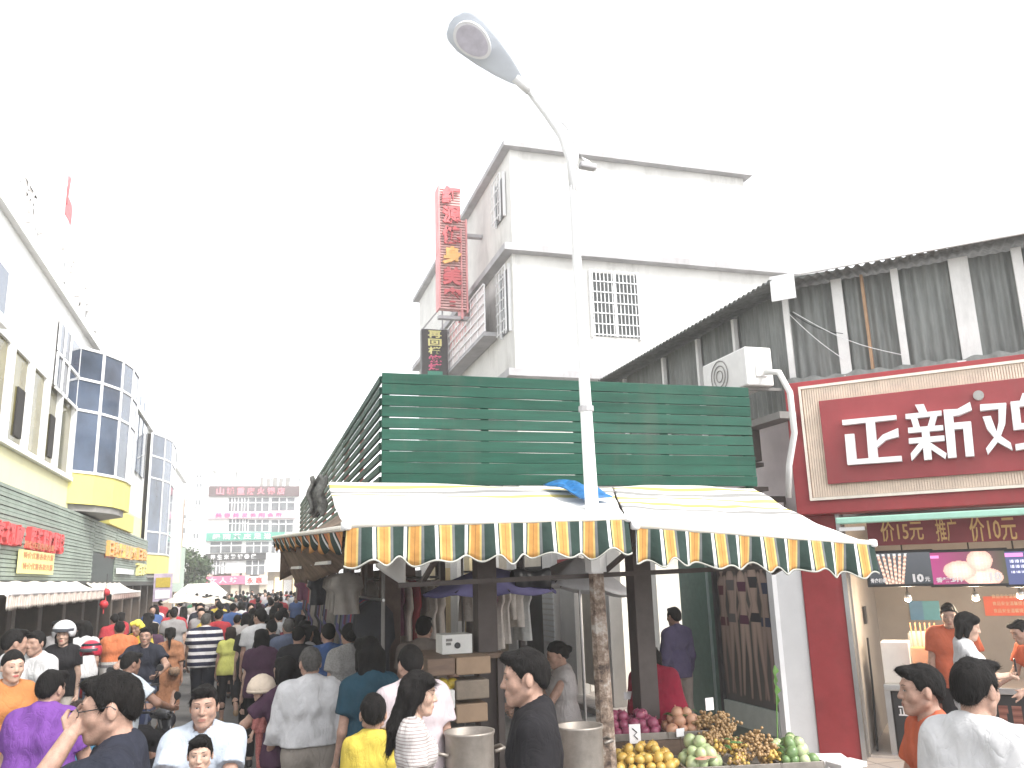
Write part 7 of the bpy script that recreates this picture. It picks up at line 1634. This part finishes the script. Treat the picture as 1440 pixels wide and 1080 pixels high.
p = onZ(128, 905, 1.2); sc_ = scooter((p[0] + .1, p[1] + .2, 0), R(150), gloss('red', (.35, .02, .03)), 'red parked scooter beside the woman in the helmet')
p = onZ(150, 915, 1.1); scooter((p[0], p[1] + .8, 0), R(20), gloss('black', (.02, .02, .022)), 'black parked scooter between the red scooter and the riders')
# round red helmet hung on the red scooter, and the one worn by the woman
def helmet(c, r, shell, label, face, visor=True, band=True):
    t = thing('helmet', (c[0], c[1], c[2] - r), label, 'helmet')
    WL[t] = np.array((c[0], c[1], c[2] - r)); f = np.array((-math.sin(face), math.cos(face)))
    G = Field(*[axis(c[i] - r * 1.3, c[i] + r * 1.3, r * .12) for i in range(3)]); fx = np.array((f[0], f[1], 0))
    G.op(('e', c, (r, r, r * 1.0), None), .01); G.op(('e', np.array(c) + fx * r * .95 + np.array((0, 0, -r * .5)), (r * .72, r * .72, r * .62), None), .01, 's'); G.op(('e', np.array(c) + np.array((0, 0, -r * .55)), (r * .78, r * .78, r * .75), None), .01, 's'); G.plane((c[0], c[1], c[2] - r * .8), (0, 0, -1))
    P, Q = G.mesh(); o = bpy.data.objects.new('shell', np_mesh('shell', P - WL[t], Q, shell)); col.objects.link(o); o.parent = t
    if visor is not None: MB().grid(lambda u, v: tuple(np.array(c) + r * 1.06 * np.array((math.cos(face + R(90) + (u - .5) * 2.2) * (1 - .1 * v), math.sin(face + R(90) + (u - .5) * 2.2) * (1 - .1 * v), .25 - .3 * v))), 12, 4).build('visor', mat('smoke_visor', (.12, .13, .15), .15, .1, spec=.7), t, True, solid=.006)
    if band: MB().grid(lambda u, v: tuple(np.array(c) + r * 1.015 * np.array((math.cos(face + R(90) + u * 6.283) * math.cos(.5 + .25 * v), math.sin(face + R(90) + u * 6.283) * math.cos(.5 + .25 * v), math.sin(.5 + .25 * v)))), 28, 2).build('band', MATS['cloth_navy'], t, True, solid=.004)
    return t
rec = PEOPLE['woman in helmet, black T-shirt and cream trousers facing the street']; hc_ = to_world(rec, rec[1]['hc'] + np.array((0, -.01, .02)))
helmet(hc_ + np.array((0, 0, .02)), .138, mat('helmet_white', (.7, .7, .72), .3, .05, spec=.6), 'white helmet with raised dark visor worn by the woman in black', rec[3], True, False)
p = atd(128, 915, 10.2); helmet(p, .125, mat('helmet_red', (.5, .03, .06), .3, .05, spec=.6), 'round red helmet hung on the mirror of the red scooter', R(160))
# baby hat
rec = PEOPLE['baby in beige hat and red floral clothes held on a shoulder']; hc_ = to_world(rec, rec[1]['hc']); t = thing('baby_hat', tuple(hc_), 'beige knitted hat on the baby', 'hat')
MB().lathe((hc_[0], hc_[1], hc_[2] + .005), [(.105, 0), (.108, .02), (.1, .05), (.075, .09), (.03, .115), (.002, .12)], 20, cap=False).build('crown', cloth('beige_knit', (.6, .5, .4)), t, True, solid=.008)
MB().lathe((hc_[0], hc_[1], hc_[2] - .005), [(.106, 0), (.112, .012), (.106, .025)], 20, cap=False).build('cuff', MATS['cloth_beige_knit'], t, True, solid=.006)
# glasses and shoulder strap of the man with the raised hand
lab = 'man in glasses and dark navy T-shirt raising a hand to his face'; rec = PEOPLE[lab]; J = rec[1]
def Hw(x, y, z): return to_world(rec, J['hc'] + J['Rh'] @ np.array((x, y, z)))
t = thing('eyeglasses', tuple(Hw(0, .1, 0)), 'thin dark rimmed eyeglasses on the man with raised hand', 'glasses')
for s_ in (-1, 1):
    MB().tube([Hw(s_ * .034 + .025 * math.cos(a), .108 - .012 * abs(math.cos(a)) * (math.cos(a) * s_ > 0), .0 + .016 * math.sin(a)) for a in np.linspace(0, 6.283, 19)], .0016, 5).build('rim', M_black, t)
    MB().tube([Hw(s_ * .06, .095, .004), Hw(s_ * .077, .03, .006), Hw(s_ * .082, -.012, .008), Hw(s_ * .081, -.03, -.006)], .0022, 5).build('temple', M_black, t)
MB().tube([Hw(-.009, .108, .004), Hw(0, .111, .006), Hw(.009, .108, .004)], .0016, 5).build('bridge', M_black, t)
t = thing('bag_strap', tuple(to_world(rec, J['neck'])), 'brown strap round the neck of the man with raised hand', 'strap')
nk = J['neck']; sw_ = [(-.02, .13, -.14), (-.055, .10, -.06), (-.085, .035, -.005), (-.082, -.035, .01), (-.04, -.085, -.02), (.03, -.09, -.02), (.08, -.04, .012), (.085, .04, .0), (.055, .10, -.06), (.01, .135, -.15)]
MB().tube([to_world(rec, nk + J['Rt'] @ np.array(q)) for q in sw_], .008, 6).build('strap', mat('brown_strap', (.1, .05, .03), .7, .2), t, True)
# phone in the girl's hand
rec = PEOPLE['girl in white T-shirt looking at her phone by the counter']; J = rec[1]; p = to_world(rec, J['wrr'] * .5 + J['wrl'] * .5 + np.array((0, .1, .03)))
T_ = frame(p, (math.cos(rec[3]), math.sin(rec[3]))); MB(T_).box(-.037, .037, -.006, .006, -.02, .12).build('phone', M_black, label='dark phone held up by the girl in white', cat='phone', bevel=.004)
# purse on the woman in the rust dress
rec = PEOPLE['woman in rust coloured dress with a long ponytail seen from behind']; J = rec[1]; p = to_world(rec, np.array((.1, -.17, .98)))
t = thing('shoulder_bag', tuple(p), 'small dark patterned bag on the back of the rust dress', 'bag')
MB().lathe((p[0], p[1], p[2] - .06), [(.04, 0), (.08, .02), (.085, .08), (.06, .12)], 12).build('pouch', mat('dark_pattern', (.05, .04, .04), .7, .8, 60, c2=(.4, .25, .15)), t, True)
MB().tube([to_world(rec, (.05, -.15, 1.05)), to_world(rec, (-.06, -.14, 1.25)), to_world(rec, (-.12, -.06, 1.43))], .008, 6).build('strap', M_black, t)
# ------------------------------------------------------------------ the far crowd
TEMPL = []
for i, (sex, hair, wk, face_) in enumerate((('m', 'short', 12, 0), ('f', 'bob', 8, 0), ('m', 'short', -10, 0), ('f', 'long', 10, 0), ('f', 'pony', -8, 0), ('m', 'buzz', 6, 0))):
    TEMPL.append((make_person(dict(sex=sex, hair=hair, lvl=0, hands=False, legs=((wk, 8), (-wk, 12)), shirt=S(W_, loose=.024), pants=S(BK), shoe=M_shoe, face=False, arml=(wk, 9, 14), armr=(-wk, 9, 14), girth=1.05 if sex == 'm' else 1.0, seed=i))[0], sex))
COLS = [('white', W_), ('black', BK), ('red', RD), ('pale pink', PNK), ('blue', BLU), ('grey', GYc), ('cream', CRM), ('green', cloth('green', (.05, .18, .1))), ('navy', NV), ('yellow', YL), ('white', W_), ('black', BK), ('plum', DPU)]
rs_ = random.Random(21); used = [tuple(r[4][:2]) for r in PEOPLE.values()]; n_far = 0; tries = 0
while n_far < 125 and tries < 6000:
    tries += 1; y = 16.8 + 40 * rs_.random() ** 1.3; wl, wr = -2.9, (.35 if y < 12.5 else .75) if y < 30 else 2.0
    x = rs_.uniform(wl, wr)
    if any((x - a) ** 2 + (y - b_) ** 2 < .52 ** 2 for a, b_ in used): continue
    if y < 17 and abs(x + .3) < .8: continue
    used.append((x, y)); k_ = rs_.randrange(len(TEMPL)); tm, sex = TEMPL[k_]; cn, cm = COLS[rs_.randrange(len(COLS))]
    away = rs_.random() < .7; th = R(rs_.uniform(-25, 25) + (0 if away else 180)); s_ = rs_.uniform(.93, 1.02) * (1.0 if sex == 'm' else .94)
    put_person(tm, 'person', (x, y, 0), th, s_, 'distant %s in %s top in the street crowd, %s' % ('man' if sex == 'm' else 'woman', cn, 'walking away' if away else 'walking toward the stalls'), 'person', 'distant people in the street crowd', {'shirt': cm, 'trousers': rs_.choice((BK, DEN, NV, TAU)), 'body': SK[rs_.randrange(2)]})
    n_far += 1

# shoppers pressed along the street side of the stall
for i, (x, y, th_, k_, cn, cm) in enumerate(((.55, 10.6, -20, 0, 'black', BK), (.15, 11.2, 5, 1, 'plum', DPU), (.7, 11.8, -60, 3, 'grey', GYc), (.3, 12.6, 10, 2, 'navy', NV), (.75, 13.2, -40, 4, 'taupe', TAU), (.05, 13.6, 0, 5, 'black', BK), (.6, 14.3, -15, 1, 'dark red', cloth('dark_red', (.16, .02, .03))), (.25, 15.0, 10, 0, 'slate', DEN), (.8, 15.4, -70, 3, 'black', BK), (.5, 16.2, 0, 2, 'white', W_), (.1, 16.6, 8, 4, 'plum', DPU))):
    tm, sex = TEMPL[k_]
    put_person(tm, 'person', (x, y, 0), R(th_), .96 if sex == 'm' else .93, '%s shopper in %s top squeezed along the side of the clothes stall' % ('male' if sex == 'm' else 'female', cn), 'person', 'shoppers along the side of the stall', {'shirt': cm, 'trousers': BK, 'body': SK[i % 2]})
# cream parasols and a poster board far down the street
for i, (px_, py_, Y_) in enumerate(((262, 846, 27.0), (298, 848, 31.0))):
    c_ = onY(px_, py_, Y_); parasol((c_[0], Y_, c_[2]), .7, .22, mat('cream_parasol', (.66, .6, .5), .8, .1, 3), ('cream parasol above the crowd below the white marquee', 'cream parasol above the crowd in front of the sign block')[i])
c_ = onY(229, 826, 34.0); t = thing('poster_board', (c_[0], 34, 0), 'small colourful poster board on a post before the far marquee', 'sign')
T_ = frame((c_[0], 34, c_[2]), (1, 0)); MB(T_).box(-.32, .32, 0, .05, -.5, .5).build('board', mat('lilac_board', (.5, .42, .55), .6, .3, 3), t); MB(T_).box(-.25, .25, -.02, -.001, .0, .35).build('yellow_print', YL, t); MB(T_).box(-.25, .25, -.02, -.001, -.4, -.1).build('white_print', M_wl, t)
MB().tube([(c_[0], 34.1, 0), (c_[0], 34.1, c_[2] + .4)], .04).build('post', M_grey, t)
# ------------------------------------------------------------------ glare veil over the scene
hz = MB().box(-155, 155, -65, 245, -1.0, 27).build('glare_haze', None, kind='stuff')  # air volume added to wash out the distance like lens glare
M = bpy.data.materials.new('glare_air'); M.use_nodes = True; n = M.node_tree.nodes; l = M.node_tree.links; n.clear()
o_ = n.new('ShaderNodeOutputMaterial'); v_ = n.new('ShaderNodeVolumePrincipled'); v_.inputs['Color'].default_value = (1, 1, 1, 1); v_.inputs['Density'].default_value = 0.003; v_.inputs['Anisotropy'].default_value = .3
l.new(v_.outputs[0], o_.inputs['Volume']); hz.data.materials.append(M)
